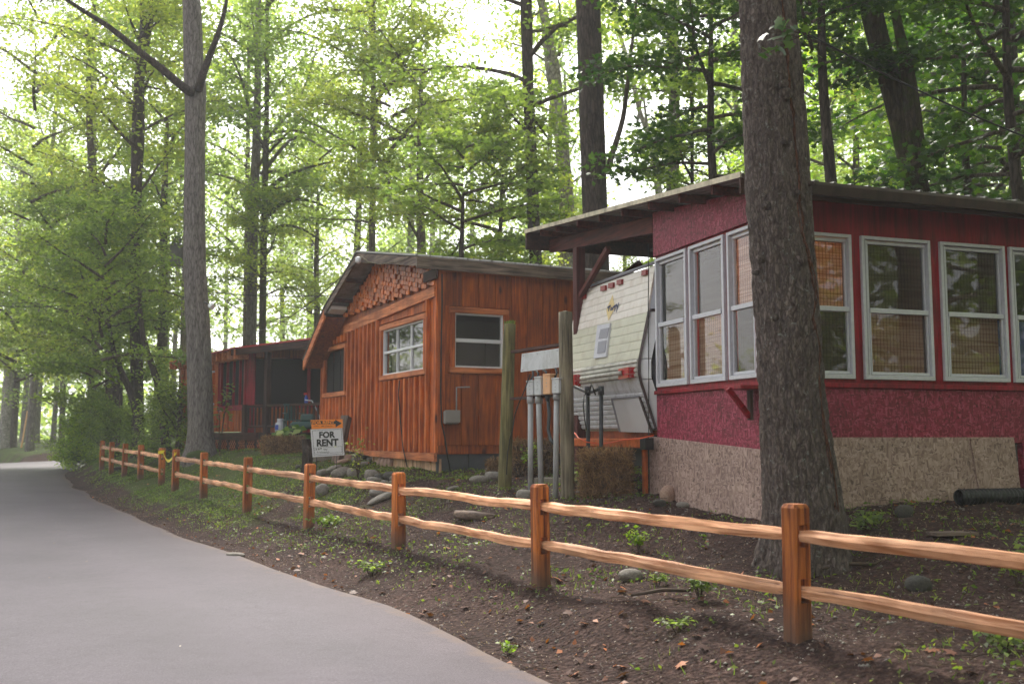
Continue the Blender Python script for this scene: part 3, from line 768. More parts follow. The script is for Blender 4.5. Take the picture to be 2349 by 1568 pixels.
MB().tube([base + Vector((0, 0, .25)), base + Vector((0, 0, .45))], [.14, .09], 14).build('lamp_shade', mlamp, lp, smooth=True)
MB().tube([base - Vector((0, 0, .3)), base + Vector((0, 0, .0)), base + Vector((0, 0, .25))], [.08, .04, .015], 10).build('base', M['darkwood'], lp, smooth=True)
MB().box(tuple(base + Vector((-.3, -.3, -.36))), tuple(base + Vector((.3, .3, -.3)))).build('tabletop', M['darkwood'], lp)
FR.box('wall_hanging', RW[3][0] + .05, RW[3][1] + .1, ZS + .1, ZS + .75, -.3, -.28, M['blue'], cab)

# shed roof: corrugated sheets, ridges run up the slope
OV, EV = .40, .35
u_end = FL.uz(1205, 530, OV)[0]
RW_END = 7.0
def sheet(w0, w1, parent):
    prof = []
    w = w0
    while w < w1 - 1e-6:
        for dw, dz in ((0, 0), (.012, .022), (.035, .022), (.047, 0), (.11, .0), (.122, .007), (.13, .007), (.142, 0)):
            if w + dw <= w1: prof.append((w + dw, dz))
        w += .205
    prof.append((w1, 0))
    V = []; n = len(prof)
    for uu in (-EV, u_end):
        for t in (0, -.006):
            for ww, dz in prof: V.append((uu, -ww, roofz(uu) + dz + t))
    # FL local: x=u, y=+outward ; inward is -y
    Fc = []
    for k in range(n - 1):
        Fc += [(k, k + 1, 2 * n + k + 1, 2 * n + k), (n + k, 3 * n + k, 3 * n + k + 1, n + k + 1), (k, n + k, n + k + 1, k + 1), (2 * n + k, 2 * n + k + 1, 3 * n + k + 1, 3 * n + k)]
    mk('roof_sheet', V, Fc, M['metalroof'], parent, FL.M, recalc=True)
w = -OV
while w < RW_END:
    sheet(w, min(w + .86, RW_END), cab); w += .84
# rake edge strip and purlins, rafters, gutter
v, f = box_vf((0, 0, 0), (1, 1, 1))
def sloped(name, u0, u1, w0, w1, top, th, mat, parent):
    """beam following the roof slope; top = offset below roof underside"""
    V = []
    for (uu, ww, zz) in ((u0, w0, 1), (u1, w0, 1), (u1, w1, 1), (u0, w1, 1)):
        V.append((uu, -ww, roofz(uu) - top - th))
    for (uu, ww) in ((u0, w0), (u1, w0), (u1, w1), (u0, w1)):
        V.append((uu, -ww, roofz(uu) - top))
    return mk(name, V, BOXF, mat, parent, FL.M, recalc=True)
sloped('rake_trim', -EV - .01, u_end + .01, -OV - .014, -OV - .002, -.03, .055, M['roofedge'], cab)
for uu in (.28, .98, 1.72, 2.45, 3.15, 3.9, 4.7, 5.35):
    V = [(uu, OV - .06, roofz(uu) - .10), (uu + .04, OV - .06, roofz(uu) - .10), (uu + .04, -RW_END, roofz(uu) - .10), (uu, -RW_END, roofz(uu) - .10)]
    V += [(x, y, roofz(uu) - .012) for x, y, z in V]
    mk('purlin', V, BOXF, M['redbrown'], cab, FL.M, recalc=True)
sloped('rake_beam', LEN_L + .02, u_end - .05, -.02, .04, .105, .20, M['redbrown'], cab)
sloped('rafter', -.2, LEN_L, .012, .05, .105, .14, M['redbrown'], cab)
FLfar = MB().box((u_end - .05, OV, roofz(u_end) - .28), (u_end, -RW_END, roofz(u_end) - .012)).build('fascia', M['darkwood'], cab, FL.M)
FR.box('fascia', -OV, RW_END, 3.90, 4.055, EV - .035, EV - .005, M['darkwood'], cab)
# gutter: a half pipe profile
gp = [(0, 0), (0, -.09), (.03, -.12), (.09, -.12), (.115, -.03), (.11, 0), (.102, -.03), (.085, -.108), (.034, -.108), (.01, -.085), (.01, 0)]
V = []; Fc = []
for k, uu in enumerate((-OV + .3, RW_END)):
    for (nn, zz) in gp: V.append((uu, -(EV + nn), 4.055 + zz - (.02 if k else 0)))
ng = len(gp)
for k in range(ng): Fc.append((k, (k + 1) % ng, (k + 1) % ng + ng, k + ng))
Fc += [tuple(range(ng)), tuple(range(2 * ng - 1, ng - 1, -1))]
mk('gutter', V, Fc, M['gutter'], cab, FR.M, recalc=True)
# carport post, braces
up = FL.uz(1326, 800)[0]
FL.box('post', up - .07, up + .07, .85, roofz(up) - .31, -.09, .045, M['redbrown_z'], cab)
a = FL.P(up - .08, 3.60, -.02); b = FL.P(up - 1.05, 4.12, -.02)
def strut(name, a, b, w, mat, parent):
    d = (b - a); L = d.length; q = d.to_track_quat('X', 'Z')
    Mx = Matrix.Translation(a) @ q.to_matrix().to_4x4()
    v, f = bevel_box((0, -w / 2, -w / 2), (L, w / 2, w / 2), .005)
    return mk(name, v, f, mat, parent, Mx)
strut('brace', a, b, .075, M['redbrown'], cab)
a = FL.P(up, 3.45, -.1); b = FL.P(up, 4.15, -1.0)
strut('brace', a, b, .09, M['redbrown'], cab)
# wooden corner bracket
br = FL.box('bracket', -.04, .28, 2.05, 2.09, .035, .26, M['redtrim'], cab)
sb = FL.poly('brace', [(.1, 2.045), (.1, 1.75), (.16, 1.75), (.16, 2.045)], .037, .07, M['darkwood_z'], cab)
strut('brace', FL.P(.13, 1.78, .06), FL.P(.13, 2.06, .30), .05, M['redtrim'], cab)

# ------------------------------------------------------------------ travel trailer
tr = thing('travel_trailer', FL.P(3.6, H(*FL.P(3.6, 0, -1)[:2]), -1.2), 'old cream and pale green travel trailer with red tail lights under the cabin carport', 'trailer')
TU0, TU1 = 2.43, 4.93
PROF = [(3.72, .14), (3.66, .08), (3.10, -.03), (2.49, -.17), (2.30, -.17), (2.10, -.10), (1.66, .05)]      # z, inward offset
def tq(z):
    zs = [p[0] for p in PROF][::-1]; qs = [p[1] for p in PROF][::-1]; return float(np.interp(z, zs, qs))
def FLp(u, q, z): return (u, -q, z)      # FL local coordinates, q inward
core = MB()
pz = [(q + .03, z) for z, q in PROF]
poly = pz + [(5.5, 1.66), (5.5, 3.78), (.5, 3.78)]
V = [(TU0 + .03, -q, z) for q, z in poly] + [(TU1 - .03, -q, z) for q, z in poly]; n = len(poly)
Fc = [tuple(range(n)), tuple(range(2 * n - 1, n - 1, -1))] + [(i, i + n, (i + 1) % n + n, (i + 1) % n) for i in range(n)]
mk('body', V, Fc, M['beige'], tr, FL.M, recalc=True)
def siding(z0, z1, mat, rib=0.0, bulge=.003):
    zz = [z0 + .002, z0 + (z1 - z0) * .25, z0 + (z1 - z0) * .75, z1 - .002]
    V = []
    off = [0.0, -rib - bulge, -rib - bulge, 0.0]
    for u in (TU0, TU1):
        for z, o in zip(zz, off): V.append((u, -(tq(z) + o), z))
        for z in zz: V.append((u, -(tq(z) + .025), z))
    Fc = []
    ring = [0, 1, 2, 3, 7, 6, 5, 4]
    for i in range(8):
        a_, b_ = ring[i], ring[(i + 1) % 8]; Fc.append((a_, b_, b_ + 8, a_ + 8))
    Fc += [tuple(ring), tuple(q + 8 for q in ring[::-1])]
    zc = zz[0]
    V = [(x, y, z - zc) for x, y, z in V]
    mk('siding_panel', V, Fc, mat, tr, FL.M @ Matrix.Translation((0, 0, zc)), recalc=True)
for k in range(6): siding(3.10 + k * .1, 3.20 + k * .1, M['twhite'])
for k in range(5): siding(2.53 + k * .114, 2.53 + (k + 1) * .114, M['tgreen'])
for k in range(4): siding(2.30 + k * .0575, 2.30 + (k + 1) * .0575, M['tivory'], .016)
siding(2.12, 2.30, M['tlow'], .004)
for k in range(7): siding(1.68 + k * .063, 1.68 + (k + 1) * .063, M['tlow'], .014)
# near side: corrugated wall and the white corner trim following the profile
sidew = MB()
zs = np.linspace(1.68, 3.70, 52)
for k in range(len(zs) - 1):
    z0, z1 = zs[k], zs[k + 1]; d = .012 * (k % 2)
    sidew.box((TU0 - .012 - d + .03, -(tq(z0) + .02), z0), (TU0 + .031, -5.4, z1 - .001))
sidew.build('side_wall', M['alu_dk'], tr, FL.M)
def trim(name, w0, w1, z_lo, z_hi, mat, th):
    m = MB(); zz = [z for z in np.linspace(z_lo, z_hi, 14)]
    V = []
    for z in zz:
        for (q, uu) in ((tq(z) + w0, TU0 - th * .3), (tq(z) + w1, TU0 - th * 2.6), (tq(z) + w1, TU0 + .02), (tq(z) + w0, TU0 + .02)): V.append((uu, -q, z))
    Fc = []
    for i in range(len(zz) - 1):
        for k in range(4): Fc.append((i * 4 + k, i * 4 + (k + 1) % 4, (i + 1) * 4 + (k + 1) % 4, (i + 1) * 4 + k))
    Fc += [(0, 1, 2, 3), tuple(len(zz) * 4 - 4 + k for k in (3, 2, 1, 0))]
    mk(name, V, Fc, mat, tr, FL.M, recalc=True)
trim('corner_trim', .014, .135, 1.67, 2.27, M['white'], .035); trim('corner_trim', .014, .135, 2.28, 2.52, M['white'], .035); trim('corner_trim', .014, .135, 2.53, 3.10, M['white'], .035)
trim('trim_edge', -.0, .014, 1.67, 3.12, M['seam'], .02); trim('trim_edge', .137, .152, 1.67, 3.12, M['seam'], .03); trim('trim_edge', .02, .06, 3.14, 3.70, M['alu_dk'], .03)
m = MB()
m.box((TU0 - .04, -.0, 3.10), (TU0 + .02, -.30, 3.135)); m.build('trim_cap', M['seam'], tr, FL.M)
# roof edge
MB().tube([(TU0, -.12, 3.735), (TU1, -.12, 3.735)], .022, 8).build('roof_edge', M['alu_dk'], tr, FL.M, smooth=True)
def on_tr(px, py):
    u, z = FL.uz(px, py, .05); return u, z
def tr_box(name, pxs, th, mat, parent=tr, n_off=0.0):
    pts = [FL.uz(px, py, -tq(FL.uz(px, py, 0)[1]) + n_off) for px, py in pxs]
    V = [(u, -tq(z) + n_off, z) for u, z in pts] + [(u, -tq(z) + n_off + th, z) for u, z in pts]
    n = len(pts)
    Fc = [tuple(range(n)), tuple(range(2 * n - 1, n - 1, -1))] + [(i, i + n, (i + 1) % n + n, (i + 1) % n) for i in range(n)]
    return mk(name, V, Fc, mat, parent, FL.M, recalc=True)
for (cx, cy) in ((1340, 680), (1386.5, 661), (1404.5, 654.5), (1424, 647), (1480.5, 625.5)):
    tr_box('marker_light', [(cx - 5, cy - 4.5), (cx + 5.5, cy - 7), (cx + 5.5, cy + 4.5), (cx - 5, cy + 7)], .035, M['reddull'])
# decal and lettering
tr_box('decal', [(1405, 676), (1411, 706), (1396, 735), (1391, 711)], .003, M['yellowmark'], n_off=.006)
def text_mesh(txt, size, bold=False, shear=0.0, sp=1.0, ext=.001):
    cu = bpy.data.curves.new('txt', 'FONT'); cu.body = txt; cu.size = size; cu.extrude = ext; cu.shear = shear; cu.space_character = sp
    cu.align_x = 'CENTER'; cu.align_y = 'CENTER'; cu.resolution_u = 3
    if bold: cu.offset = size * .02 * float(bold)
    o = bpy.data.objects.new('txt', cu); C.objects.link(o)
    me = bpy.data.meshes.new_from_object(o.evaluated_get(bpy.context.evaluated_depsgraph_get()))
    bpy.data.objects.remove(o); bpy.data.curves.remove(cu)
    return me
me = text_mesh('Terry', .17, True, .35, .95); me.materials.append(M['bluemark'])
u_, z_ = FL.uz(1401, 708, .03)
R3 = Matrix(((-FL.u.x, 0, FL.out.x, 0), (-FL.u.y, 0, FL.out.y, 0), (0, 1, 0, 0), (0, 0, 0, 1)))
lt = place('lettering', me, tr, Matrix.Translation(FL.P(u_, z_, -tq(z_) + .012)) @ R3 @ Matrix.Rotation(math.radians(8), 4, 'Z'))
# window of the trailer
wf = tr_box('window', [(1375, 746), (1404, 741), (1395, 818), (1367, 822)], .03, M['alu'])
for pp in ([(1379, 755), (1398, 751), (1394, 774), (1374.5, 777)], [(1374, 784), (1393, 780), (1389.5, 808), (1371.5, 811)]):
    tr_box('pane', pp, .006, M['alu_dk'], wf, .031)
for (pp) in ([(1319, 861), (1332, 859), (1332, 884), (1319, 886)], [(1433, 846), (1457, 842), (1457, 866), (1433, 870)]):
    l_ = tr_box('tail_light', pp, .09, M['redlens'])
    x0, x1 = pp[0][0], pp[1][0]; y0 = (pp[0][1] + pp[3][1]) / 2
    tr_box('lens_band', [(x0, y0 - 1), (x1, y0 - 3), (x1, y0 - 1), (x0, y0 + 1)], .004, M['reddull'], l_, .091)
    tr_box('lens_band', [((x0 + x1) / 2 - .8, pp[0][1]), ((x0 + x1) / 2 + .8, pp[1][1]), ((x0 + x1) / 2 + .8, pp[2][1]), ((x0 + x1) / 2 - .8, pp[3][1])], .004, M['reddull'], l_, .091)
def tpt(px, py, n): u, z = FL.uz(px, py, n); return FL.P(u, z, n)
MB().tube([tpt(1334, 868, .22), tpt(1341, 867, .28), tpt(1425, 855, .28), tpt(1431, 852, .20)], .028, 8).build('rear_rail', M['tivory'], tr, smooth=True)
hd = tr_box('hatch', [(1407, 917), (1466, 912), (1495, 992), (1426, 990)], .012, M['tdoor'], n_off=.016)
tr_box('hatch_trim', [(1404, 913), (1467, 907), (1468, 911), (1405, 917)], .02, M['alu_dk'], hd, .016)
tr_box('hatch_trim', [(1467, 911), (1470, 911), (1499, 992), (1496, 992)], .02, M['seam'], hd, .016)
tr_box('hatch_trim', [(1404, 917), (1407, 917), (1426, 990), (1423, 990)], .02, M['alu_dk'], hd, .016)
# rusted underframe, bumper beam, jack
FL.box('underframe', TU0 + .02, TU1 - .02, 1.44, 1.66, -.55, -.10, M['rust'], tr)
ub0 = FL.uz(1469, 1018, .18)[0]; ub1 = FL.uz(1310, 1018, .18)[0]
FL.box('bumper', ub0, ub1, 1.45, 1.56, .10, .20, M['rustbright'], tr, .012)
FL.box('bumper_end', ub0 - .16, ub0 - .005, 1.43, 1.57, .08, .19, M['black'], tr)
uj = FL.uz(1476, 1060, .1)[0]
FL.box('jack', uj - .03, uj + .03, .75, 1.43, .05, .11, M['rustbright'], tr, .01)
FL.box('chassis', TU0 + .2, TU1 - .1, 1.2, 1.44, -5.2, -.3, M['black'], tr)
for uu in (TU0 + .3, TU1 - .45):
    ring = [(uu, -1.9 - .36 * math.cos(a), 1.24 + .36 * math.sin(a)) for a in np.linspace(0, 2 * math.pi, 25)]
    wv, wf_ = tube_vf([(uu, -1.9, 1.24), (uu + .2, -1.9, 1.24)], .34, 24)
    mk('wheel', wv, wf_, M['black'], tr, FL.M)

# ------------------------------------------------------------------ meter rack between two poles
def pole(label, mat, bl, br, by, tl, tr_, ty, Z, extra=None):
    b_ = at_depth((bl + br) / 2, by, Z); t_ = at_depth((tl + tr_) / 2, ty, Z)
    r0 = (br - bl) / 2 * Z / F_PX; r1 = (tr_ - tl) / 2 * Z / F_PX
    bz = H(b_.x, b_.y)
    th = thing('utility_pole', (b_.x, b_.y, bz), label, 'wooden pole')
    d = t_ - b_; base_ = b_ - d * ((b_.z - bz + .1) / d.z)
    n = 14; V = []; seg = 18
    pts = [base_ + (t_ - base_) * (k / n) for k in range(n + 1)]
    for k, p_ in enumerate(pts):
        r = r0 + (r1 - r0) * k / n
        for j in range(seg):
            a_ = 2 * math.pi * j / seg; rr = r * (1 + float(vnoise(j * 1.1, k * .5 + bl)) * .10)
            V.append((p_.x - base_.x + rr * math.cos(a_), p_.y - base_.y + rr * math.sin(a_), p_.z - base_.z))
    top = len(V); V.append(tuple(t_ - base_ + Vector((0, 0, .02))))
    Fc = [(k * seg + j, k * seg + (j + 1) % seg, (k + 1) * seg + (j + 1) % seg, (k + 1) * seg + j) for k in range(n) for j in range(seg)]
    Fc += [(n * seg + j, n * seg + (j + 1) % seg, top) for j in range(seg)]
    mk('shaft', V, Fc, mat, th, Matrix.Translation(base_), smooth=True)
    return th, b_, t_
pA, bA, tA = pole('mossy green round pole left of the meter boxes', M['polemoss'], 1143, 1174, 1090, 1155, 1183, 744, 13.4)
pB, bB, tB = pole('grey weathered round pole right of the meter boxes, beside the trailer', M['postgrey'], 1286, 1318, 1117, 1281, 1313, 716, 12.3)
mp_ = MB()
for k in range(60):
    a_ = R.uniform(0, 6.28); rr = R.uniform(0, .075); q = tA + Vector((rr * math.cos(a_), rr * math.sin(a_), .01)); mp_.tube([q, q + Vector((R.uniform(-.02, .02), R.uniform(-.02, .02), R.uniform(.01, .05)))], .006, 4)
mp_.build('moss_tuft', M['grassmat'], pA)
FK = Face(tA.x, tA.y - .10, tB.x - tA.x, (tB.y - .02) - (tA.y - .10), -1)
rack = thing('meter_rack', FK.P(.4, H(*FK.P(.4, 0)[:2]), 0), 'rack of four electric meter boxes under a blank white board between two round poles', 'meter rack')
def kbox(name, x0, x1, y0, y1, n0, n1, mat, parent, bev=.004):
    a_ = FK.uz(x0, (y0 + y1) / 2, n1); b_ = FK.uz(x1, (y0 + y1) / 2, n1); xm = (x0 + x1) / 2
    return FK.box(name, a_[0], b_[0], FK.uz(xm, y1, n1)[1], FK.uz(xm, y0, n1)[1], n0, n1, mat, parent, bev)
def kpoly(name, pp, n0, n1, mat, parent): return FK.poly(name, [FK.uz(x, y, n1) for x, y in pp], n0, n1, mat, parent)
kpoly('crossbar', [(1172, 803), (1296, 784), (1296, 790), (1172, 810)], -.04, .04, M['darkwood'], rack)
kpoly('crossbar', [(1170, 911), (1296, 903), (1296, 909), (1170, 917)], -.04, .04, M['darkwood'], rack)
bd = kpoly('board', [(1197, 811), (1290, 797), (1290, 841), (1194, 853)], .03, .045, M['meterbox'], rack)
for x, y in ((1200, 816), (1278, 804), (1278, 836), (1198, 848), (1232, 811)): kpoly('screw', [(x - 1, y - 1), (x + 1, y - 1), (x + 1, y + 1), (x - 1, y + 1)], .045, .05, M['alu_dk'], bd)
for x0, x1, y0, y1, mt, dn in ((1207, 1222, 874, 907, 'meterbox', 0), (1225, 1240, 865, 906, 'meterbox', .02), (1245, 1261, 859, 904, 'boxorange', .03), (1265, 1281, 868, 902, 'meterbox', .01)):
    bx = kbox('meter_box', x0, x1, y0, y1, -.02, .10 + dn, M[mt], rack, .008)
    kbox('lid', x0 - .6, x1 + .6, y0 - 2, y0 + 1.2, -.02, .112 + dn, M[mt], bx, .003)
    for k in range(3): kbox('rivet', (x0 + x1) / 2 - .8, (x0 + x1) / 2 + .8, y0 + 10 + 8 * k, y0 + 11.4 + 8 * k, .10 + dn, .106 + dn, M['alu_dk'], bx, 0)
for (pp, rr, mt) in ((((1217, 914), (1217, 1094)), .035, 'pvc'), (((1236, 914), (1237, 960), (1242, 1099)), .035, 'pvc'), (((1277, 906), (1276, 1000), (1274, 1095)), .035, 'pvc'), (((1256, 908), (1260, 950), (1258, 985), (1263, 1008), (1272, 1018)), .022, 'galv')):
    q = [FK.P(*FK.uz(x, y, .05), .05) for x, y in pp]
    if mt == 'pvc': q[-1].z = H(q[-1].x, q[-1].y) - .05
    c_ = MB().tube(q, rr, 10).build('conduit', M[mt], rack, smooth=True)
    MB().tube([q[0] - Vector((0, 0, .06)), q[0] + Vector((0, 0, .03))], rr * 1.35, 10).build('coupling', M[mt], c_, smooth=True)
for (a_, b_) in (((1217, 872), (1222, 850)), ((1233, 864), (1230, 850)), ((1253, 858), (1245, 847)), ((1273, 866), (1274, 843))):
    q0 = FK.P(*FK.uz(*a_, .05), .05); q1 = FK.P(*FK.uz(*b_, .03), .03); MB().tube([q0, (q0 + q1) / 2 + Vector((.02, -.03, 0)), q1], .014, 6).build('feed_wire', M['galv'], rack, smooth=True)
q = [FK.P(*FK.uz(x, y, .14), .14) for x, y in ((1216, 858), (1205, 890), (1190, 925), (1181, 950), (1176, 985), (1170, 1005), (1164, 1040), (1162, 1088))]
MB().tube(q, .008, 5).build('loose_wire', M['cable'], rack, smooth=True)

# water pipes in front of the trailer
wp = thing('water_pipes', FL.P(4.2, H(*FL.P(4.2, 0, .45)[:2]), .45), 'two dark upright water pipes joined at the top in front of the trailer', 'pipes')
for (x0, y0, x1, y1) in ((1348, 897, 1350, 1034), (1379, 896, 1378, 1036)):
    a_ = tpt(x0, y0, .45); b_ = tpt(x1, y1, .45); b_.z = H(b_.x, b_.y) - .1
    p_ = MB().tube([a_, b_], .026, 10).build('pipe', M['galv'], wp, smooth=True)
    MB().tube([a_ + Vector((0, 0, -.05)), a_ + Vector((0, 0, .06))], .038, 10).build('fitting', M['galv'], p_, smooth=True)
MB().tube([tpt(1318, 886, .45), tpt(1348, 900, .45), tpt(1362, 897, .45), tpt(1380, 889, .45)], .022, 8).build('cross_pipe', M['galv'], wp, smooth=True)
MB().tube([tpt(1340, 905, .5), tpt(1338, 930, .55), tpt(1341, 960, .5), tpt(1345, 985, .5)], .008, 5).build('loose_wire', M['cable'], wp, smooth=True)
MB().tube([tpt(1352, 900, .5), tpt(1357, 880, .5), tpt(1366, 905, .5)], .01, 5).build('loose_wire', M['cable'], wp, smooth=True)
q = [tpt(x, y, n) for x, y, n in ((1318, 992, .5), (1326, 1003, .52), (1345, 1013, .5), (1375, 1018, .32), (1400, 1015, .26), (1430, 1008, .26), (1470, 1005, .24), (1500, 998, .1))]
tag(MB().tube(q, .008, 6).build('extension_cord', M['cordorange'], smooth=True), 'thin orange cord draped over the rusty trailer bumper', 'cord')

# thin downlead along the cabin corner
q = [tpt(x, y, .06) for x, y in ((1487, 560), (1488, 610), (1487, 700), (1488, 850), (1488, 1000), (1489, 1120))]
tag(MB().tube(q, .006, 5).build('ground_wire', M['cable'], smooth=True), 'thin dark wire running straight down beside the white trailer trim', 'wire')

# ------------------------------------------------------------------ orange stained cabin
XL = 40.0
A_O = math.atan2(CX - XL, math.hypot(F_PX, 214))
E1 = (-math.sin(A_O), math.cos(A_O)); E2 = (math.cos(A_O), math.sin(A_O))
CO = at_depth(1002.5, 998, 16.0)
GL = Face(CO.x, CO.y, E1[0], E1[1], 1)      # gable wall
GR = Face(CO.x, CO.y, E2[0], E2[1], -1)     # side wall
cb = thing('stained_cabin', (CO.x, CO.y, H(CO.x, CO.y)), 'orange brown board and batten cabin with staggered wood blocks in its gable', 'cabin')
def G(px, py, n=0.0): return GL.uz(px, py, n)
O1 = .43
peak = G(818, 581, O1); brk = G(743, 708, O1); lend = G(695, 828, O1); reav = G(955, 588, O1)
WL = G(738, 950)[0]                          # left end of the wall
z_bot = G(1000, 1044)[1]; zbt = G(795, 1021)[1]
def rooftop(u):
    return float(np.interp(u, [reav[0], peak[0], brk[0], lend[0], lend[0] + 1], [reav[1], peak[1], brk[1], lend[1], lend[1] - .5]))
band = [G(793, 747), G(994, 660)]; bandb = [G(793, 768), G(994, 684)]
def bandz(u): return band[1][1] + (band[0][1] - band[1][1]) * (u - band[1][0]) / (band[0][0] - band[1][0])
BT = .13
win1 = (G(976, 790)[0], G(879, 800)[0], G(976, 846)[1], G(976, 731)[1])
win2 = (G(793, 850)[0], G(747, 850)[0], G(793, 896)[1], G(793, 797)[1])
print('cabin', [round(q, 2) for q in (*peak, *brk, *lend, *reav, WL, z_bot, zbt, *win1, *win2)], bandz(.1), bandz(5))
zb = z_bot + .04
hol = [win1, win2]
GL.holes('backing_wall', 0.0, WL, 1.30, 3.1, hol, -.12, -.03, M['stain_dk'], cb)
GL.holes('backing_wall', 0.0, WL, 3.1, 3.6, hol, -.12, -.03, M['stain_dk'], cb) if win1[3] > 3.1 else None
gp_ = [(0.0, 3.6), (WL - .4, 3.6), (WL - .5, rooftop(WL - .5) - .12), (brk[0], rooftop(brk[0]) - .12), (peak[0], rooftop(peak[0]) - .12), (0.0, rooftop(0) - .12)]
GL.poly('gable_backing', gp_, -.12, -.03, M['stain_dk'], cb)
# planks and battens
NB = 26; pitch = (WL - .10) / NB
def vsplit(u0, u1, z0, z1):
    """keep clear of windows (with their casing)"""
    segs = [(z0, z1)]
    for (a, b, c, d) in hol:
        if u1 > a - .10 and u0 < b + .10:
            new = []
            for s0, s1 in segs:
                if s1 <= c - .10 or s0 >= d + .12: new.append((s0, s1)); continue
                if s0 < c - .11: new.append((s0, c - .11))
                if s1 > d + .13: new.append((d + .13, s1))
            segs = new
    return [(a, b) for a, b in segs if b - a > .05]
for k in range(NB):
    u0 = .10 + k * pitch; u1 = u0 + pitch - .006; uc = (u0 + u1) / 2
    top = min(bandz(uc) - .17, rooftop(uc) - .18)
    for s0, s1 in vsplit(u0, u1, zb, top): GL.box('plank', u0, u1, s0, s1, -.028, 0.0 + R.uniform(-.002, .003), M['stain_z'], cb, .003)
    for s0, s1 in vsplit(u0 - .02, u0 + .03, zb, top):
        if s0 > win1[3] and win1[0] - .2 < u0 < win1[1] + .45: continue
        if u0 < .2: continue
        GL.box('batten', u0 - .028, u0 + .030, s0, s1 - .002, .004, .068, M['batten'], cb, .004)
GL.box('corner_board', .0, .098, zb, rooftop(0) - .2, -.02, .03, M['stain_z'], cb)
GL.box('corner_board', WL - .0, WL + .05, .9, rooftop(WL) - .02, -.12, .03, M['stain_z'], cb)
# band board in two lengths
def bandboard(u0, u1, off):
    GL.poly('band_board', [(u0, bandz(u0) - .17), (u1, bandz(u1) - .17), (u1, bandz(u1)), (u0, bandz(u0))], .004, off, M['stain_x'], cb)
bandboard(.03, 2.15, .055); bandboard(2.155, band[0][0], .05)
GL.poly('skirt_trim', [(.02, z_bot - .10), (3.3, z_bot - .07), (3.3, z_bot + .035), (.02, z_bot + .035)], -.01, .045, M['stain_x'], cb)
GL.poly('skirt_trim', [(3.305, z_bot - .07), (band[0][0] + .5, zbt - .05), (band[0][0] + .5, zbt + .04), (3.305, z_bot + .035)], -.01, .04, M['stain_x'], cb)
# staggered blocks
blk_v, blk_f = bevel_box((-.065, -.001, 0), (.065, .001, .001), 0) if False else (None, None)
sh_me = []
for k in range(5):
    th_ = .022 + .008 * k
    v_, f_ = bevel_box((-.062, 0, -.040), (.062, th_, .040), .006)
    me_ = bpy.data.meshes.new('shingle'); me_.from_pydata(v_, [], f_); me_.materials.append(M['shingle']); sh_me.append(me_)
nshg = 0
row = 0; z = bandz(.2) + .06
while z < peak[1] and nshg < 290:
    u = .10 + 0.0
    while u < brk[0] + .1 and nshg < 290:
        if z > bandz(u) + .05 and z < rooftop(u) - .16:
            me_ = sh_me[R.randrange(5)]
            o_ = place('shingle', me_, cb, GL.M @ Matrix.Translation((u, -.002 + R.uniform(0, .01), z + .027 * (int(round((u - .1) / .135)) % 3))))
            nshg += 1
        u += .135
    z += .082; row += 1
print('shingles', nshg)
# skirt boards under the wall
u = .02; k = 0
while u < 3.4:
    wd = R.uniform(.16, .26)
    GL.poly('skirt_board', [(u, .7), (u + wd - .012, .7), (u + wd - .012 + R.uniform(-.02, .02), z_bot - .06), (u + R.uniform(-.01, .02), z_bot - .06)], -.09 - .01 * (k % 2), -.06 - .01 * (k % 2), M['palewood'], cb)
    u += wd; k += 1
# framed windows
def cased_window(face, w4, parent, cols, rows, cas=.09, mat='stain_x', bars='white', curt=None, gl='glass', barw=.022, fdepth=.05):
    a, b, c, d = w4
    fr = face.box('window', a - cas, b + cas, c - cas, c, -.02, fdepth, M[mat], parent)
    face.box('casing', a - cas, b + cas, d, d + cas, -.02, fdepth, M[mat], fr); face.box('casing', a - cas, a, c + .002, d - .002, -.02, fdepth - .004, M['stain_z'], fr); face.box('casing', b, b + cas, c + .002, d - .002, -.02, fdepth - .004, M['stain_z'], fr)
    if bars:
        for (u0, u1, z0, z1) in ((a, b, c, c + .03), (a, b, d - .03, d), (a, a + .03, c + .03, d - .03), (b - .03, b, c + .03, d - .03)):
            face.box('frame', u0, u1, z0, z1, -.07, .0, M[bars], fr, .003)
        for k in range(1, cols):
            uc = a + (b - a) * k / cols; face.box('mullion', uc - barw / 2 * (2 if k == 1 else 1), uc + barw / 2, c + .03, d - .03, -.05, -.008, M[bars], fr, .003)
        for k in range(1, rows):
            zc = c + (d - c) * (k / rows); face.box('glazing_bar', a + .03, b - .03, zc - barw, zc + barw, -.048, -.004, M[bars], fr, .003)
    for i in range(cols):
        for j in range(rows):
            face.box('pane', a + (b - a) * i / cols + .015, a + (b - a) * (i + 1) / cols - .015, c + (d - c) * j / rows + .02, c + (d - c) * (j + 1) / rows - .02, -.040, -.036, M[gl], fr, 0)
    m = MB(); s_ = face.sg
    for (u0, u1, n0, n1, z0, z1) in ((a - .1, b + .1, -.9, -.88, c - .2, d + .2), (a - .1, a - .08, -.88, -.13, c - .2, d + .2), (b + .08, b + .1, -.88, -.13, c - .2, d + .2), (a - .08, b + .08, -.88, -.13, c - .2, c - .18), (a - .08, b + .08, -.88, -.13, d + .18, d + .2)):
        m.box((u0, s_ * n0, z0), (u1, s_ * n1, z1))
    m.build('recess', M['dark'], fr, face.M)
    if curt:
        V = []; n = 40
        for k in range(n + 1):
            uu = a + (b - a) * k / n
            for z0 in (c + (d - c) * curt[0], c + (d - c) * curt[1]): V.append((uu, s_ * (-.2 + .02 * math.sin(k * 1.3)), z0))
        mk('curtain', V, [(2 * k, 2 * k + 2, 2 * k + 3, 2 * k + 1) for k in range(n)], M['curtain'], fr, face.M)
    return fr
cased_window(GL, win1, cb, 3, 2, curt=(0, .47))
w2 = cased_window(GL, win2, cb, 3, 1, bars=None, curt=None, gl='screen')
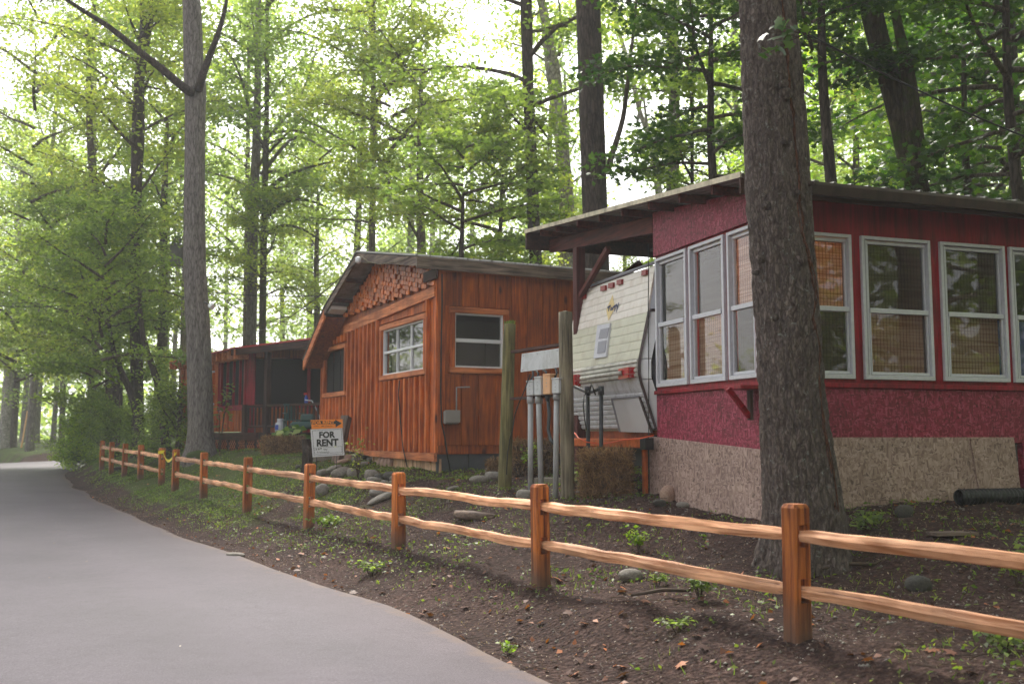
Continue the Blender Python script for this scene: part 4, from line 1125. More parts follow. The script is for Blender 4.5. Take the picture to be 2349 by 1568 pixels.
# side wall: wide knotty planks, window, utility box
SE = 9.0
ztw = reav[1] - .1
w3 = (GR.uz(1042, 780)[0], GR.uz(1154, 780)[0], GR.uz(1100, 844)[1], GR.uz(1100, 720)[1])
GR.holes('backing_wall', 0.0, SE, 1.30, ztw, [w3], -.12, -.03, M['stain_dk'], cb)
u = .13
zside = GR.uz(1030, 1021)[1]
GR.box('corner_board', .002, .125, zside, ztw, -.03, .012, M['stain_z'], cb)
while u < 7.5:
    wd = .30; segs = [(zside, ztw)]
    if u + wd > w3[0] - .1 and u < w3[1] + .1: segs = [(zside, w3[2] - .11), (w3[3] + .11, ztw)]
    ua, ub_ = u, u + wd - .008
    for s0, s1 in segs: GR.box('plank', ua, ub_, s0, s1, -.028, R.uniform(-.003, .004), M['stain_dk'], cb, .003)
    if len(segs) == 2:
        if ua < w3[0] - .1: GR.box('plank', ua, w3[0] - .1, w3[2] - .108, w3[3] + .108, -.028, 0, M['stain_dk'], cb, 0)
        if ub_ > w3[1] + .1: GR.box('plank', w3[1] + .1, ub_, w3[2] - .108, w3[3] + .108, -.028, 0, M['stain_dk'], cb, 0)
    u += wd
cased_window(GR, w3, cb, 1, 2, gl='glassdk', barw=.03)
u = .02
while u < 7:
    GR.box('skirt_panel', u, u + .55, .7, zside - .01, -.09, -.06, M['greyskirt'], cb); u += .56
ba = GR.uz(1015, 942); bb = GR.uz(1047, 972)
eb = GR.box('utility_box', ba[0], bb[0], bb[1], ba[1], .014, .12, M['elecbox'], cb, .015)
GR.box('lid', ba[0] - .01, bb[0] + .01, bb[1] + .02, ba[1] + .012, .12, .135, M['elecbox'], eb, .006)
c1 = [GR.P(*GR.uz(x, y, .03), .03) for x, y in ((1047, 942), (1047, 888), (1078, 887))]
MB().tube(c1, .012, 6).build('conduit', M['pvc'], cb, smooth=True)
c1 = [GR.P(*GR.uz(x, y, .04), .04) for x, y in ((1014, 628), (1014, 700), (1012, 800), (1011, 900), (1013, 970), (1020, 1000), (1025, 1035), (1033, 1080))]
MB().tube(c1, .012, 6).build('cable', M['cable'], cb, smooth=True)
c1 = [GL.P(*GL.uz(x, y, .07), .07) for x, y in ((916, 872), (914, 905), (918, 960), (925, 1030), (934, 1070))]
MB().tube(c1, .010, 6).build('cable', M['cable'], cb, smooth=True)
# roof: two sloping slabs with ribbed metal on top, fascias, soffit
def roof_slab(name, prof, n_out, n_in, th, mat, parent, up=0.0):
    V = []
    for nn in (n_out, n_in):
        for (u_, z_) in prof: V.append((u_, nn, z_ + up))
        for (u_, z_) in prof: V.append((u_, nn, z_ + up - th))
    n = len(prof); Fc = []
    for i in range(n - 1):
        Fc += [(i, i + 1, 2 * n + i + 1, 2 * n + i), (n + i, 3 * n + i, 3 * n + i + 1, n + i + 1), (i, n + i, n + i + 1, i + 1), (2 * n + i, 2 * n + i + 1, 3 * n + i + 1, 3 * n + i)]
    Fc += [(0, 2 * n, 3 * n, n), (n - 1, 2 * n - 1, 4 * n - 1, 3 * n - 1)]
    return mk(name, V, Fc, mat, parent, GL.M, recalc=True)
ue = reav[0] - .0
prof_r = [(ue, reav[1] + .01), (peak[0], peak[1] + .02)]
prof_l = [(peak[0], peak[1] + .02), (brk[0], brk[1] + .02), (lend[0], lend[1] + .02)]
w = O1 + .02; k = 0
while w > -8.5:
    for pr in (prof_r, prof_l):
        roof_slab('roof_sheet', pr, w, w - .88, .012, M['metalroof'], cb, .012)
        for dw in (.0, .22, .44, .66): 
            pass
    w -= .90
rb = MB()
w = O1
while w > -8.0:
    for pr in (prof_r, prof_l):
        for i in range(len(pr) - 1):
            (ua, za), (ub_, zb_) = pr[i], pr[i + 1]
            V = [(ua, w, za), (ub_, w, zb_), (ub_, w - .03, zb_), (ua, w - .03, za), (ua, w - .005, za + .035), (ub_, w - .005, zb_ + .035), (ub_, w - .025, zb_ + .035), (ua, w - .025, za + .035)]
            rb.add(V, BOXF)
    w -= .22
tag(rb.build('roof_rib', M['metalroof'], cb, GL.M, recalc=True), kind='stuff')
def fascia(u0, z0, u1, z1, h0, h1, n0, n1, mat, nm='fascia'):
    GL.poly(nm, [(u0, z0 - h0), (u1, z1 - h1), (u1, z1), (u0, z0)], n0, n1, mat, cb)
fascia(reav[0], reav[1], peak[0], peak[1], .15, .17, O1 - .035, O1, M['greywood'])
fascia(peak[0] + .002, peak[1], brk[0], brk[1], .13, .13, O1 - .035, O1, M['greywood'])
fascia(brk[0] + .002, brk[1] - .02, lend[0], lend[1], .20, .20, O1 - .035, O1 + .004, M['stain_x'])
roof_slab('soffit', [(ue + .02, reav[1] - .03), (peak[0], peak[1] - .03), (brk[0], brk[1] - .03)], O1 - .04, 0.0, .02, M['metalroof'], cb)
roof_slab('soffit', [(brk[0] + .01, brk[1] - .16), (lend[0] - .01, lend[1] - .14)], O1 - .04, -.3, .02, M['stain_dk'], cb)
roof_slab('roof_deck', [(ue + .02, reav[1] - .01), (peak[0], peak[1] - .01), (brk[0], brk[1] - .01), (lend[0] - .02, lend[1] - .01)], 0.0, -8.0, .10, M['darkwood'], cb)
for (ux) in (1.2, 2.0, peak[0] + .8, peak[0] + 1.6):
    GL.box('lookout', ux, ux + .05, rooftop(ux) - .14, rooftop(ux) - .055, -.02, O1 - .05, M['redbrown'], cb)
GL.poly('eave_return', [(brk[0] - .10, brk[1] - .03), (brk[0] - .36, brk[1] + .03), (brk[0] - .36, brk[1] - .04), (brk[0] - .10, brk[1] - .11)], .05, O1 - .05, M['white'], cb)
# eave board along the side wall
efz = reav[1]
GR.box('fascia', -O1 - .0, 8.0, efz - .19, efz + .0, -ue - .002, -ue + .035, M['greywood'], cb)
GR.box('soffit', -O1 + .01, 8.0, efz - .05, efz - .03, .0, -ue, M['darkwood'], cb)
GR.box('frieze', .05, 8.0, ztw - .08, efz - .06, .0, .05, M['stain_x'], cb)
GL.box('verge_block', ue - .02, ue + .55, efz - .33, efz - .16, .06, .10, M['darkwood'], cb)
ins = thing('service_drop', GL.P(peak[0], peak[1] - .2, O1 + .05), 'white insulator with a slack cable under the peak of the stained cabin roof', 'insulator')
ip = GL.P(*G(822, 597, O1 + .06), O1 + .06)
MB().tube([ip + Vector((0, 0, .07)), ip + Vector((0, 0, .05)), ip + Vector((0, 0, -.03)), ip + Vector((0, 0, -.06))], [.02, .055, .055, .02], 12).build('insulator', M['white'], ins, smooth=True)
q = [GL.P(*G(x, y, O1 + .03), O1 + .03) for x, y in ((829, 588), (845, 600), (866, 605), (890, 604), (915, 599), (940, 589))]
MB().tube(q, .010, 6).build('slack_cable', M['postgrey'], ins, smooth=True)

# ------------------------------------------------------------------ porch cabin far left
pc = thing('porch_cabin', (at_depth(600, 1010, 26.5).x, 27.5, 1.3), 'low red framed cabin with screened walls and railed porch at left', 'cabin')
def D_(cx, cy): return 451.0 + cx * .19176, 751.7 + cy * .19176
Q = at_depth(563, 998, 26.0)
aL = math.radians(37)
PL = Face(Q.x, Q.y, -math.sin(aL), math.cos(aL), 1)
PRt = at_depth(745, 998, 23.6)
PR = Face(Q.x, Q.y, PRt.x - Q.x, PRt.y - Q.y, -1)
PW = Face(Q.x, Q.y + .0, math.cos(math.radians(4)), math.sin(math.radians(4)), -1)
def lz(face, cx, cy, n=0.0): return face.uz(*D_(cx, cy), n)
zfl = lz(PL, 560, 1250)[1]; zrail = lz(PL, 560, 920)[1]; ztp = lz(PL, 560, 375)[1]; zrf = lz(PL, 620, 245)[1]
um = [lz(PL, c, 700)[0] for c in (575, 515, 440, 365, 290, 262)]
LP = 4.9
for i in range(5):
    PL.box('screen', um[i] + .02, um[i + 1] - .02, zrail, ztp, -.05, -.04, M['screen'], pc, 0)
for i in range(6): PL.box('red_post', um[i] - (.05 if i in (0, 4) else .022), um[i] + (.05 if i in (0, 4) else .022), zrail, ztp + .05, -.06, .02, M['redtrim'], pc)
PL.box('red_rail', -.06, um[5], zrail - .13, zrail, -.04, .03, M['redtrim'], pc); PL.box('red_rail', -.06, LP, ztp + .05, ztp + .16, -.04, .03, M['redtrim'], pc)
uu = .02
while uu < LP:
    zz1 = zrail - .135 if uu < um[5] else ztp + .05
    PL.box('siding_panel', uu, uu + .38, zfl + .02, zz1, -.05, .0, M['stain_z'], pc, .003); PL.box('batten', uu - .02, uu + .02, zfl + .02, zz1, .002, .03, M['stain_z'], pc, .003); uu += .40
wleft = cased_window(PL, (um[5] + .35, um[5] + .9, zrail + .1, ztp - .25), pc, 1, 1, .05, 'alu', 'white', None, 'glassdk')
PL.box('deck_beam', -.9, LP, zfl - .20, zfl + .0, .02, .10, M['darkwood'], pc)
for uu in np.arange(-.85, LP, .62):
    PL.box('skirt_post', uu - .05, uu + .05, 1.15, zfl - .20, .02, .09, M['darkwood_z'], pc)
lat = MB()
zl0, zl1 = 1.2, zfl - .2
for uu in np.arange(-1.2, LP, .13):
    for s_ in (1, -1):
        a_ = (uu, .045 + .012 * s_, zl0) if s_ > 0 else (uu + (zl1 - zl0), .045 + .012 * s_, zl0); b_ = (uu + (zl1 - zl0), .045 + .012 * s_, zl1) if s_ > 0 else (uu, .045 + .012 * s_, zl1)
        d_ = .009; lat.add([(a_[0] - d_, a_[1] - .004, a_[2]), (a_[0] + d_, a_[1] - .004, a_[2]), (b_[0] + d_, b_[1] - .004, b_[2]), (b_[0] - d_, b_[1] - .004, b_[2]), (a_[0] - d_, a_[1] + .004, a_[2]), (a_[0] + d_, a_[1] + .004, a_[2]), (b_[0] + d_, b_[1] + .004, b_[2]), (b_[0] - d_, b_[1] + .004, b_[2])], BOXF)
PL.box('shade_backing', -.85, LP, 1.1, zfl - .2, -.02, .0, M['dark'], pc, 0)  # added dark sheet standing in for the shade behind the lattice
tag(lat.build('lattice', M['stain_x'], pc, PL.M), kind='stuff')
# back wall behind the porch
for (a_, b_) in ((.05, 1.55), (1.60, 3.05)):
    PW.box('screen', a_ + .05, b_ - .05, zrail, ztp, -.06, -.05, M['screen'], pc, 0)
for uu in (.0, 1.56, 3.05): PW.box('red_post', uu, uu + (.09 if uu else .22), zfl, ztp + .2, -.03, .04, M['redtrim'], pc)
PW.box('red_rail', .23, 3.05, zrail - .08, zrail, -.03, .045, M['redtrim'], pc); PW.box('header_board', .0, 5.6, ztp + .02, zrf - .02, -.12, -.02, M['stain_dk'], pc)
uu = .25
while uu < 3.0: PW.box('siding_panel', uu, uu + .34, zfl, zrail - .085, -.05, .0, M['stain_dk'], pc, .003); uu += .345
door = PW.box('door', 3.16, 4.1, zfl, ztp - .05, -.10, -.07, M['screen'], pc, 0)
PW.box('door_frame', 3.13, 3.21, zfl, ztp - .02, -.06, .03, M['redtrim'], door); PW.box('door_frame', 4.08, 4.18, zfl, ztp - .02, -.06, .03, M['redtrim'], door); PW.box('door_frame', 3.21, 4.08, ztp - .10, ztp + .02, -.06, .03, M['redtrim'], door)
MB().tube([PW.P(3.06, ztp - .1, .06), PW.P(3.06, ztp - .25, .08)], .06, 10).build('porch_light', M['alu'], pc, smooth=True)
PW.box('siding_panel', 4.2, 6.0, zfl, ztp, -.05, .0, M['stain_dk'], pc)
# room behind the screens, deck, roof
m = MB()
bk = PL.P(LP, 0, 0) ; 
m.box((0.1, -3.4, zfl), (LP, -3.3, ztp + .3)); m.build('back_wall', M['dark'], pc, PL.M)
dk = [Q, PR.P(3.9, 0, 0), PR.P(3.9, 0, -2.4) + Vector((1.0, 1.5, 0)), Q + Vector((2, 3, 0))]
def flat(name, pts, z0, z1, mat, parent):
    n = len(pts); V = [(p.x, p.y, z0) for p in pts] + [(p.x, p.y, z1) for p in pts]
    return mk(name, V, [tuple(range(n)), tuple(range(2 * n - 1, n - 1, -1))] + [(i, i + n, (i + 1) % n + n, (i + 1) % n) for i in range(n)], mat, parent, None, recalc=True)
flat('deck', dk, zfl - .08, zfl - .01, M['darkwood'], pc)
# railing
k = 0
rl0, rl1 = 0.0, 3.55
PR.box('handrail', rl0, rl1, zrail - .08, zrail - .02, -.04, .05, M['darkwood'], pc); PR.box('bottom_rail', rl0, rl1, zfl + .12, zfl + .18, -.03, .03, M['darkwood'], pc)
for uu in np.arange(.12, rl1, .17): PR.box('baluster', uu - .018, uu + .018, zfl + .18, zrail - .08, -.018, .018, M['darkwood_z'], pc, 0)
up_ = lz(PR, 848, 700)[0]
PR.box('post', up_ - .07, up_ + .07, zfl - .3, zrf - .15, -.07, .07, M['darkwood_z'], pc); PR.box('post', -.06, .07, zfl - .05, zrail, -.02, .09, M['darkwood_z'], pc)
# roof
er = .45
ridge_out = [PL.P(LP, zrf - .1, er), PL.P(-.25, zrf, er), PR.P(-.1, zrf, er), PR.P(4.2, zrf + .02, er)]
back = [PL.P(LP, zrf + .1, -3.5), PL.P(1.0, zrf + .16, -3.0), PR.P(1.5, zrf + .16, -2.4), PR.P(4.2, zrf + .16, -2.2)]
V = [tuple(p) for p in ridge_out + back] + [(p.x, p.y, p.z - .04) for p in ridge_out + back]
Fc = [(i, i + 1, i + 5, i + 4) for i in range(3)] + [(i + 8, i + 12, i + 13, i + 9) for i in range(3)] + [(i, i + 8, i + 9, i + 1) for i in range(3)] + [(4, 5, 13, 12), (5, 6, 14, 13), (6, 7, 15, 14), (0, 4, 12, 8), (3, 11, 15, 7)]
mk('roof', V, Fc, M['redroof'], pc, None, recalc=True)
PR.box('fascia', -.1, 4.2, zrf - .20, zrf - .045, er - .06, er - .02, M['darkwood'], pc)
for uu in np.arange(-.2, LP, .42): PL.box('rafter_tail', uu, uu + .06, zrf - .30, zrf - .06, .04, er - .02, M['stain_x'], pc)
PL.box('header_board', -.1, LP, ztp + .165, zrf - .05, -.04, .02, M['stain_dk'], pc)

# ------------------------------------------------------------------ split rail fences
def fence_post(parent, x, y, ztop, w=.145, seed=0):
    zb = H(x, y) - .12
    h = ztop - zb
    Mx = Matrix.Translation((x, y, zb)) @ Matrix.Rotation(math.atan2(DF[1], DF[0]) + R.uniform(-.06, .06), 4, 'Z') @ Matrix.Rotation(R.uniform(-.012, .012), 4, 'X')
    V = []; Fc = []
    sl = [(h - .20, .075), (h - .54, .075)]        # rail slots
    prof = [(-.5, -.38), (-.38, -.5), (.38, -.5), (.5, -.38), (.5, .38), (.38, .5), (-.38, .5), (-.5, .38)]
    def ringat(z, s, j=0.0):
        return [(px_ * w * s + float(vnoise(z * 2.5 + seed * 7, i * .9)) * .012, py_ * w * s + float(vnoise(z * 2.1 + seed * 5 + 3, i * .8)) * .012, z) for i, (px_, py_) in enumerate(prof)]
    def solid(z0, z1, nseg, y0=None, y1=None, cap0=True, cap1=True):
        base_ = len(V); n = 8
        for k in range(nseg + 1):
            z = z0 + (z1 - z0) * k / nseg
            r_ = ringat(z, 1.0 if h - z > .02 else .80)
            if y0 is not None: r_ = [(a, min(max(b, y0), y1), c) for a, b, c in r_]
            V.extend(r_)
        for k in range(nseg):
            for i in range(n):
                Fc.append((base_ + k * n + i, base_ + k * n + (i + 1) % n, base_ + (k + 1) * n + (i + 1) % n, base_ + (k + 1) * n + i))
        Fc.append(tuple(base_ + i for i in range(n - 1, -1, -1))); Fc.append(tuple(base_ + nseg * n + i for i in range(n)))
    s1 = sorted(sl)
    solid(0, s1[0][0] - .075, 5); solid(s1[0][0] + .075, s1[1][0] - .07, 3); solid(s1[1][0] + .07, h - .025, 2); solid(h - .025, h, 1)
    for zc, hh in s1:
        for (a, b) in ((-.5 * w - .02, -.26 * w), (.26 * w, .5 * w + .02)): solid(zc - .076, zc + .076, 1, a, b)
    return mk('post', V, Fc, M['post'], parent, Mx)
def fence_rail(parent, a, b, hgt, dep, seed):
    d = b - a; L = d.length + .10
    Mx = Matrix.Translation(a - d.normalized() * .05) @ d.to_track_quat('X', 'Z').to_matrix().to_4x4()
    n = 44; V = []; m = 7
    base_ = [(-.5, -.32), (-.15, -.5), (.42, -.42), (.5, .05), (.30, .46), (-.12, .5), (-.46, .30)]
    for k in range(n + 1):
        t = k / n; x = L * t
        tp = min(1, min(t, 1 - t) / .07); tp = .55 + .45 * tp
        oy = float(vnoise(x * .9 + seed * 13, 1.7)) * .02; oz = float(vnoise(x * .8 + seed * 17, 7.7)) * .012 * min(1, min(t, 1 - t) * 8)
        oz += float(vnoise(x * 3.4 + seed * 5, 3.3)) * .018
        for i, (p_, q_) in enumerate(base_):
            w_ = 1 + float(vnoise(x * 2.2 + seed * 3, i * 1.7)) * .34 + float(vnoise(x * 9 + seed * 3, i * 2.7)) * .14
            V.append((x, p_ * dep * w_ * tp + oy, q_ * hgt * w_ * tp + oz))
    Fc = [(k * m + i, k * m + (i + 1) % m, (k + 1) * m + (i + 1) % m, (k + 1) * m + i) for k in range(n) for i in range(m)]
    Fc += [tuple(range(m - 1, -1, -1)), tuple(n * m + i for i in range(m))]
    return mk('rail', V, Fc, M['rail'], parent, Mx)
_posts = []
for (xp, yt) in ((1815, 1155), (1240, 1110), (918, 1083), (714, 1063), (573, 1048), (474, 1037), (409, 1030), (377, 1027), (329, 1020), (292, 1017), (262, 1013), (240, 1010)):
    r_ = (xp - CX) / F_PX; s_ = (P1[0] - P1[1] * r_) / (-DF[0] + DF[1] * r_)
    x_, y_ = P1[0] + DF[0] * s_, P1[1] + DF[1] * s_
    _posts.append((x_, y_, at_depth(xp, yt, y_).z))
x_, y_ = P1[0] - DF[0] * 3.05, P1[1] - DF[1] * 3.05
near = [(x_, y_, 1.15)] + _posts[:7]; far = _posts[7:]
x_, y_ = P1[0] - DF[0] * 6.1, P1[1] - DF[1] * 6.1
near = [(x_, y_, 1.15)] + near
for lab, ps, sd_ in (('long orange brown split rail fence running along the road in front of the cabins', near, 0), ('short far run of split rail fence beyond the gap tied with yellow tape', far, 50)):
    fo = thing('split_rail_fence', (ps[0][0], ps[0][1], H(ps[0][0], ps[0][1])), lab, 'fence')
    for i, (x_, y_, z_) in enumerate(ps): fence_post(fo, x_, y_, z_, .136, i + sd_)
    for i in range(len(ps) - 1):
        a_, b_ = Vector(ps[i]), Vector(ps[i + 1])
        for dz_, hh in ((.20, .090), (.54, .090)):
            fence_rail(fo, a_ - Vector((0, 0, dz_)), b_ - Vector((0, 0, dz_)), hh, .085, i * 2 + dz_ + sd_)
# yellow tape across the gap
ta, tb = Vector(_posts[6]), Vector(_posts[7])
V = []; n = 16
for k in range(n + 1):
    t = k / n; p_ = tb.lerp(ta, t) - Vector((0, 0, .05 + .28 * math.sin(math.pi * t) * (1 - .4 * t)))
    tw = .5 * math.sin(t * 7)
    V += [p_ + Vector((0, .02 * tw, -.03)), p_ + Vector((0, -.02 * tw, .03))]
m_ = MB(); m_.add(V, [(2 * k, 2 * k + 2, 2 * k + 3, 2 * k + 1) for k in range(n)])
for q, s_ in ((tb, 1), (ta, -1)):
    for j in range(3):
        a_ = q + Vector((0, -.08, -.06)); w_ = [a_ + Vector((R.uniform(-.07, .07) * t, -.02 * t, -.05 + R.uniform(-.02, .04) * t)) for t in (0, .5, 1, 1.4)]
        VV = []
        for p_ in w_: VV += [p_ + Vector((0, 0, -.022)), p_ + Vector((.01, 0, .022))]
        m_.add(VV, [(2 * k, 2 * k + 2, 2 * k + 3, 2 * k + 1) for k in range(3)])
tag(m_.build('warning_tape', M['tape']), 'yellow tape tied across the gap between two fence posts', 'tape')

# ------------------------------------------------------------------ for rent sign
S0 = at_depth(750, 1003, 18.0)
SF = Face(S0.x, S0.y, 1.0, .10, -1)
sg_ = thing('rent_sign', (S0.x, S0.y, H(S0.x, S0.y)), 'white for rent sign with an orange arrow sign above it, standing behind the fence', 'sign')
def S(px, py): return SF.uz(px, py)
wb = SF.poly('board', [S(717, 1048), S(790, 1043), S(785, 980), S(712, 984)], -.012, .0, M['signwhite'], sg_)
ob = SF.poly('arrow_board', [S(715, 984), S(786.5, 981), S(786, 961), S(712.5, 963)], -.010, .004, M['signorange'], sg_)
def skewtext(txt, px, py, wpx, hpx, mat, parent, bold=True, n=.004, rot=-.035):
    me = text_mesh(txt, 1.0, False) if not bold else text_mesh(txt, 1.0, 2.2)
    co = np.array([v.co[:] for v in me.vertices]); mn, mx_ = co.min(0), co.max(0)
    kz = S0.y / F_PX
    for v in me.vertices:
        v.co.x = (v.co.x - (mn[0] + mx_[0]) / 2) / (mx_[0] - mn[0]) * wpx * kz; v.co.y = (v.co.y - (mn[1] + mx_[1]) / 2) / (mx_[1] - mn[1]) * hpx * kz; v.co.z = v.co.z * .3
    me.materials.append(mat)
    u_, z_ = S(px, py)
    R4 = Matrix(((SF.u.x, 0, SF.out.x, 0), (SF.u.y, 0, SF.out.y, 0), (0, 1, 0, 0), (0, 0, 0, 1)))
    return place('lettering', me, parent, Matrix.Translation(SF.P(u_, z_, n)) @ R4 @ Matrix.Rotation(-rot, 4, 'Z'))
skewtext('FOR', 750.5, 996.5, 36, 15, M['signblack'], wb); skewtext('RENT', 751.5, 1014.5, 49, 16.5, M['signblack'], wb)
def border(pp, t, mat, parent, n):
    for i in range(4):
        a_, b_ = pp[i], pp[(i + 1) % 4]; L = math.dist(a_, b_); nx, ny = -(b_[1] - a_[1]) / L * t, (b_[0] - a_[0]) / L * t
        SF.poly('border', [S(*a_), S(*b_), S(b_[0] + nx, b_[1] + ny), S(a_[0] + nx, a_[1] + ny)], .001, n, mat, parent)
border([(716.5, 987), (783, 983), (787, 1040.5), (720, 1044.5)], .7, M['signblack'], wb, .003)
border([(720.5, 1026.5), (783.5, 1022.5), (785, 1036.5), (722, 1040.5)], .5, M['signblack'], wb, .003)
for i_, (x0, y0, L_) in enumerate(((724, 1030, 3), (729, 1029.5, 4), (735, 1028, 3), (742, 1030.5, 9), (727, 1036.5, 28))):
    pts = [SF.P(*S(x0 + L_ * t, y0 + 1.6 * math.sin(t * (6 + L_) + i_)), .003) for t in np.linspace(0, 1, 14)]
    MB().tube(pts, .0035, 4).build('handwriting', M['signblack'], wb)
skewtext('FOR RENT', 742, 968.5, 50, 7, M['signorange'], ob, n=.009)
SF.poly('arrow', [S(714.5, 973), S(770, 972), S(770, 979.5), S(784, 970), S(769, 961.8), S(769.5, 964.5), S(714.2, 965)][::1], .0045, .006, M['signblack'], ob)
SF.poly('panel', [S(715, 980.5), S(769, 978.5), S(769, 973), S(715, 974)], .007, .008, M['signorange'], ob)
for (x0, L_) in ((720, 12), (737, 6), (745, 17)):
    pts = [SF.P(*S(x0 + L_ * t, 976.6 + .9 * math.sin(t * 22)), .010) for t in np.linspace(0, 1, 18)]
    MB().tube(pts, .0025, 4).build('handwriting', M['signblack'], ob)
for xx in (726, 772):
    a_ = SF.P(*S(xx, 1046), -.016); b_ = Vector((a_.x, a_.y, H(a_.x, a_.y) - .1)); MB().tube([a_ + Vector((0, 0, .5)), b_], .006, 5).build('wire_leg', M['galv'], sg_)

# post stump beside it
def ground_at_depth(px, Y):
    q = at_depth(px, 998, Y); return Vector((q.x, q.y, H(q.x, q.y)))
st = ground_at_depth(704, 19.0)
so = thing('tree_stump', st, 'knobbly dark stump just left of the white for rent sign', 'stump')
V = []; seg = 12; ztops = at_depth(704, 1006, 19).z - st.z
for k in range(7):
    for j in range(seg):
        a_ = 6.283 * j / seg; rr = (.10 - .02 * k / 6) * (1 + float(vnoise(j * .9, k * 1.3)) * .9)
        V.append((rr * math.cos(a_), rr * math.sin(a_), -.1 + (ztops + .1) * k / 6))
mk('stump_body', V, [(k * seg + j, k * seg + (j + 1) % seg, (k + 1) * seg + (j + 1) % seg, (k + 1) * seg + j) for k in range(6) for j in range(seg)] + [tuple(6 * seg + j for j in range(seg))], M['bark_dark'], so, Matrix.Translation(st))
# leaning board behind the sign
a_ = at_depth(781, 1010, 19.3); b_ = at_depth(795, 955, 19.5)
tag(strut('leaning_board', Vector((a_.x - .05, a_.y - .1, H(a_.x, a_.y) - .05)), b_, .16, M['greywood'], None), 'grey board leaning against the battens behind the orange arrow sign', 'board')
# cinder block
cbk = on_ground(735, 1058)
cc = thing('cinder_block', cbk, 'pale hollow concrete block lying under the for rent sign', 'block', rz=.5)
m_ = MB(); bl = WM[cc.name]
for a, b in (((-.32, -.1, 0), (.32, -.07, .2)), ((-.32, .07, 0), (.32, .1, .2)), ((-.32, -.07, 0), (-.28, .07, .2)), ((-.02, -.07, 0), (.02, .07, .2)), ((.28, -.07, 0), (.32, .07, .2)), ((-.30, -.07, .03), (.30, .07, .05))): m_.box(a, b)
m_.build('block_body', M['concrete'], cc, bl)
sl = on_ground(1268, 1108)
tag(mk('concrete_slab', *box_vf((-.24, -.10, -.05), (.24, .10, .075)), M['concrete'], None, Matrix.Translation(sl) @ Matrix.Rotation(-.3, 4, 'Z')), 'flat concrete slab on the soil between the two round poles', 'slab')

# ------------------------------------------------------------------ stones
def stone_mesh(seed):
    bm = bmesh.new(); bmesh.ops.create_icosphere(bm, subdivisions=3, radius=1.0)
    co = np.array([v.co[:] for v in bm.verts])
    d = vnoise3(co[:, 0] * 1.1 + seed * 9, co[:, 1] * 1.1, co[:, 2] * 1.1) * .38 + vnoise3(co[:, 0] * 2.7, co[:, 1] * 2.7 + seed * 7, co[:, 2] * 2.7) * .14
    for v, k in zip(bm.verts, d): v.co *= 1 + float(k)
    me = bpy.data.meshes.new('stone'); bm.to_mesh(me); bm.free()
    me.polygons.foreach_set('use_smooth', [True] * len(me.polygons)); return me
SM = [stone_mesh(k) for k in range(7)]
def g5(x, y): return 657.7 + x * .18, 920.8 + y * .18
def stone(px, py, w, h, mat, lab, tilt=0.0, group=None, lift=.3, flat_=1.0):
    q = on_ground(px, py + h * .45)
    k = q.y / F_PX; rx = w / 2 * k * 1.12; rz = h / 2 * k * 1.3
    me = SM[R.randrange(7)].copy(); me.materials.clear(); me.materials.append(M[mat])
    Mx = Matrix.Translation(q + Vector((0, rx * .3, rz * .65))) @ Matrix.Rotation(tilt, 4, 'Y') @ Matrix.Rotation(R.uniform(-.4, .4), 4, 'Z') @ Matrix.Diagonal((rx * 1.05, rx * .8, rz, 1))
    o = place('stone', me, None, Mx)
    tag(o, lab, 'stone', group or 'loose stones on the bank'); return o
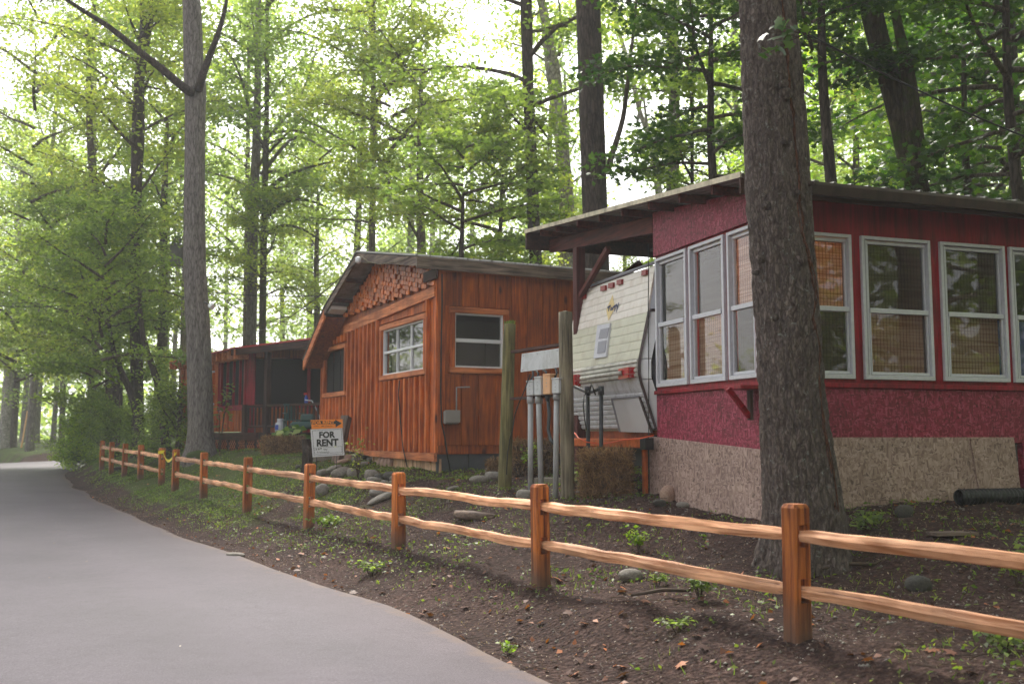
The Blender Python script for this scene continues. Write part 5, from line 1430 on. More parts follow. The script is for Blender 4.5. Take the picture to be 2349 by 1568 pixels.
ST = [  # crop coordinates
 (440, 915, 120, 70, 'rock', 'rounded grey stone just right of the fence post nearest the for rent sign', -.3),
 (595, 865, 170, 70, 'rock', 'low grey stone behind the broad flat boulder under the sign', -.3),
 (690, 910, 230, 120, 'rock', 'broad flat grey boulder below the white for rent sign', -.15),
 (835, 920, 150, 105, 'rock', 'grey boulder touching the right end of the broad boulder below the sign', .3),
 (1065, 930, 150, 110, 'rock', 'square grey stone just right of the thin bare shrub', 0),
 (1180, 965, 110, 85, 'rockdk', 'dark stone wedged between the square stone and the black stone', 0),
 (1300, 958, 150, 105, 'rockdk', 'blackish round stone left of the third nearest fence post', 0),
 (1352, 988, 70, 60, 'rock', 'small round stone touching the third nearest fence post, upper of two', 0),
 (1345, 1035, 70, 50, 'rock', 'small round stone touching the third nearest fence post, lower of two', 0),
 (1110, 1010, 180, 75, 'rock', 'long low stone lying above the top rail right of the shrub', 0),
 (1255, 1038, 110, 50, 'rock', 'small flat stone resting just over the top rail', .2),
 (1145, 1162, 190, 85, 'rock', 'flat stone showing between the two rails, behind the tilted slab', 0),
 (1180, 1245, 300, 85, 'rock', 'long slab of stone tilted down to the left between the rails', -.45),
 (455, 1118, 150, 130, 'rock', 'grey oval stone standing on edge between the rails beside a post', -.7),
 (700, 770, 160, 55, 'rockpink', 'tan stone at the low left end of the stone heap', -.3),
 (785, 720, 90, 85, 'rockpink', 'tan upright stone in the heap right of the white sign', 0),
 (840, 632, 90, 60, 'rock', 'topmost stone of the heap beside the right edge of the sign', 0),
 (930, 690, 250, 75, 'rock', 'long smooth stone on top of the heap below the cabin trim', -.15),
 (1075, 690, 80, 90, 'rock', 'pointed stone leaning up at the right of the heap', .2),
 (1105, 735, 140, 65, 'rock', 'smooth oval stone at the right end of the heap', -.1),
 (985, 790, 110, 50, 'rock', 'small pale stone at the foot of the heap', -.2),
 (765, 632, 90, 60, 'rockpink', 'tan stone half hidden behind the right edge of the sign', 0),
 (880, 745, 110, 70, 'rock', 'middle stone of the heap under the long smooth one', 0),
 (1185, 770, 55, 110, 'rockpink', 'first of the thin upright stones leaning on the pale skirt boards', .35),
 (1225, 775, 55, 105, 'rockpink', 'second of the thin upright stones leaning on the pale skirt boards', .35),
 (1270, 780, 55, 105, 'rockpink', 'third of the thin upright stones leaning on the pale skirt boards', .4),
 (1325, 770, 70, 130, 'rockpink', 'tallest thin upright stone leaning on the pale skirt boards', .15),
 (2105, 1112, 150, 45, 'rock', 'long thin stone lying alone on the gravelly soil left of the poles', -.3),
 (150, 840, 90, 50, 'rockdk', 'dark half buried stone in the grass left of the sign', 0),
]
for (cx_, cy_, w_, h_, mt_, lab_, tl_) in ST:
    x_, y_ = g5(cx_, cy_); stone(x_, y_, w_ * .18, h_ * .18, mt_, lab_, tl_)
for (x_, y_, w_, h_, mt_, lab_, tl_) in (
 (1103, 1101, 42, 17, 'rock', 'flat grey stone left of the mossy pole, lowest of three', 0), (1133, 1093, 40, 18, 'rock', 'flat grey stone touching the foot of the mossy pole', 0), (1131, 1080, 28, 14, 'rock', 'brown stone behind the foot of the mossy pole', 0),
 (1193, 1085, 34, 14, 'rockdk', 'dark stone between the mossy pole and the conduits', 0),
 (1206, 1136, 36, 22, 'rock', 'grey stone just left of the second nearest fence post', 0),
 (1533, 1137, 32, 34, 'rockpink', 'upright tan stone in front of the raw skirt of the red cabin', .1), (1515, 1156, 26, 13, 'rockdk', 'small dark stone at the foot of the upright tan stone', .1),
 (1569, 1158, 28, 12, 'rock', 'small flat stone right of the upright tan stone', 0), (1447, 1322, 46, 24, 'rock', 'half buried stone on the bank below the lower rail', 0),
 (537, 1273, 36, 10, 'rock', 'low stone at the very edge of the asphalt', 0), (2115, 1340, 52, 34, 'rockdk', 'half buried dark stone right of the nearest post', 0),
 (2078, 1175, 34, 26, 'rockdk', 'square dark block left of the black drain pipe', 0), (845, 1112, 30, 14, 'rock', 'grey stone in the grass between the sign and the third nearest post', 0),
 (268, 1075, 16, 8, 'rockdk', 'dark stone behind the far run of fence', 0), (1300, 1070, 18, 12, 'rockdk', 'stone hidden in shade behind the grey pole', 0)):
    stone(x_, y_, w_, h_, mt_, lab_, tl_)

# ------------------------------------------------------------------ straw bales
def bale(px0, px1, py0, py1, Y, lab, rz=0.0, nblades=1500):
    c0 = at_depth((px0 + px1) / 2, py1, Y); k = Y / F_PX
    w = (px1 - px0) * k; h = (py1 - py0) * k
    zb = H(c0.x, c0.y + .2) - .02; h = max(h, at_depth(0, py0, Y).z - zb)
    th = thing('straw_bale', (c0.x, c0.y + .22, zb), lab, 'straw bale', 'straw bales', rz)
    Mx = WM[th.name]
    v_, f_ = bevel_box((-w / 2 + .03, -.21, 0), (w / 2 - .03, .21, h - .03), .05)
    mk('bale_core', v_, f_, M['straw_core'], th, Mx)
    n = nblades; a = rng.random((n, 3)); side = rng.integers(0, 4, n)
    P_ = np.zeros((n, 3)); 
    P_[:, 0] = (a[:, 0] - .5) * w; P_[:, 1] = -.22; P_[:, 2] = a[:, 1] * h
    t = side == 1; P_[t, 1] = (a[t, 1] - .5) * .44; P_[t, 2] = h - .02
    t = side == 2; P_[t, 0] = np.where(a[t, 2] > .5, w / 2 - .02, -w / 2 + .02); P_[t, 1] = (a[t, 0] - .5) * .44
    d = rng.normal(0, 1, (n, 3)) * (.8, .35, .9); d[:, 2] -= .25; d /= np.linalg.norm(d, axis=1)[:, None]
    L_ = rng.uniform(.05, .20, n)[:, None]; s_ = np.cross(d, rng.normal(0, 1, (n, 3))); s_ /= np.linalg.norm(s_, axis=1)[:, None]; s_ *= .0035 * max(1, Y / 12)
    P_ += rng.normal(0, .012, (n, 3)); Pa = P_ - d * L_ * .5; Pb = P_ + d * L_ * .5
    V = np.stack([Pa - s_, Pa + s_, Pb + s_ * .5, Pb - s_ * .5], 1).reshape(-1, 3)
    me = fast_mesh('loose_straw', V, np.arange(n * 4).reshape(n, 4), [M['straw']])
    o = place('loose_straw', me, th, Mx); tag(o, kind='stuff')
bale(1337, 1452, 1036, 1122, 11.9, 'dark brown straw bale in front of the rusty trailer bumper', -.15, 3600)
bale(1178, 1278, 1012, 1085, 14.6, 'straw bale in the shade behind the meter box conduits', -.25, 1800)
bale(1120, 1160, 1058, 1085, 14.9, 'collapsed straw heap half hidden behind the mossy pole', 0, 700)
bale(600, 690, 1003, 1031, 23.0, 'loose brown straw bale in front of the porch steps', .1, 3000)

# ------------------------------------------------------------------ things on and by the porch
gq = PR.P(*lz(PR, 840, 900, -.9), -.9)
gr = thing('covered_grill', (gq.x, gq.y, zfl), 'barbecue under a pale grey cover on the porch behind the railing', 'grill')
V = []; seg = 16
for k, (rr, zz) in enumerate(((.34, .0), (.36, .3), (.46, .66), (.50, .82), (.44, .98), (.30, 1.06), (.05, 1.08))):
    for j in range(seg):
        a_ = 6.283 * j / seg; r2 = rr * (1 + .05 * math.sin(j * 3 + k)); V.append((gq.x + r2 * math.cos(a_) * 1.1, gq.y + r2 * .6 * math.sin(a_), zfl + zz * (zrail + .25 - zfl) / 1.08))
mk('cover', V, [(k * seg + j, k * seg + (j + 1) % seg, (k + 1) * seg + (j + 1) % seg, (k + 1) * seg + j) for k in range(6) for j in range(seg)] + [tuple(6 * seg + j for j in range(seg))], M['tarp'], gr, None, smooth=True)
def lathe(prof, seg=16):
    V = []; n = len(prof)
    for (r_, z_) in prof:
        for j in range(seg): a_ = 6.283185 * j / seg; V.append((r_ * math.cos(a_), r_ * math.sin(a_), z_))
    return V, [(k * seg + j, k * seg + (j + 1) % seg, (k + 1) * seg + (j + 1) % seg, (k + 1) * seg + j) for k in range(n - 1) for j in range(seg)] + [tuple(range(seg - 1, -1, -1)), tuple((n - 1) * seg + j for j in range(seg))]
tq_ = at_depth(*D_(965, 1190), 24.3); zt0 = at_depth(*D_(965, 1250), 24.3).z
tk = thing('propane_tank', (tq_.x, tq_.y + .3, zt0), 'white propane tank with a blue label on the ground below the porch railing', 'gas tank')
mk('tank', *lathe([(.13, 0), (.145, .03), (.15, .08), (.15, .20), (.13, .28), (.06, .31)]), M['tankwhite'], tk, (WM[tk.name] @ Matrix.Scale(.85, 4)), smooth=True)
mk('collar', *lathe([(.07, .28), (.09, .30), (.09, .40), (.08, .40)]), M['tankwhite'], tk, (WM[tk.name] @ Matrix.Scale(.85, 4)), smooth=True)
mk('label', *box_vf((-.11, -.158, .08), (-.02, -.12, .22)), M['blue'], tk, (WM[tk.name] @ Matrix.Scale(.85, 4)))
cq = at_depth(*D_(1150, 1180), 24.4)
ch = thing('plastic_chair', (cq.x, cq.y, zt0), 'dark green plastic garden chair below the porch railing', 'chair')
CM = WM[ch.name] @ Matrix.Rotation(.4, 4, 'Z') @ Matrix.Scale(.72, 4)
mk('seat', *bevel_box((-.28, -.26, .40), (.28, .26, .44), .01), M['teal'], ch, CM)
for k in range(5): mk('back_slat', *bevel_box((-.26 + .11 * k, .24, .44), (-.20 + .11 * k, .27, .92), .006), M['teal'], ch, CM)
mk('back_rail', *bevel_box((-.28, .235, .92), (.28, .275, .98), .008), M['teal'], ch, CM)
for sx in (-1, 1):
    mk('armrest', *bevel_box((sx * .28 - .03, -.26, .64), (sx * .28 + .03, .26, .67), .006), M['teal'], ch, CM)
    for sy in (-1, 1): mk('leg', *bevel_box((sx * .26 - .02, sy * .24 - .02, 0), (sx * .26 + .02, sy * .24 + .02, .64 if sy < 0 else .40), .005), M['teal'], ch, CM)
mq = at_depth(*D_(1200, 1190), 24.0)
mw = thing('lawn_mower', (mq.x + .3, mq.y, zt0 - .02), 'dark green lawn mower with a bent chrome handle beside the green chair', 'mower')
WMm = WM[mw.name]
mk('deck', *bevel_box((-.42, -.28, .10), (.30, .28, .28), .06), M['teal'], mw, WMm); mk('engine', *bevel_box((-.2, -.15, .28), (.12, .15, .46), .04), M['teal'], mw, WMm)
MB().tube([(.30, 0, .2), (.20, 0, .5), (.05, -.02, .78), (-.12, 0, .80)], .014, 7).build('handle', M['alu'], mw, WMm, smooth=True)
for sx in (-.34, .26):
    for sy in (-.30, .30): MB().tube([(sx, sy - .03, .10), (sx, sy + .03, .10)], .10, 14).build('wheel', M['black'], mw, WMm)
bq = PR.P(*lz(PR, 1310, 915, 0), 0)
bt = thing('spray_bottle', (bq.x, bq.y, zrail - .02), 'small blue and white spray bottle standing on the porch handrail', 'bottle')
mk('bottle_body', *lathe([(.035, 0), (.045, .02), (.045, .13), (.018, .18), (.018, .20)], 10), M['blue'], bt, WM[bt.name], smooth=True)
mk('spray_head', *bevel_box((-.06, -.02, .20), (.03, .02, .25), .005), M['redlens'], bt, WM[bt.name])
# hosta clump
def leaves_at(P_, size, nrm, up_rand=.5, tmpl=None, elong=1.0):
    n = len(P_)
    nr = nrm + rng.normal(0, up_rand, (n, 3)); nr /= np.linalg.norm(nr, axis=1)[:, None]
    t = np.cross(nr, rng.normal(0, 1, (n, 3))); t /= np.linalg.norm(t, axis=1)[:, None]; b = np.cross(nr, t)
    s_ = (size * rng.uniform(.7, 1.3, n))[:, None]
    return t, b, nr, s_
def quad_leaves(P_, size, nrm=(0, 0, 1), rnd=.5, w=.62):
    t, b, nr, s_ = leaves_at(P_, size, np.array(nrm, float), rnd)
    V = np.stack([P_ - t * s_ * .5, P_ - b * s_ * w * .5 + nr * s_ * .12 - t * s_ * .05, P_ + t * s_ * .55, P_ + b * s_ * w * .5 + nr * s_ * .12 - t * s_ * .05], 1).reshape(-1, 3)
    return V, np.arange(len(P_) * 4).reshape(-1, 4)
MAPLE = np.array([(0, -.50), (.10, -.28), (.42, -.38), (.34, -.12), (.62, .12), (.30, .16), (.22, .30), (0, .66), (-.22, .30), (-.30, .16), (-.62, .12), (-.34, -.12), (-.42, -.38), (-.10, -.28)])
def maple_leaves(P_, size, nrm=(0, 0, 1), rnd=.5):
    t, b, nr, s_ = leaves_at(P_, size, np.array(nrm, float), rnd)
    k = len(MAPLE); n = len(P_)
    V = np.empty((n, k + 1, 3)); V[:, 0] = P_ + nr * s_ * .0
    for i, (x, y) in enumerate(MAPLE): V[:, i + 1] = P_ + b * s_ * x + t * s_ * y - nr * s_ * (.10 * (x * x + y * y) * 2)
    base_ = (np.arange(n) * (k + 1))[:, None, None]
    tri = np.array([(0, i + 1, (i + 1) % k + 1) for i in range(k)])[None]
    return V.reshape(-1, 3), (base_ + tri).reshape(-1, 3)
def plant(name, px, py, label, cat, rad, hgt, n, size, mat, stems=5, group=None, Y=None, maple=False, thin=.004):
    q = ground_at_depth(px, Y) if Y else on_ground(px, py)
    th = thing(name, q, label, cat, group)
    m_ = MB(); tips = []
    for k in range(stems):
        a_ = R.uniform(0, 6.28); r_ = rad * R.uniform(.3, .9); mid = Vector((r_ * .4 * math.cos(a_), r_ * .4 * math.sin(a_), hgt * .5)); tip = Vector((r_ * math.cos(a_), r_ * math.sin(a_), hgt * R.uniform(.6, 1)))
        m_.tube([(0, 0, -.02), mid, tip], [thin * 1.6, thin, thin * .4], 5); tips += [mid, tip, (mid + tip) / 2]
    m_.build('stem', M['twig'], th, WM[th.name])
    P_ = np.array([tips[R.randrange(len(tips))][:] for _ in range(n)]) + rng.normal(0, 1, (n, 3)) * (rad * .25, rad * .25, hgt * .14)
    P_[:, 2] = np.maximum(P_[:, 2], .015)
    V, F_ = (maple_leaves if maple else quad_leaves)(P_, size, (0, -.2, 1), .45)
    o = place('foliage', fast_mesh('foliage', V, F_, [M[mat]]), th, WM[th.name]); return th
plant('hosta', 0, 0, 'variegated hosta with cream edged leaves behind the straw bale at the porch', 'plant', .45, .32, 60, .26, 'hosta', 8, Y=23.9, group=None) if False else None
hq = at_depth(*D_(1150, 1300), 23.6)
plant('hosta', 671, 1008, 'variegated hosta with cream edged leaves behind the straw bale at the porch', 'plant', .55, .55, 90, .24, 'hosta', 9, Y=23.6)
plant('bare_shrub', *g5(910, 1000), 'thin bare stemmed shrub with few leaves growing among the boulders', 'shrub', .30, .75, 70, .06, 'leaf_yel', 9)
plant('weed', 1465, 1262, 'bright green leafy weed on the bank just under the top rail', 'weed', .13, .20, 120, .05, 'leaf_lime', 6)
plant('weed', 1605, 1378, 'bushy green weed growing below the lower rail near the big trunk', 'weed', .15, .20, 150, .05, 'leaf_mid', 7)
plant('weed', 1975, 1225, 'green weed at the right foot of the big tree', 'weed', .2, .18, 110, .06, 'leaf_mid', 6)
plant('weed', 2335, 1352, 'leafy weed at the right edge between the rails', 'weed', .2, .3, 130, .05, 'leaf_mid', 7)
plant('weed', 2310, 1500, 'low leafy weed in the lower right corner', 'weed', .16, .12, 100, .05, 'leaf_mid', 6)
plant('weed', 1217, 1095, 'thin leafy weed climbing the leftmost conduit', 'weed', .14, .42, 90, .06, 'leaf_lime', 5)
plant('weed', 1320, 1118, 'weed growing against the grey weathered pole', 'weed', .2, .3, 90, .06, 'leaf_mid', 6)
plant('weed', 1552, 1450, 'small pale weed in the soil between road and nearest post', 'weed', .15, .1, 80, .04, 'leaf_mid', 5)
plant('weed', 850, 1320, 'grassy tuft near the road edge below the third nearest post', 'weed', .18, .14, 110, .05, 'leaf_mid', 6)
plant('weed', 1170, 1500, 'tiny weed near the asphalt edge low in the picture', 'weed', .1, .08, 50, .035, 'leaf_lime', 4)
plant('weed', 1510, 1345, 'small sprouting weed left of the bushy one below the lower rail', 'weed', .08, .1, 50, .04, 'leaf_mid', 4)
plant('weed', 745, 1208, 'low green clump behind the post nearest the for rent sign', 'weed', .25, .15, 130, .06, 'leaf_lime', 6)

# black corrugated drain pipe
a_ = FR.uz(2200, 1168, .45); 
m_ = MB(); y0 = FR.P(a_[0], 0, .45); r_ = .085
zc = H(y0.x, y0.y) + r_ + .01
n = 90; pts = []; rd_ = []
for k in range(n):
    p_ = FR.P(a_[0] + k * .024, 0, .45 + .02 * math.sin(k * .05)); pts.append(Vector((p_.x, p_.y, zc))); rd_.append(r_ if k % 2 else r_ * .88)
tag(m_.tube(pts, rd_, 16, cap=False).build('drain_pipe', M['black'], None, smooth=False), 'black corrugated drain pipe lying along the foot of the red cabin', 'pipe')
# log slab with moss lying on the bank
q = on_ground(1085, 1192)
lg = MB(); lg.tube([q + Vector((-.22, .12, .05)), q + Vector((0, 0, .04)), q + Vector((.26, -.12, .03))], [.05, .06, .04], 8)
tag(lg.build('split_log', M['greywood'], None, smooth=True), 'short split log lying on the bank between the rails', 'log')
q = on_ground(2185, 1228); tag(mk('scrap_board', *box_vf((-.2, -.08, 0), (.2, .08, .025)), M['greywood'], None, Matrix.Translation(q) @ Matrix.Rotation(.2, 4, 'Z')), 'scrap board lying in the soil in front of the red cabin', 'board')
for px, py, lab in ((1535, 1370, 'bare branch lying on the soil left of the nearest post'), (1965, 1310, 'crooked branch lying against the bank right of the nearest post')):
    q = on_ground(px, py); tag(MB().tube([q + Vector((-.3, -.05, .02)), q + Vector((-.05, .02, .05)), q + Vector((.15, .0, .05)), q + Vector((.32, .12, .10))], [.010, .016, .013, .006], 6).build('fallen_branch', M['twig'], None, smooth=True), lab, 'branch')
# guy wire marker by the far bend
q = ground_at_depth(50, 62); tag(MB().tube([q, at_depth(63, 942, 62)], [.055, .05], 8).build('marker_pole', M['boxorange'], None), 'leaning orange marker sleeve at the far side of the road bend', 'marker')

# ------------------------------------------------------------------ cables
def cable(label, a, b, sag, r, name='overhead_cable'):
    pts = [a.lerp(b, t) - Vector((0, 0, sag * 4 * t * (1 - t))) for t in np.linspace(0, 1, 24)]
    return tag(MB().tube(pts, r, 5).build(name, M['cable'], None), label, 'cable')
cable('thick black cable sloping down to the right in front of the dark foliage', at_depth(1700, -10, 8.9), at_depth(2480, 362, 9.3), .10, .009)
cable('thin cable running level across the left woods at roof height', at_depth(-60, 700, 30), at_depth(470, 672, 34), .2, .016)
cable('thin cable continuing level between the grey trunk and the stained cabin', at_depth(470, 668, 34), at_depth(780, 676, 30), .1, .018)
cable('service cable rising from the left to the stained cabin peak', at_depth(560, 762, 34), ip, .35, .012)
# pole mounted can seen beside the grey trunk
q = at_depth(405, 585, 36)
tf = thing('transformer_pole', (q.x, q.y, H(q.x, q.y)), 'pale grey transformer can on a pole mostly hidden behind the left grey trunk', 'utility pole')
MB().tube([Vector((q.x + .35, q.y, H(q.x, q.y) - .2)), Vector((q.x + .35, q.y, q.z + 1.0))], .13, 10).build('pole', M['postgrey'], tf, None, smooth=True)
mk('can', *lathe([(.20, -.42), (.25, -.38), (.25, .30), (.20, .38), (.08, .42)], 16), M['tarp'], tf, Matrix.Translation(q), smooth=True)
for sx in (-.1, .1): mk('bushing', *lathe([(.03, .40), (.05, .45), (.03, .50), (.05, .55), (.02, .62)], 8), M['tarp'], tf, Matrix.Translation(q + Vector((sx, 0, 0))), smooth=True)

# ------------------------------------------------------------------ trees
def trunk_mesh(path, seg, name, mat, parent, rough=.10, flare=0.0, zg=None, rings=None, moss=False):
    """path: list of (Vector centre, radius) base first"""
    zs = [p.z for p, r in path]
    cs = np.array([p[:] for p, r in path]); rs = np.array([r for p, r in path]); t = np.linspace(0, 1, len(path))
    n = rings or max(12, int((zs[-1] - zs[0]) * 2.2))
    tt = np.linspace(0, 1, n + 1)
    def cr(a):   # smooth interpolation
        a = np.asarray(a); return np.interp(tt, t, a)
    X, Y, Z, Rr = cr(cs[:, 0]), cr(cs[:, 1]), cr(cs[:, 2]), cr(rs)
    for _ in range(max(1, n // (len(path) * 2))):
        for A in (X, Y, Rr): A[1:-1] = (A[:-2] + 2 * A[1:-1] + A[2:]) / 4
    ang = np.linspace(0, 2 * np.pi, seg, endpoint=False)
    AA, ZZ = np.meshgrid(ang, Z); RR = np.repeat(Rr[:, None], seg, 1)
    sd = abs(hash(name)) % 1 + float(cs[0, 0]) * 3.1
    nz = vnoise3(np.cos(AA) * 1.3 + sd, np.sin(AA) * 1.3, ZZ * .9) + .5 * vnoise3(np.cos(AA) * 3 + sd, np.sin(AA) * 3, ZZ * 2.2)
    RR = RR * (1 + rough * nz)
    if flare:
        hb = np.clip((ZZ - (zg if zg is not None else Z[0])) / 1.0, 0, 1.5); lob = .55 + .45 * np.sin(AA * 4 + sd + ZZ) ** 2
        RR = RR * (1 + flare * np.exp(-hb * 3.2) * lob)
    V = np.stack([X[:, None] + RR * np.cos(AA), Y[:, None] + RR * np.sin(AA), ZZ], -1).reshape(-1, 3)
    o0 = cs[0]; V = V - o0
    idx = np.arange((n + 1) * seg).reshape(n + 1, seg)
    F_ = np.stack([idx[:-1], np.roll(idx[:-1], -1, 1), np.roll(idx[1:], -1, 1), idx[1:]], -1).reshape(-1, 4)
    me = fast_mesh(name, V, F_, [mat], smooth=True)
    return place(name, me, parent, Matrix.Translation(Vector(o0)))
def branch_mb(mb, a, d, L, r, seg=6, droop=0.0, wob=.12, n=7, mi=0):
    pts = [Vector(a)]; dd = Vector(d).normalized()
    for k in range(n):
        dd = (dd + Vector((R.uniform(-wob, wob), R.uniform(-wob, wob), R.uniform(-wob, wob) - droop / n))).normalized()
        pts.append(pts[-1] + dd * (L / n))
    mb.tube(pts, [r * (1 - .85 * k / n) for k in range(n + 1)], seg, mi, cap=False); return pts

def crown_mesh(seed, Rad, Ht, nl, leaves, lsize, leafm, maple=False, rise=.35, spread=.30, low=.0, layer=.10, prof=None, barkm='bark_brown', droop=.25):
    """limbs leaving a vertical axis, side twigs in flat sprays, leaves on the twigs"""
    R.seed(seed); mb = MB(); spots = []
    for i in range(nl):
        t = (i + .5) / nl; z = Ht * (low + (1 - low) * t)
        pr = (prof(t) if prof else math.sin(math.pi * min(1, .18 + .82 * t)) ** .6)
        L = Rad * pr * R.uniform(.65, 1.12); az = i * 2.4 + R.uniform(-.5, .5)
        d = (math.cos(az), math.sin(az), rise + t * .5 + R.uniform(-.15, .15))
        pts = branch_mb(mb, (0, 0, z), d, L, .02 + .012 * L, 5, droop, .16, 7)
        for k in range(2, len(pts)):
            for sgn in (-1, 1):
                if R.random() < .12: continue
                a2 = az + sgn * R.uniform(.5, 1.2); l2 = L * R.uniform(.16, .42) * (1.15 - k / 9)
                tw = branch_mb(mb, pts[k], (math.cos(a2), math.sin(a2), R.uniform(-.15, .3)), l2, .010, 3, .1, .2, 3)
                spots += [(tw[1], .6), (tw[2], 1.0), (tw[3], 1.0)]
            spots.append((pts[k], .7))
    w = np.array([s[1] for s in spots]); w /= w.sum()
    cidx = rng.choice(len(spots), leaves, p=w)
    base_ = np.array([s[0][:] for s in spots])[cidx]
    P_ = base_ + rng.normal(0, 1, (leaves, 3)) * (spread, spread, layer)
    V, F_ = (maple_leaves if maple else quad_leaves)(P_, lsize, (0, 0, 1), .55)
    # wood part as triangles or quads to match
    wv = np.array([tuple(v) for v in mb.v]); wf = np.array(mb.f)
    if maple: wf = np.concatenate([wf[:, [0, 1, 2]], wf[:, [0, 2, 3]]])
    VV = np.concatenate([V, wv]); FF = np.concatenate([F_, wf + len(V)])
    mi = np.concatenate([np.zeros(len(F_), int), np.ones(len(wf), int)])
    return fast_mesh('crown', VV, FF, [M[leafm], M[barkm]], mi)
CR_ = {}
def top_prof(t): return 1.0 - .55 * t
CR_['tall_a'] = crown_mesh(1, 4.4, 13, 20, 8200, .17, 'leaf_mid', rise=.75, spread=.42, layer=.24, droop=.5)
CR_['tall_b'] = crown_mesh(2, 4.0, 14, 20, 8200, .17, 'leaf_yel', rise=.6, spread=.42, layer=.22, droop=.6)
CR_['tall_c'] = crown_mesh(3, 4.8, 12, 17, 8200, .17, 'leaf_mid', rise=.5, spread=.45, layer=.2, droop=.5)
CR_['tall_y'] = crown_mesh(31, 4.8, 12, 16, 9000, .15, 'leaf_yel', rise=.4, spread=.42, layer=.16, droop=.5)
CR_['tall_l'] = crown_mesh(14, 4.2, 12, 18, 7500, .17, 'leaf_lime', rise=.5, spread=.45, layer=.2, droop=.5)  # lime leaf colour put in to brighten crowns left in shade
CR_['under_a'] = crown_mesh(4, 2.9, 5.0, 15, 8000, .12, 'leaf_mid', rise=.5, spread=.28, layer=.11, droop=.5)
CR_['under_b'] = crown_mesh(5, 3.2, 4.2, 14, 8000, .13, 'leaf_yel', rise=.3, spread=.30, layer=.12, droop=.5)
CR_['under_d'] = crown_mesh(6, 2.6, 4.6, 15, 7500, .13, 'leaf_mid', rise=.5, spread=.28, layer=.12, droop=.5)
CR_['bush'] = crown_mesh(7, 1.8, 2.4, 15, 5200, .12, 'leaf_mid', rise=.6, spread=.26, layer=.16, prof=lambda t: 1 - .4 * t)
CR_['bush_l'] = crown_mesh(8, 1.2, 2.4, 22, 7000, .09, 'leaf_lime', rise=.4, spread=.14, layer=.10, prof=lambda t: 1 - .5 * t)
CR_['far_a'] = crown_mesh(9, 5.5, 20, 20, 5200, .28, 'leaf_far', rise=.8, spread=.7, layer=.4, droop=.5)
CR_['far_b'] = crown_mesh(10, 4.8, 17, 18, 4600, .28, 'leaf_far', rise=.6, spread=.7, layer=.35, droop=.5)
CR_['maple'] = crown_mesh(12, 3.8, 5.5, 20, 5200, .14, 'leaf_dark', maple=True, rise=.05, spread=.30, layer=.08, droop=.5)
CR_['maple_m'] = crown_mesh(13, 3.4, 5.0, 18, 4200, .15, 'leaf_mid', maple=True, rise=.1, spread=.30, layer=.08, droop=.45)
R.seed(99)
def add_crown(th, x, y, z, kind, sc=1.0, rz=0.0, szz=1.0):
    return place('crown', CR_[kind], th, Matrix.Translation((x, y, z)) @ Matrix.Rotation(rz, 4, 'Z') @ Matrix.Diagonal((sc, sc, sc * szz, 1)))

def tree(label, Z, pts, mat, seg=16, crowns=(), top=20.0, flare=.5, rough=.08, name='forest_tree', group=None, cat='tree', shrink=.5, limbs=()):
    """pts: list of (x_left, x_right, y) in the photograph's survey units, lowest first, at distance Z"""
    path = []
    for xl, xr, y in pts:
        c_ = at_depth((xl + xr) / 2, y, Z); path.append((c_, (xr - xl) / 2 * Z / F_PX))
    b0 = path[0][0]; gz = H(b0.x, b0.y)
    d0 = path[1][0] - path[0][0]
    if b0.z > gz + .15:
        q = b0 - d0 * ((b0.z - gz) / d0.z) * .6; path.insert(0, (Vector((q.x, q.y, gz - .2)), path[0][1] * 1.06))
    else: path[0] = (Vector((b0.x, b0.y, gz - .2)), path[0][1])
    e1, e0 = path[-1][0], path[-2][0]
    if top > e1.z:
        d_ = (e1 - e0).normalized(); k = (top - e1.z) / max(d_.z, .3); q = e1 + Vector((d_.x * .5, d_.y * .5, d_.z)) * k
        path.append((Vector((q.x, q.y, top)), path[-1][1] * shrink))
    th = thing(name, (path[0][0].x, path[0][0].y, gz), label, cat, group)
    trunk_mesh(path, seg, 'trunk', M[mat], th, rough, flare, gz)
    def axis(z):
        for (a, ra), (b, rb_) in zip(path[:-1], path[1:]):
            if a.z <= z <= b.z: return a.lerp(b, (z - a.z) / (b.z - a.z)), ra + (rb_ - ra) * (z - a.z) / (b.z - a.z)
        return path[-1]
    for cr in crowns:
        kind, zc, sc = cr[:3]; p_, _ = axis(zc + 1.0); add_crown(th, p_.x, p_.y, zc, kind, sc, R.uniform(0, 6.28), cr[3] if len(cr) > 3 else 1.0)
    for lm in limbs:
        r0, ppts = lm[:2]
        q = [at_depth(x, y, Z + dz) for x, y, dz in ppts]; n = len(q)
        # subdivide for smoothness
        Q_ = []; 
        for a, b in zip(q[:-1], q[1:]): Q_ += [a.lerp(b, t) for t in (0, .33, .66)]
        Q_.append(q[-1])
        for _ in range(2): Q_ = [Q_[0]] + [(Q_[i - 1] + Q_[i] * 2 + Q_[i + 1]) / 4 for i in range(1, len(Q_) - 1)] + [Q_[-1]]
        MB().tube(Q_, [r0 * (1 - .7 * k / (len(Q_) - 1)) for k in range(len(Q_))], 8).build('limb', M[lm[2] if len(lm) > 2 else mat], th, smooth=True)
    return th, axis

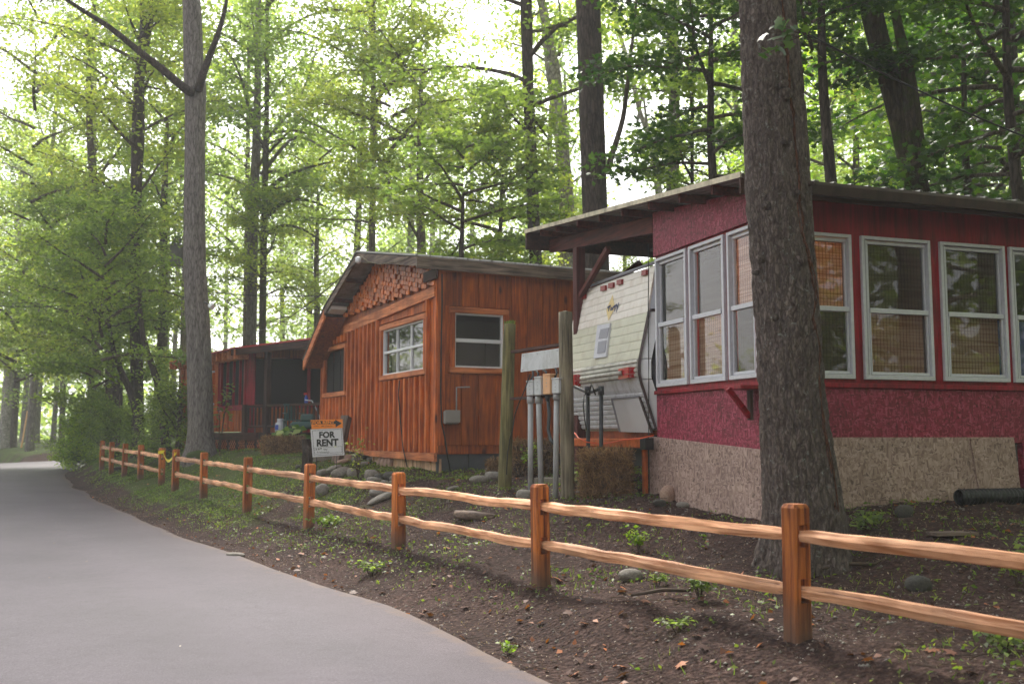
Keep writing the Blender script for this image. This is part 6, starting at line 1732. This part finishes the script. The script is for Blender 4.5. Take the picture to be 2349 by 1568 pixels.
# big leaning trunk at the left, behind the far end of the fence
big, ax = tree('big straight grey trunk with two bare dark limbs between the road and the porch cabin', 25.5,
     [(428, 492, 1034), (432, 488, 980), (430, 487, 900), (428, 483, 780), (424, 478, 700), (421, 471, 600), (422, 470, 520), (423, 470, 400), (424, 471, 250), (423, 473, 205), (421, 467, 150), (420, 463, 50), (419, 461, 0)],
     'bark_grey', 28, [('tall_b', 15.5, .9)], 24, .35, .07,
     limbs=[(.13, [(440, 212, -.3), (425, 205, -.5), (380, 165, -.9), (315, 115, -1.2), (250, 60, -1.5), (190, 25, -1.8), (110, -30, -2.2)], 'bark_dark'), (.12, [(455, 205, -.2), (462, 180, -.5), (480, 130, -.7), (500, 80, -.9), (515, 30, -1.0), (524, -30, -1.2)], 'bark_dark')])
_mm = SM[2].copy(); _mm.materials.clear(); _mm.materials.append(M['moss'])
place('moss_patch', _mm, big, Matrix.Translation(ax(1.25)[0] + Vector((.05, -.34, -.16))) @ Matrix.Diagonal((.30, .12, .16, 1)))
q = at_depth(482, 702, 25.1)
cm = thing('flood_lamp', q, 'small white flood lamp fixed to the side of the big grey trunk', 'lamp')
MB().tube([q + Vector((-.15, .0, .1)), q + Vector((-.04, 0, .05)), q], .02, 6).build('arm', M['black'], cm, smooth=True)
MB().tube([q + Vector((-.02, 0, .02)), q + Vector((.08, -.06, -.03))], [.05, .075], 10).build('lamp_head', M['white'], cm)

# the big near tree with scaly bark, its own careful mesh
Zt = 8.6
npts = [(1758, 1925, 1290), (1762, 1935, 1200), (1757, 1915, 1100), (1751, 1900, 1000), (1744, 1887, 900), (1737, 1878, 760), (1730, 1869, 640), (1716, 1857, 480), (1711, 1848, 320), (1705, 1836, 180), (1701, 1823, 50), (1698, 1818, -20)]
path = [(at_depth((a + b) / 2, y, Zt), (b - a) / 2 * Zt / F_PX) for a, b, y in npts]
gz = H(path[0][0].x, path[0][0].y)
path[0] = (Vector((path[0][0].x, path[0][0].y, gz - .15)), path[0][1] * 1.0)
e1 = path[-1][0]; path.append((e1 + Vector((-.3, .1, 7)), path[-1][1] * .7)); path.append((e1 + Vector((-.4, .3, 16)), .12))
nt_ = thing('near_tree', (path[0][0].x, path[0][0].y, gz), 'thick near trunk with scaly lichen flecked bark in front of the red cabin', 'tree')
cs = np.array([p[:] for p, r in path]); rs = np.array([r for p, r in path])
Zr = np.concatenate([np.arange(cs[0, 2], 5.6, .0165), np.arange(5.6, cs[-1, 2], .3)]); n = len(Zr)
X = np.interp(Zr, cs[:, 2], cs[:, 0]); Y = np.interp(Zr, cs[:, 2], cs[:, 1]); Rr = np.interp(Zr, cs[:, 2], rs)
for _ in range(60):
    for A in (X, Y, Rr): A[1:-1] = (A[:-2] + 2 * A[1:-1] + A[2:]) / 4
seg = 150
ang = np.linspace(0, 2 * np.pi, seg, endpoint=False)
AA, ZZ = np.meshgrid(ang, Zr); RR = np.repeat(Rr[:, None], seg, 1)
ca, sa = np.cos(AA), np.sin(AA)
wx = vnoise3(ca * 6, sa * 6, ZZ * 6) * .5
def plates(f, fz, o):
    # ridged noise stretched upward: cracks between plates
    a = np.abs(vnoise3(ca * f + o + wx * 1.2, sa * f + wx, ZZ * fz + wx * 1.5))
    return np.clip(a * 5.5, 0, 1)
rel = (plates(5.5, 3.2, 0) * .55 + plates(9, 7, 4) * .40) * .032 + vnoise3(ca * 26, sa * 26, ZZ * 20) * .006
RR = RR * (1 + .05 * vnoise3(ca * 1.4, sa * 1.4, ZZ * .8)) + rel - .010
hb = np.clip((ZZ - gz) / .9, 0, 2)
RR *= 1 + .34 * np.exp(-hb * 3.4) * (.35 + .65 * np.sin(AA * 2.5 + .6) ** 2)
V = np.stack([X[:, None] + RR * ca, Y[:, None] + RR * sa, ZZ], -1).reshape(-1, 3) - cs[0]
idx = np.arange(n * seg).reshape(n, seg)
F_ = np.stack([idx[:-1], np.roll(idx[:-1], -1, 1), np.roll(idx[1:], -1, 1), idx[1:]], -1).reshape(-1, 4)
place('trunk', fast_mesh('trunk', V, F_, [M['bark_near']], smooth=True), nt_, Matrix.Translation(Vector(cs[0])))
def trunk_pt(px, py, out=.0):
    c_ = at_depth(px, py, Zt); z = c_.z; cx_ = float(np.interp(z, Zr, X)); cy_ = float(np.interp(z, Zr, Y)); r_ = float(np.interp(z, Zr, Rr))
    dx = max(-r_ * .97, min(r_ * .97, (c_.x - cx_) * (1 - r_ * .9 / Zt))); return Vector((cx_ + dx, cy_ - math.sqrt(r_ * r_ - dx * dx) - out, z)), Vector((dx, -math.sqrt(r_ * r_ - dx * dx), 0)).normalized()
for px, py, rr in ((1778, 218, .035), (1779, 345, .03), (1748, 485, .030), (1741, 602, .028), (1735, 630, .02), (1815, 612, .022), (1766, 735, .03), (1805, 460, .02), (1782, 240, .05), (1843, 430, .018)):
    p_, nn = trunk_pt(px, py, -.02)
    MB().tube([p_, p_ + nn * .05, p_ + nn * .075, p_ + nn * .08], [rr * 1.35, rr * 1.1, rr, rr * .2], 10).build('knot', M['bark_near'], nt_, smooth=True)
vp = [(1905, 1215), (1893, 1150), (1885, 1070), (1873, 980), (1862, 880), (1866, 800), (1848, 740), (1856, 690), (1845, 640), (1834, 585), (1822, 545), (1818, 480), (1812, 400), (1806, 330), (1802, 280), (1793, 215), (1788, 150), (1780, 60), (1776, -20)]
pts = [trunk_pt(x, y, .015)[0] for x, y in vp]; 
Q_ = []
for a, b in zip(pts[:-1], pts[1:]): Q_ += [a.lerp(b, t) + Vector((R.uniform(-.008, .008), 0, 0)) for t in (0, .25, .5, .75)]
MB().tube(Q_, [.012 + .005 * math.sin(k * 1.7) for k in range(len(Q_))], 7).build('vine', M['vine'], nt_, smooth=True)
Q_ = [p + Vector((.03 * math.sin(k), -.005, 0)) for k, p in enumerate(pts[:12])]
MB().tube(Q_, .007, 6).build('vine', M['vine'], nt_, smooth=True)
# leafy sprig in front of the trunk
mb = MB(); P_ = []
for (x0, y0) in ((1830, 88), (1790, 60), (1768, 75), (1755, 128), (1790, 105)):
    a = at_depth(1850, 78, 8.0); b = at_depth(x0, y0, 7.95); mb.tube([a, a.lerp(b, .5) + Vector((0, 0, .02)), b], [.006, .004, .002], 5); P_ += [b[:]] * 3 + [a.lerp(b, .7)[:]] * 2
mb.build('sprig', M['twig'], nt_)
P_ = np.array(P_) + rng.normal(0, .045, (len(P_), 3))
V, F_ = maple_leaves(P_, .09, (0, -.7, .6), .4); place('sprig_leaves', fast_mesh('sprig_leaves', V, F_, [M['leaf_dark']]), nt_)
add_crown(nt_, cs[-2, 0], cs[-2, 1], 8.5, 'tall_a', .8, .4); 
R.seed(5)
T = tree
T('dark trunk with a rough twisted middle rising left of the big grey trunk', 32, [(295, 322, 600), (292, 320, 560), (300, 325, 430), (302, 332, 300), (308, 330, 180), (322, 350, 60), (320, 352, 0)], 'bark_dark', 16, [('tall_b', 5.2, .95), ('tall_y', 12, 1.0)], 24,
  limbs=[(.09, [(335, 30, 0), (345, 15, -.3), (362, 8, -.6), (415, 5, -1)]), (.06, [(318, 90, 0), (300, 50, -.5), (282, 0, -1)])])
T('pale thin trunk deep in the left woods', 44, [(207, 221, 560), (208, 222, 300), (209, 221, 60)], 'bark_grey', 10, [('tall_b', 5.5, 1.25), ('tall_a', 13, 1.1)], 24)
T('tall left hand trunk of the twin pair behind the porch cabin', 40, [(564, 588, 800), (567, 590, 600), (571, 593, 450), (577, 598, 350), (583, 599, 200), (586, 600, 0)], 'bark_grey', 16, [('tall_a', 9.5, 1.25)], 26,
  limbs=[(.11, [(590, 270, 0), (570, 240, -.5), (520, 250, -1), (480, 215, -1.5)]), (.10, [(600, 400, 0), (630, 360, -.5), (680, 300, -1), (760, 350, -2)]), (.08, [(600, 330, 0), (640, 290, -.6), (700, 210, -1), (728, 100, -1.5)])])
T('mossy right hand trunk of the twin pair behind the porch cabin', 39.5, [(593, 610, 800), (596, 612, 600), (601, 616, 400), (606, 618, 250), (609, 618, 0)], 'bark_moss', 14, [('tall_c', 11, 1.1), ('under_b', 7.0, 1.0)], 24,
  limbs=[(.11, [(606, 445, 0), (640, 410, -.5), (700, 385, -1), (765, 370, -1.8)]), (.10, [(608, 500, 0), (650, 460, -.5), (700, 455, -1), (750, 475, -1.6)]), (.09, [(608, 540, 0), (640, 515, -.5), (690, 520, -1), (740, 555, -1.6)])])
T('slim dark pole straight trunk rising above the stained cabin peak', 36, [(845, 861, 600), (848, 863, 400), (850, 863, 200), (851, 861, 0)], 'bark_brown', 12, [('tall_c', 9.0, 1.0), ('tall_y', 14, 1.0)], 24)
T('dark lumpy trunk, left of the three above the cabin side wall', 25, [(1216, 1246, 640), (1208, 1237, 480), (1205, 1232, 350), (1198, 1224, 200), (1193, 1221, 0)], 'bark_dark', 18, [('tall_c', 9.0, .95)], 24, limbs=[(.05, [(1218, 270, 0), (1235, 285, -.2), (1258, 320, -.4)])])
T('pale mottled trunk between the two dark ones above the cabin', 28, [(1284, 1320, 640), (1282, 1317, 450), (1270, 1300, 300), (1252, 1288, 170), (1240, 1262, 50), (1232, 1254, 0)], 'bark_pale', 18, [('tall_b', 13.0, .9)], 25,
  limbs=[(.06, [(1282, 130, 0), (1290, 60, -.3), (1278, -20, -.6)])])
T('thickest dark furrowed trunk behind the carport roof', 20, [(1338, 1398, 640), (1336, 1395, 480), (1329, 1388, 300), (1324, 1383, 150), (1320, 1378, 0)], 'bark_dark', 26, [('tall_a', 14.0, .6)], 26,
  limbs=[(.07, [(1392, 400, .1), (1405, 350, .0), (1432, 270, -.2), (1440, 180, -.4), (1455, 60, -.5), (1463, -30, -.6)], 'bark_brown')])
T('smooth grey trunk with a bend, glowing against the bright gap', 24, [(1526, 1556, 470), (1532, 1560, 340), (1534, 1560, 230), (1529, 1556, 150), (1528, 1556, 60), (1532, 1556, 0)], 'bark_grey', 18, [('tall_b', 15.5, .8)], 24)
T('slender pale tree leaning right inside the bright gap', 38, [(1505, 1525, 470), (1490, 1504, 330), (1462, 1474, 260), (1440, 1452, 160), (1420, 1430, 90), (1400, 1408, 20)], 'bark_pale', 10, [('tall_b', 15.5, .5)], 17, limbs=[(.07, [(1495, 350, 0), (1480, 260, -.3), (1470, 160, -.5), (1450, 20, -.8)]), (.06, [(1462, 280, 0), (1480, 180, 0), (1478, 60, 0), (1490, -20, 0)])])
T('thin dark sapling left of the near trunk above the carport', 22, [(1583, 1592, 470), (1584, 1592, 300), (1586, 1592, 150)], 'bark_dark', 8, [('maple_m', 5.4, .62), ('maple_m', 8.0, .8)], 12)
T('thin straight trunk just left of the near trunk, far back', 42, [(1683, 1694, 450), (1684, 1694, 250), (1685, 1693, 100)], 'bark_brown', 8, [('tall_a', 7.5, 1.0)], 20)
T('thick dark trunk leaning left above the red cabin roof', 15, [(2085, 2140, 470), (2066, 2124, 400), (2050, 2112, 320), (2025, 2080, 220), (2000, 2050, 130), (1982, 2032, 60), (1966, 2015, -20)], 'bark_moss', 26, [('maple', 8.6, .8)], 22,
  limbs=[(.16, [(2098, 330, -.1), (2092, 240, -.2), (2080, 150, -.3), (2060, 60, -.3), (2044, -30, -.3)])])
T('mid distance trunk in green light right of the near trunk', 34, [(1955, 1972, 450), (1957, 1971, 300), (1948, 1960, 160), (1950, 1962, 60)], 'bark_brown', 10, [('tall_l', 6.5, 1.0), ('tall_b', 12, 1)], 22)
T('hazy pale trunk above the right half of the red cabin roof', 30, [(2155, 2172, 460), (2154, 2170, 300), (2152, 2168, 150)], 'bark_grey', 10, [('tall_l', 5.5, .95), ('tall_b', 12, 1)], 22)
T('greenish trunk second from the right above the red cabin roof', 28, [(2236, 2262, 470), (2238, 2262, 300), (2240, 2262, 100)], 'bark_grey', 12, [('tall_l', 6.0, .9)], 22)
T('rightmost forked trunk at the upper right corner', 20, [(2316, 2342, 470), (2312, 2340, 250), (2300, 2330, 60), (2290, 2322, -20)], 'bark_dark', 14, [('maple', 6.0, 1.0)], 22)
# understory trees
def clear(q, r=1.0):
    d_ = float(road_dist(q.x, q.y)[0]) - WROAD / 2
    if d_ < r: print('ON ROAD', round(q.x, 1), round(q.y, 1), round(d_, 2))
def under(label, px, Z, kind, zc, sc, top=None, r=.07, mat='bark_dark', lean=0.0, name='understory_tree', group=None, szz=1.0, limbs=()):
    q = ground_at_depth(px, Z); k = F_PX / Z; clear(q)
    th = thing(name, q, label, 'tree', group)
    h = zc + (top or 2.5) - q.z
    pth = [(q - Vector((0, 0, .2)), r * 1.2), (q + Vector((lean * .3 + .1, 0, h * .35)), r), (q + Vector((lean * .8 - .05, .05, h * .7)), r * .7), (q + Vector((lean, 0, h)), r * .35)]
    trunk_mesh(pth, 10, 'trunk', M[mat], th, .1, .3, q.z)
    for c in (kind if isinstance(kind, list) else [(kind, 0, 0, zc, sc)]):
        kd, dx, dy, z_, s_ = c; add_crown(th, q.x + lean * .8 + dx, q.y + dy, z_, kd, s_, R.uniform(0, 6.28), szz)
    return th
under('broad understory tree with flat green sprays left of the big grey trunk', 385, 29, [('under_a', -.8, -1.0, 3.2, 1.0)], 2.9, 1.0, 3, .12, lean=-1.0)
under('dark leaning tree with forked limbs under the green sprays at left', 330, 31, [('under_d', -.6, 0, 2.9, 1.1)], 2.6, 1.1, 3, .13, lean=-1.3)
under('yellow green tree overhanging the far end of the fence', 265, 36, [('under_b', -.5, 0, 3.2, 1.15), ('under_a', 0, 0, 5.0, 1.1)], 3, 1.2, 4, .12)
under('low dark tree behind the last fence posts', 242, 39, [('under_d', -.6, 0, 2.3, 1.1), ('under_b', .0, 0, 5.6, 1.0)], 1.9, 1.3, 3, .12)
under('tree arching over the road bend at far left', 256, 41.5, [('under_b', -2.2, 0, 3.6, 1.4), ('under_a', -.8, 0, 5.6, 1.3)], 4.0, 1.5, 4, .14, lean=-2.4)
under('yellowish tree high over the road at the left edge', 30, 66, [('tall_b', 0, 0, 6.0, 1.15), ('under_b', 1, 0, 4.6, 1.2)], 5, 1.0, 9, .2, 'bark_brown')
under('tall hazy leafy tree left of the dark twisted trunk', 300, 42, [('tall_b', 0, 0, 5.5, 1.05)], 5, 1.0, 9, .2, 'bark_brown')
under('leafy tree filling the space left of the big grey trunk', 360, 38, [('tall_a', 0, 0, 5.0, 1.0)], 5, 1.0, 9, .2, 'bark_brown')
under('tall yellow leaved tree arching above the road', 262, 37, [('tall_y', -2.2, 0, 8.6, .95)], 8, 1.0, 9, .2, 'bark_brown', lean=-1.6)
under('bright green dogwood above the stained cabin ridge', 1060, 22, [('maple_m', 0, 0, 4.6, .75)], 4.6, .9, 2.4, .09)
under('green tree behind the stained cabin side wall, left of the dark trunks', 1150, 26, [('under_b', 0, 0, 5.3, 1.0), ('maple_m', 0, 0, 7.4, .7)], 5.3, 1.0, 3, .1)
under('yellow green tree with arching limbs left of the dark trunks', 960, 31, [('tall_y', 0, 0, 6.2, .8), ('under_b', -1.0, 0, 9.0, 1.2)], 5.5, .8, 8, .16, 'bark_brown')
under('light green tree behind the stained cabin gable', 720, 42, [('tall_b', 0, 0, 6.4, .8)], 4, 1.0, 8, .16, 'bark_brown')
under('small green tree between the pale trunk and the furrowed trunk', 1290, 34, [('under_a', 0, 0, 4.6, 1.1)], 4, .8, 6, .12, 'bark_brown')
under('green tree behind the carport at the foot of the bright gap', 1440, 36, [('tall_b', 0, 0, 3.0, .42)], 4, .8, 6, .12, 'bark_brown')
under('maple reaching in from behind the near trunk', 1650, 17, [('maple', 0, 0, 6.0, .75)], 6.0, .8, 3, .10)
under('bright green tree far behind the red cabin roof', 1930, 30, [('tall_l', 0, 0, 4.4, .95)], 4, .9, 8, .15, 'bark_brown')
under('maple with broad dark leaves right of the near trunk', 1920, 14.5, [('maple', -.2, 0, 6.9, .50)], 6.6, .7, 3, .10)
under('dark maple leaning over the right end of the red cabin', 2360, 14, [('maple', 0, 0, 5.0, .8)], 4.8, .8, 4, .10)
under('dense dark maple behind the red cabin roof at right', 2250, 18, [('maple', .6, 0, 5.6, .85)], 5, 1, 4, .10)
under('light green tree behind the red cabin roof middle', 2120, 34, [('tall_b', 0, 0, 4.4, 1.0)], 4, 1, 8, .15, 'bark_brown')
# hedge along the road and bushes
HB = [(186, 37.2, 'bush_l', .8, 'bright lime bush at the inner corner of the road bend'), (205, 38, 'bush', .95, 'green bush with a reddish stem beside the bright bush'), (238, 36, 'bush', .75, 'second green hedge bush from the road bend'), (268, 35, 'bush', .65, 'third green hedge bush from the road bend'), (315, 32, 'bush', .55, 'small hedge bush behind the near end of the far fence run'), (385, 30, 'bush', .6, 'green bush in the fence gap left of the big grey trunk'), (405, 27.8, 'bush', .75, 'low green bush touching the big grey trunk'), (172, 38.6, 'bush_l', .8, 'small lime bush nearest the road bend')]
for px, Z, kd, sc, lab in HB:
    q = ground_at_depth(px, Z); th = thing('hedge_bush', q, lab, 'bush', 'bushes beside the road'); add_crown(th, q.x, q.y, q.z - .1, kd, sc, R.uniform(0, 6.28))
    if kd == 'bush': MB().tube([q - Vector((0, 0, .1)), q + Vector((.1, 0, 1.2)), q + Vector((0, .1, 2.2))], [.07, .05, .02], 7).build('stem', M['bark_brown'], th, smooth=True)
q = ground_at_depth(500, 26.6)
plant('seedling', 505, 900, 'small leafy shoot sticking out right of the big grey trunk', 'shoot', .3, 1.9, 70, .13, 'leaf_mid', 4, Y=26.0, thin=.01)
# far woods: individual trees in the mist
far_spots = []
R.seed(21)
for Z in (50, 57, 66, 76, 88):
    span = .56 * Z; n = int(2 * span / (6.6 if Z < 60 else 8.0))
    for i in range(n + 1):
        x = -span + 2 * span * (i + R.uniform(-.35, .35)) / n
        px = CX + F_PX * x / Z
        if 1330 < px < 1640: continue
        if px < -120 or px > 2470: continue
        if px < 260 and Z < 55: continue
        far_spots.append((x, Z + R.uniform(-3, 3)))
LAND = [(-200, 'the left edge'), (318, 'the twisted trunk'), (450, 'the big left trunk'), (590, 'the twin trunks'), (855, 'the slim gable trunk'), (1215, 'the lumpy trunk'), (1360, 'the furrowed trunk'), (1780, 'the near trunk'), (2100, 'the leaning trunk'), (2325, 'the forked trunk'), (2600, 'the right edge')]
ORD = ['nearest', 'second nearest', 'third nearest', 'fourth nearest', 'fifth nearest', 'sixth nearest', 'seventh nearest', 'eighth nearest', 'ninth nearest', 'tenth nearest', 'eleventh nearest', 'farthest']
cnt_ = {}
for i, (x, Z) in enumerate(sorted(far_spots, key=lambda q: q[1])):
    gz_ = H(x, Z)
    px = CX + F_PX * x / Z; li = max(k for k in range(len(LAND)) if LAND[k][0] <= px); li = min(li, len(LAND) - 2); cnt_[li] = cnt_.get(li, -1) + 1
    th = thing('woodland_tree', (x, Z, gz_), '%s misty tree from %s to %s' % (ORD[min(cnt_[li], 11)], LAND[li][1], LAND[li + 1][1]), 'tree', 'misty trees far back in the woods')
    h = R.uniform(20, 26); r = R.uniform(.14, .26); ln = R.uniform(-.8, .8)
    trunk_mesh([(Vector((x, Z, gz_ - .3)), r * 1.2), (Vector((x + ln * .3, Z, gz_ + h * .4)), r), (Vector((x + ln, Z, gz_ + h)), r * .4)], 7, 'trunk', M[R.choice(['bark_grey', 'bark_brown', 'bark_dark'])], th, .08, .2, gz_, rings=10)
    add_crown(th, x + ln * .5, Z, gz_ + R.choice([2.0, 4.0, 6.0, 8.0]), R.choice(['far_a', 'far_b']), R.uniform(.8, 1.1), R.uniform(0, 6.28))
# far side of the road bend
for px, Z, lab in ((12, 66, 'thick pale trunk at the far left edge beyond the road bend'), (78, 72, 'grey trunk beyond the road bend, second from the left edge'), (122, 74, 'thin dark trunk beyond the road bend left of the lime bushes'), (52, 80, 'slim trunk beyond the road bend behind the orange marker')):
    r_ = {12: .36, 78: .30, 122: .16, 52: .2}[px]
    q = ground_at_depth(px, Z); th = thing('roadside_tree', q, lab, 'tree')
    trunk_mesh([(q - Vector((0, 0, .3)), r_ * 1.2), (q + Vector((.2, 0, 8)), r_), (q + Vector((.3, 0, 22)), r_ * .5)], 12, 'trunk', M['bark_pale'] if px == 12 else M['bark_grey'], th, .08, .3, q.z)
    add_crown(th, q.x, q.y, q.z + 5, 'far_b', 1.0, px)
# distant wood closing the view: one mass
V_, F_l, off = [], [], 0
n = 30000
ang = rng.uniform(-.95, .95, n); rad = rng.uniform(95, 125, n)
zz = rng.beta(1.0, 2.6, n) * 15
px_ = np.sin(ang) * rad; py_ = np.cos(ang) * rad
gap = (px_ / py_ > .09) & (px_ / py_ < .165)
hole = vnoise(px_ * .16, zz * .2) * 2 + vnoise(px_ * .5 + 9, zz * .5)
keep = (hole > -.35) & ~(gap & (zz > 9))
P_ = np.stack([px_, py_, 1.0 + zz + (rad - 95) * .05], 1)[keep]
V, F_ = quad_leaves(P_, .75, (0, 0, 1), .8)
n = 16000; a2 = rng.uniform(-.95, .95, n); r2_ = rng.uniform(90, 122, n); P2 = np.stack([np.sin(a2) * r2_, np.cos(a2) * r2_, .8 + rng.beta(1.1, 1.8, n) * 6.5], 1)
V2, F2 = quad_leaves(P2, .8, (0, 0, 1), .9); F_ = np.concatenate([F_, F2 + len(V)]); V = np.concatenate([V, V2])
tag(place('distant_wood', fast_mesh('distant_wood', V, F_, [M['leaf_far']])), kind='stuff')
# unseen woods added behind and beside the camera to cut low sky light
n = 26000
ang = rng.uniform(math.radians(48), math.radians(312), n); rad = rng.uniform(30, 46, n)
hmax = np.interp(np.degrees(ang), [48, 180, 225, 312], [17, 16, 10, 11]); zz = rng.beta(1.0, 1.3, n) * hmax
P_ = np.stack([np.sin(ang) * rad, np.cos(ang) * rad, .5 + zz], 1)
kk = np.abs(P_[:, 0] - (-P_[:, 1] * -.35)) > 0
V, F_ = quad_leaves(P_, .85, (0, 0, 1), .9)
tag(place('surrounding_woods', fast_mesh('surrounding_woods', V, F_, [M['leaf_mid']])), kind='stuff')
# unseen trees added beside the camera for shade and window reflections
for x, y, kd, lab in ((7.8, -.8, 'tall_c', 'tree'), (13, 0, 'tall_a', 'tree'), (9.5, 2.0, 'tall_a', 'tree'), (10, -3.5, 'tall_c', 'tree'), (14, 4.5, 'tall_c', 'tree'), (17, -6, 'tall_a', 'tree'), (24, 1, 'tall_c', 'tree'), (12, -14, 'tall_a', 'tree'), (26, -12, 'tall_b', 'tree'), (22, 14, 'tall_a', 'tree')):
    gz_ = H(x, y); th = thing('forest_tree', (x, y, gz_), 'tall leafy tree added out of frame to shade and reflect in the red cabin', 'tree', 'out of frame trees added for shade and reflections')
    trunk_mesh([(Vector((x, y, gz_ - .3)), .3), (Vector((x + .2, y, 9)), .22), (Vector((x, y, 20)), .1)], 10, 'trunk', M['bark_brown'], th, .08, .3, gz_)
    add_crown(th, x, y, 4.2 if x < 12 else (2.0 if y < 5 else 7), kd, 1.15, x)

# ------------------------------------------------------------------ ground scatter (geometry)
def scatter(n, s0, s1, p0, p1, wfun=None, rmin=.05):
    s_ = rng.uniform(s0, s1, n) if s0 >= 0 and False else s0 + (s1 - s0) * rng.random(n) ** 1.5
    p_ = rng.uniform(p0, p1, n); x, y = from_sp(s_, p_)
    rd = road_dist(x, y) - WROAD / 2
    k = rd > rmin
    k &= (rd > .05) | (rng.random(n) < np.exp(rd * 9))
    if wfun is not None: k &= rng.random(n) < wfun(s_, p_, x, y)
    x, y = x[k], y[k]
    inside = in_building(x, y)
    x, y = x[~inside], y[~inside]
    return np.stack([x, y, Hn(x, y)], 1)
def in_building(x, y):
    def loc(F, x, y):
        dx = x - F.o.x; dy = y - F.o.y; return dx * F.u.x + dy * F.u.y, dx * F.out.x + dy * F.out.y
    u, n_ = loc(FL, x, y); a = (u > 0) & (u < 2.4) & (n_ < 0.02)
    u, n_ = loc(GL, x, y); b = (u > 0) & (u < WL) & (n_ < 0.0)
    return a | b
def litter(name, P_, size, mat, rnd=.6, w=.6, lift=.006):
    P_ = P_ + np.array([0, 0, lift]); V, F_ = quad_leaves(P_, size, (0, 0, 1), rnd, w)
    o = place(name, fast_mesh(name, V, F_, [M[mat]])); tag(o, kind='stuff'); return o
litter('wood_chips', scatter(42000, -5, 24, -1.9, 6.5, rmin=-.5), .020, 'litterpale', .5, .4, .012)
litter('fallen_leaves', scatter(2300, -5, 22, -1.6, 5.5, rmin=-.4), .05, 'litter', .45, .75, .010)
P_ = scatter(130, -3.5, 9, -1.3, .4); V, F_ = maple_leaves(P_ + np.array([0, 0, .02]), .075, (0, 0, 1), .35)
tag(place('curled_leaves', fast_mesh('curled_leaves', V, F_, [M['litter']])), kind='stuff')
def gw(s_, p_, x, y):
    a = np.interp(s_, [-5, 2, 6, 9, 14, 20, 30], [.12, .15, .32, .6, .95, 1, 1]); cl = vnoise(x * 1.1, y * 1.1) + .5 * vnoise(x * 3, y * 3)
    return a * np.clip((cl + .2) * 5, 0, 1) * np.clip((road_dist(x, y) - WROAD / 2 - .3) / .5, 0, 1)
litter('ground_cover', scatter(95000, -4, 34, -1.0, 5.5, gw), .042, 'grassmat', .5, .6, .03)
# grass blades
P_ = scatter(60000, -4, 34, -1.0, 5.0, gw); n = len(P_)
d = rng.normal(0, .35, (n, 3)); d[:, 2] = 1; d /= np.linalg.norm(d, axis=1)[:, None]; L_ = rng.uniform(.03, .09, n)[:, None]; s_ = np.cross(d, rng.normal(0, 1, (n, 3))); s_ /= np.linalg.norm(s_, axis=1)[:, None]
V = np.stack([P_ - s_ * .004, P_ + s_ * .004, P_ + d * L_], 1).reshape(-1, 3)
tag(place('grass', fast_mesh('grass', V, np.arange(3 * n).reshape(-1, 3), [M['grassmat']])), kind='stuff')
# twigs and roots
P_ = scatter(2200, -5, 14, -1.35, 5); mb = MB()
for p_ in P_:
    a = R.uniform(0, 6.28); L = R.uniform(.04, .30); q = Vector(p_) + Vector((0, 0, .008)); d = Vector((math.cos(a), math.sin(a), R.uniform(-.05, .15)))
    mb.tube([q, q + d * L * .5 + Vector((R.uniform(-.02, .02), R.uniform(-.02, .02), .005)), q + d * L], R.uniform(.0015, .004), 3, cap=False)
tag(mb.build('twigs', M['twig']), kind='stuff')
# pebbles
P_ = scatter(5200, -5, 14, -1.2, 5.0)
bmv = np.array([(1, 0, 0), (-1, 0, 0), (0, 1, 0), (0, -1, 0), (0, 0, .7), (0, 0, -.7)]); bf = np.array([(0, 2, 4), (2, 1, 4), (1, 3, 4), (3, 0, 4), (2, 0, 5), (1, 2, 5), (3, 1, 5), (0, 3, 5)])
sz = rng.uniform(.005, .020, len(P_))[:, None, None] * rng.uniform(.6, 1.3, (len(P_), 1, 3))
V = (P_[:, None, :] + bmv[None] * sz).reshape(-1, 3); F_ = (bf[None] + (np.arange(len(P_)) * 6)[:, None, None]).reshape(-1, 3)
tag(place('pebbles', fast_mesh('pebbles', V, F_, [M['rock']])), kind='stuff')
# straw and leaves on the road are few
P_ = np.array([(q[0], q[1], float(zroad(q[1])) + .035) for q in (EDGE[k] + _left[k] * R.uniform(.15, 4.5) for k in [R.randrange(25, 90) for _ in range(40)])])
litter('road_leaves', P_, .03, 'litterpale', .3, .6, .002)

# ------------------------------------------------------------------ haze
hz = bpy.data.materials.new('haze'); hz.use_nodes = True; nt = hz.node_tree; nt.nodes.clear()
vo = nt.nodes.new('ShaderNodeVolumePrincipled'); vo.inputs['Color'].default_value = (0.93, 0.95, 1.0, 1); vo.inputs['Density'].default_value = 0.0014; vo.inputs['Anisotropy'].default_value = 0.0
ou = nt.nodes.new('ShaderNodeOutputMaterial'); nt.links.new(vo.outputs[0], ou.inputs['Volume'])
hb_ = mk('haze', *box_vf((-150, -40, -3), (150, 160, 34)), hz); tag(hb_, kind='stuff')
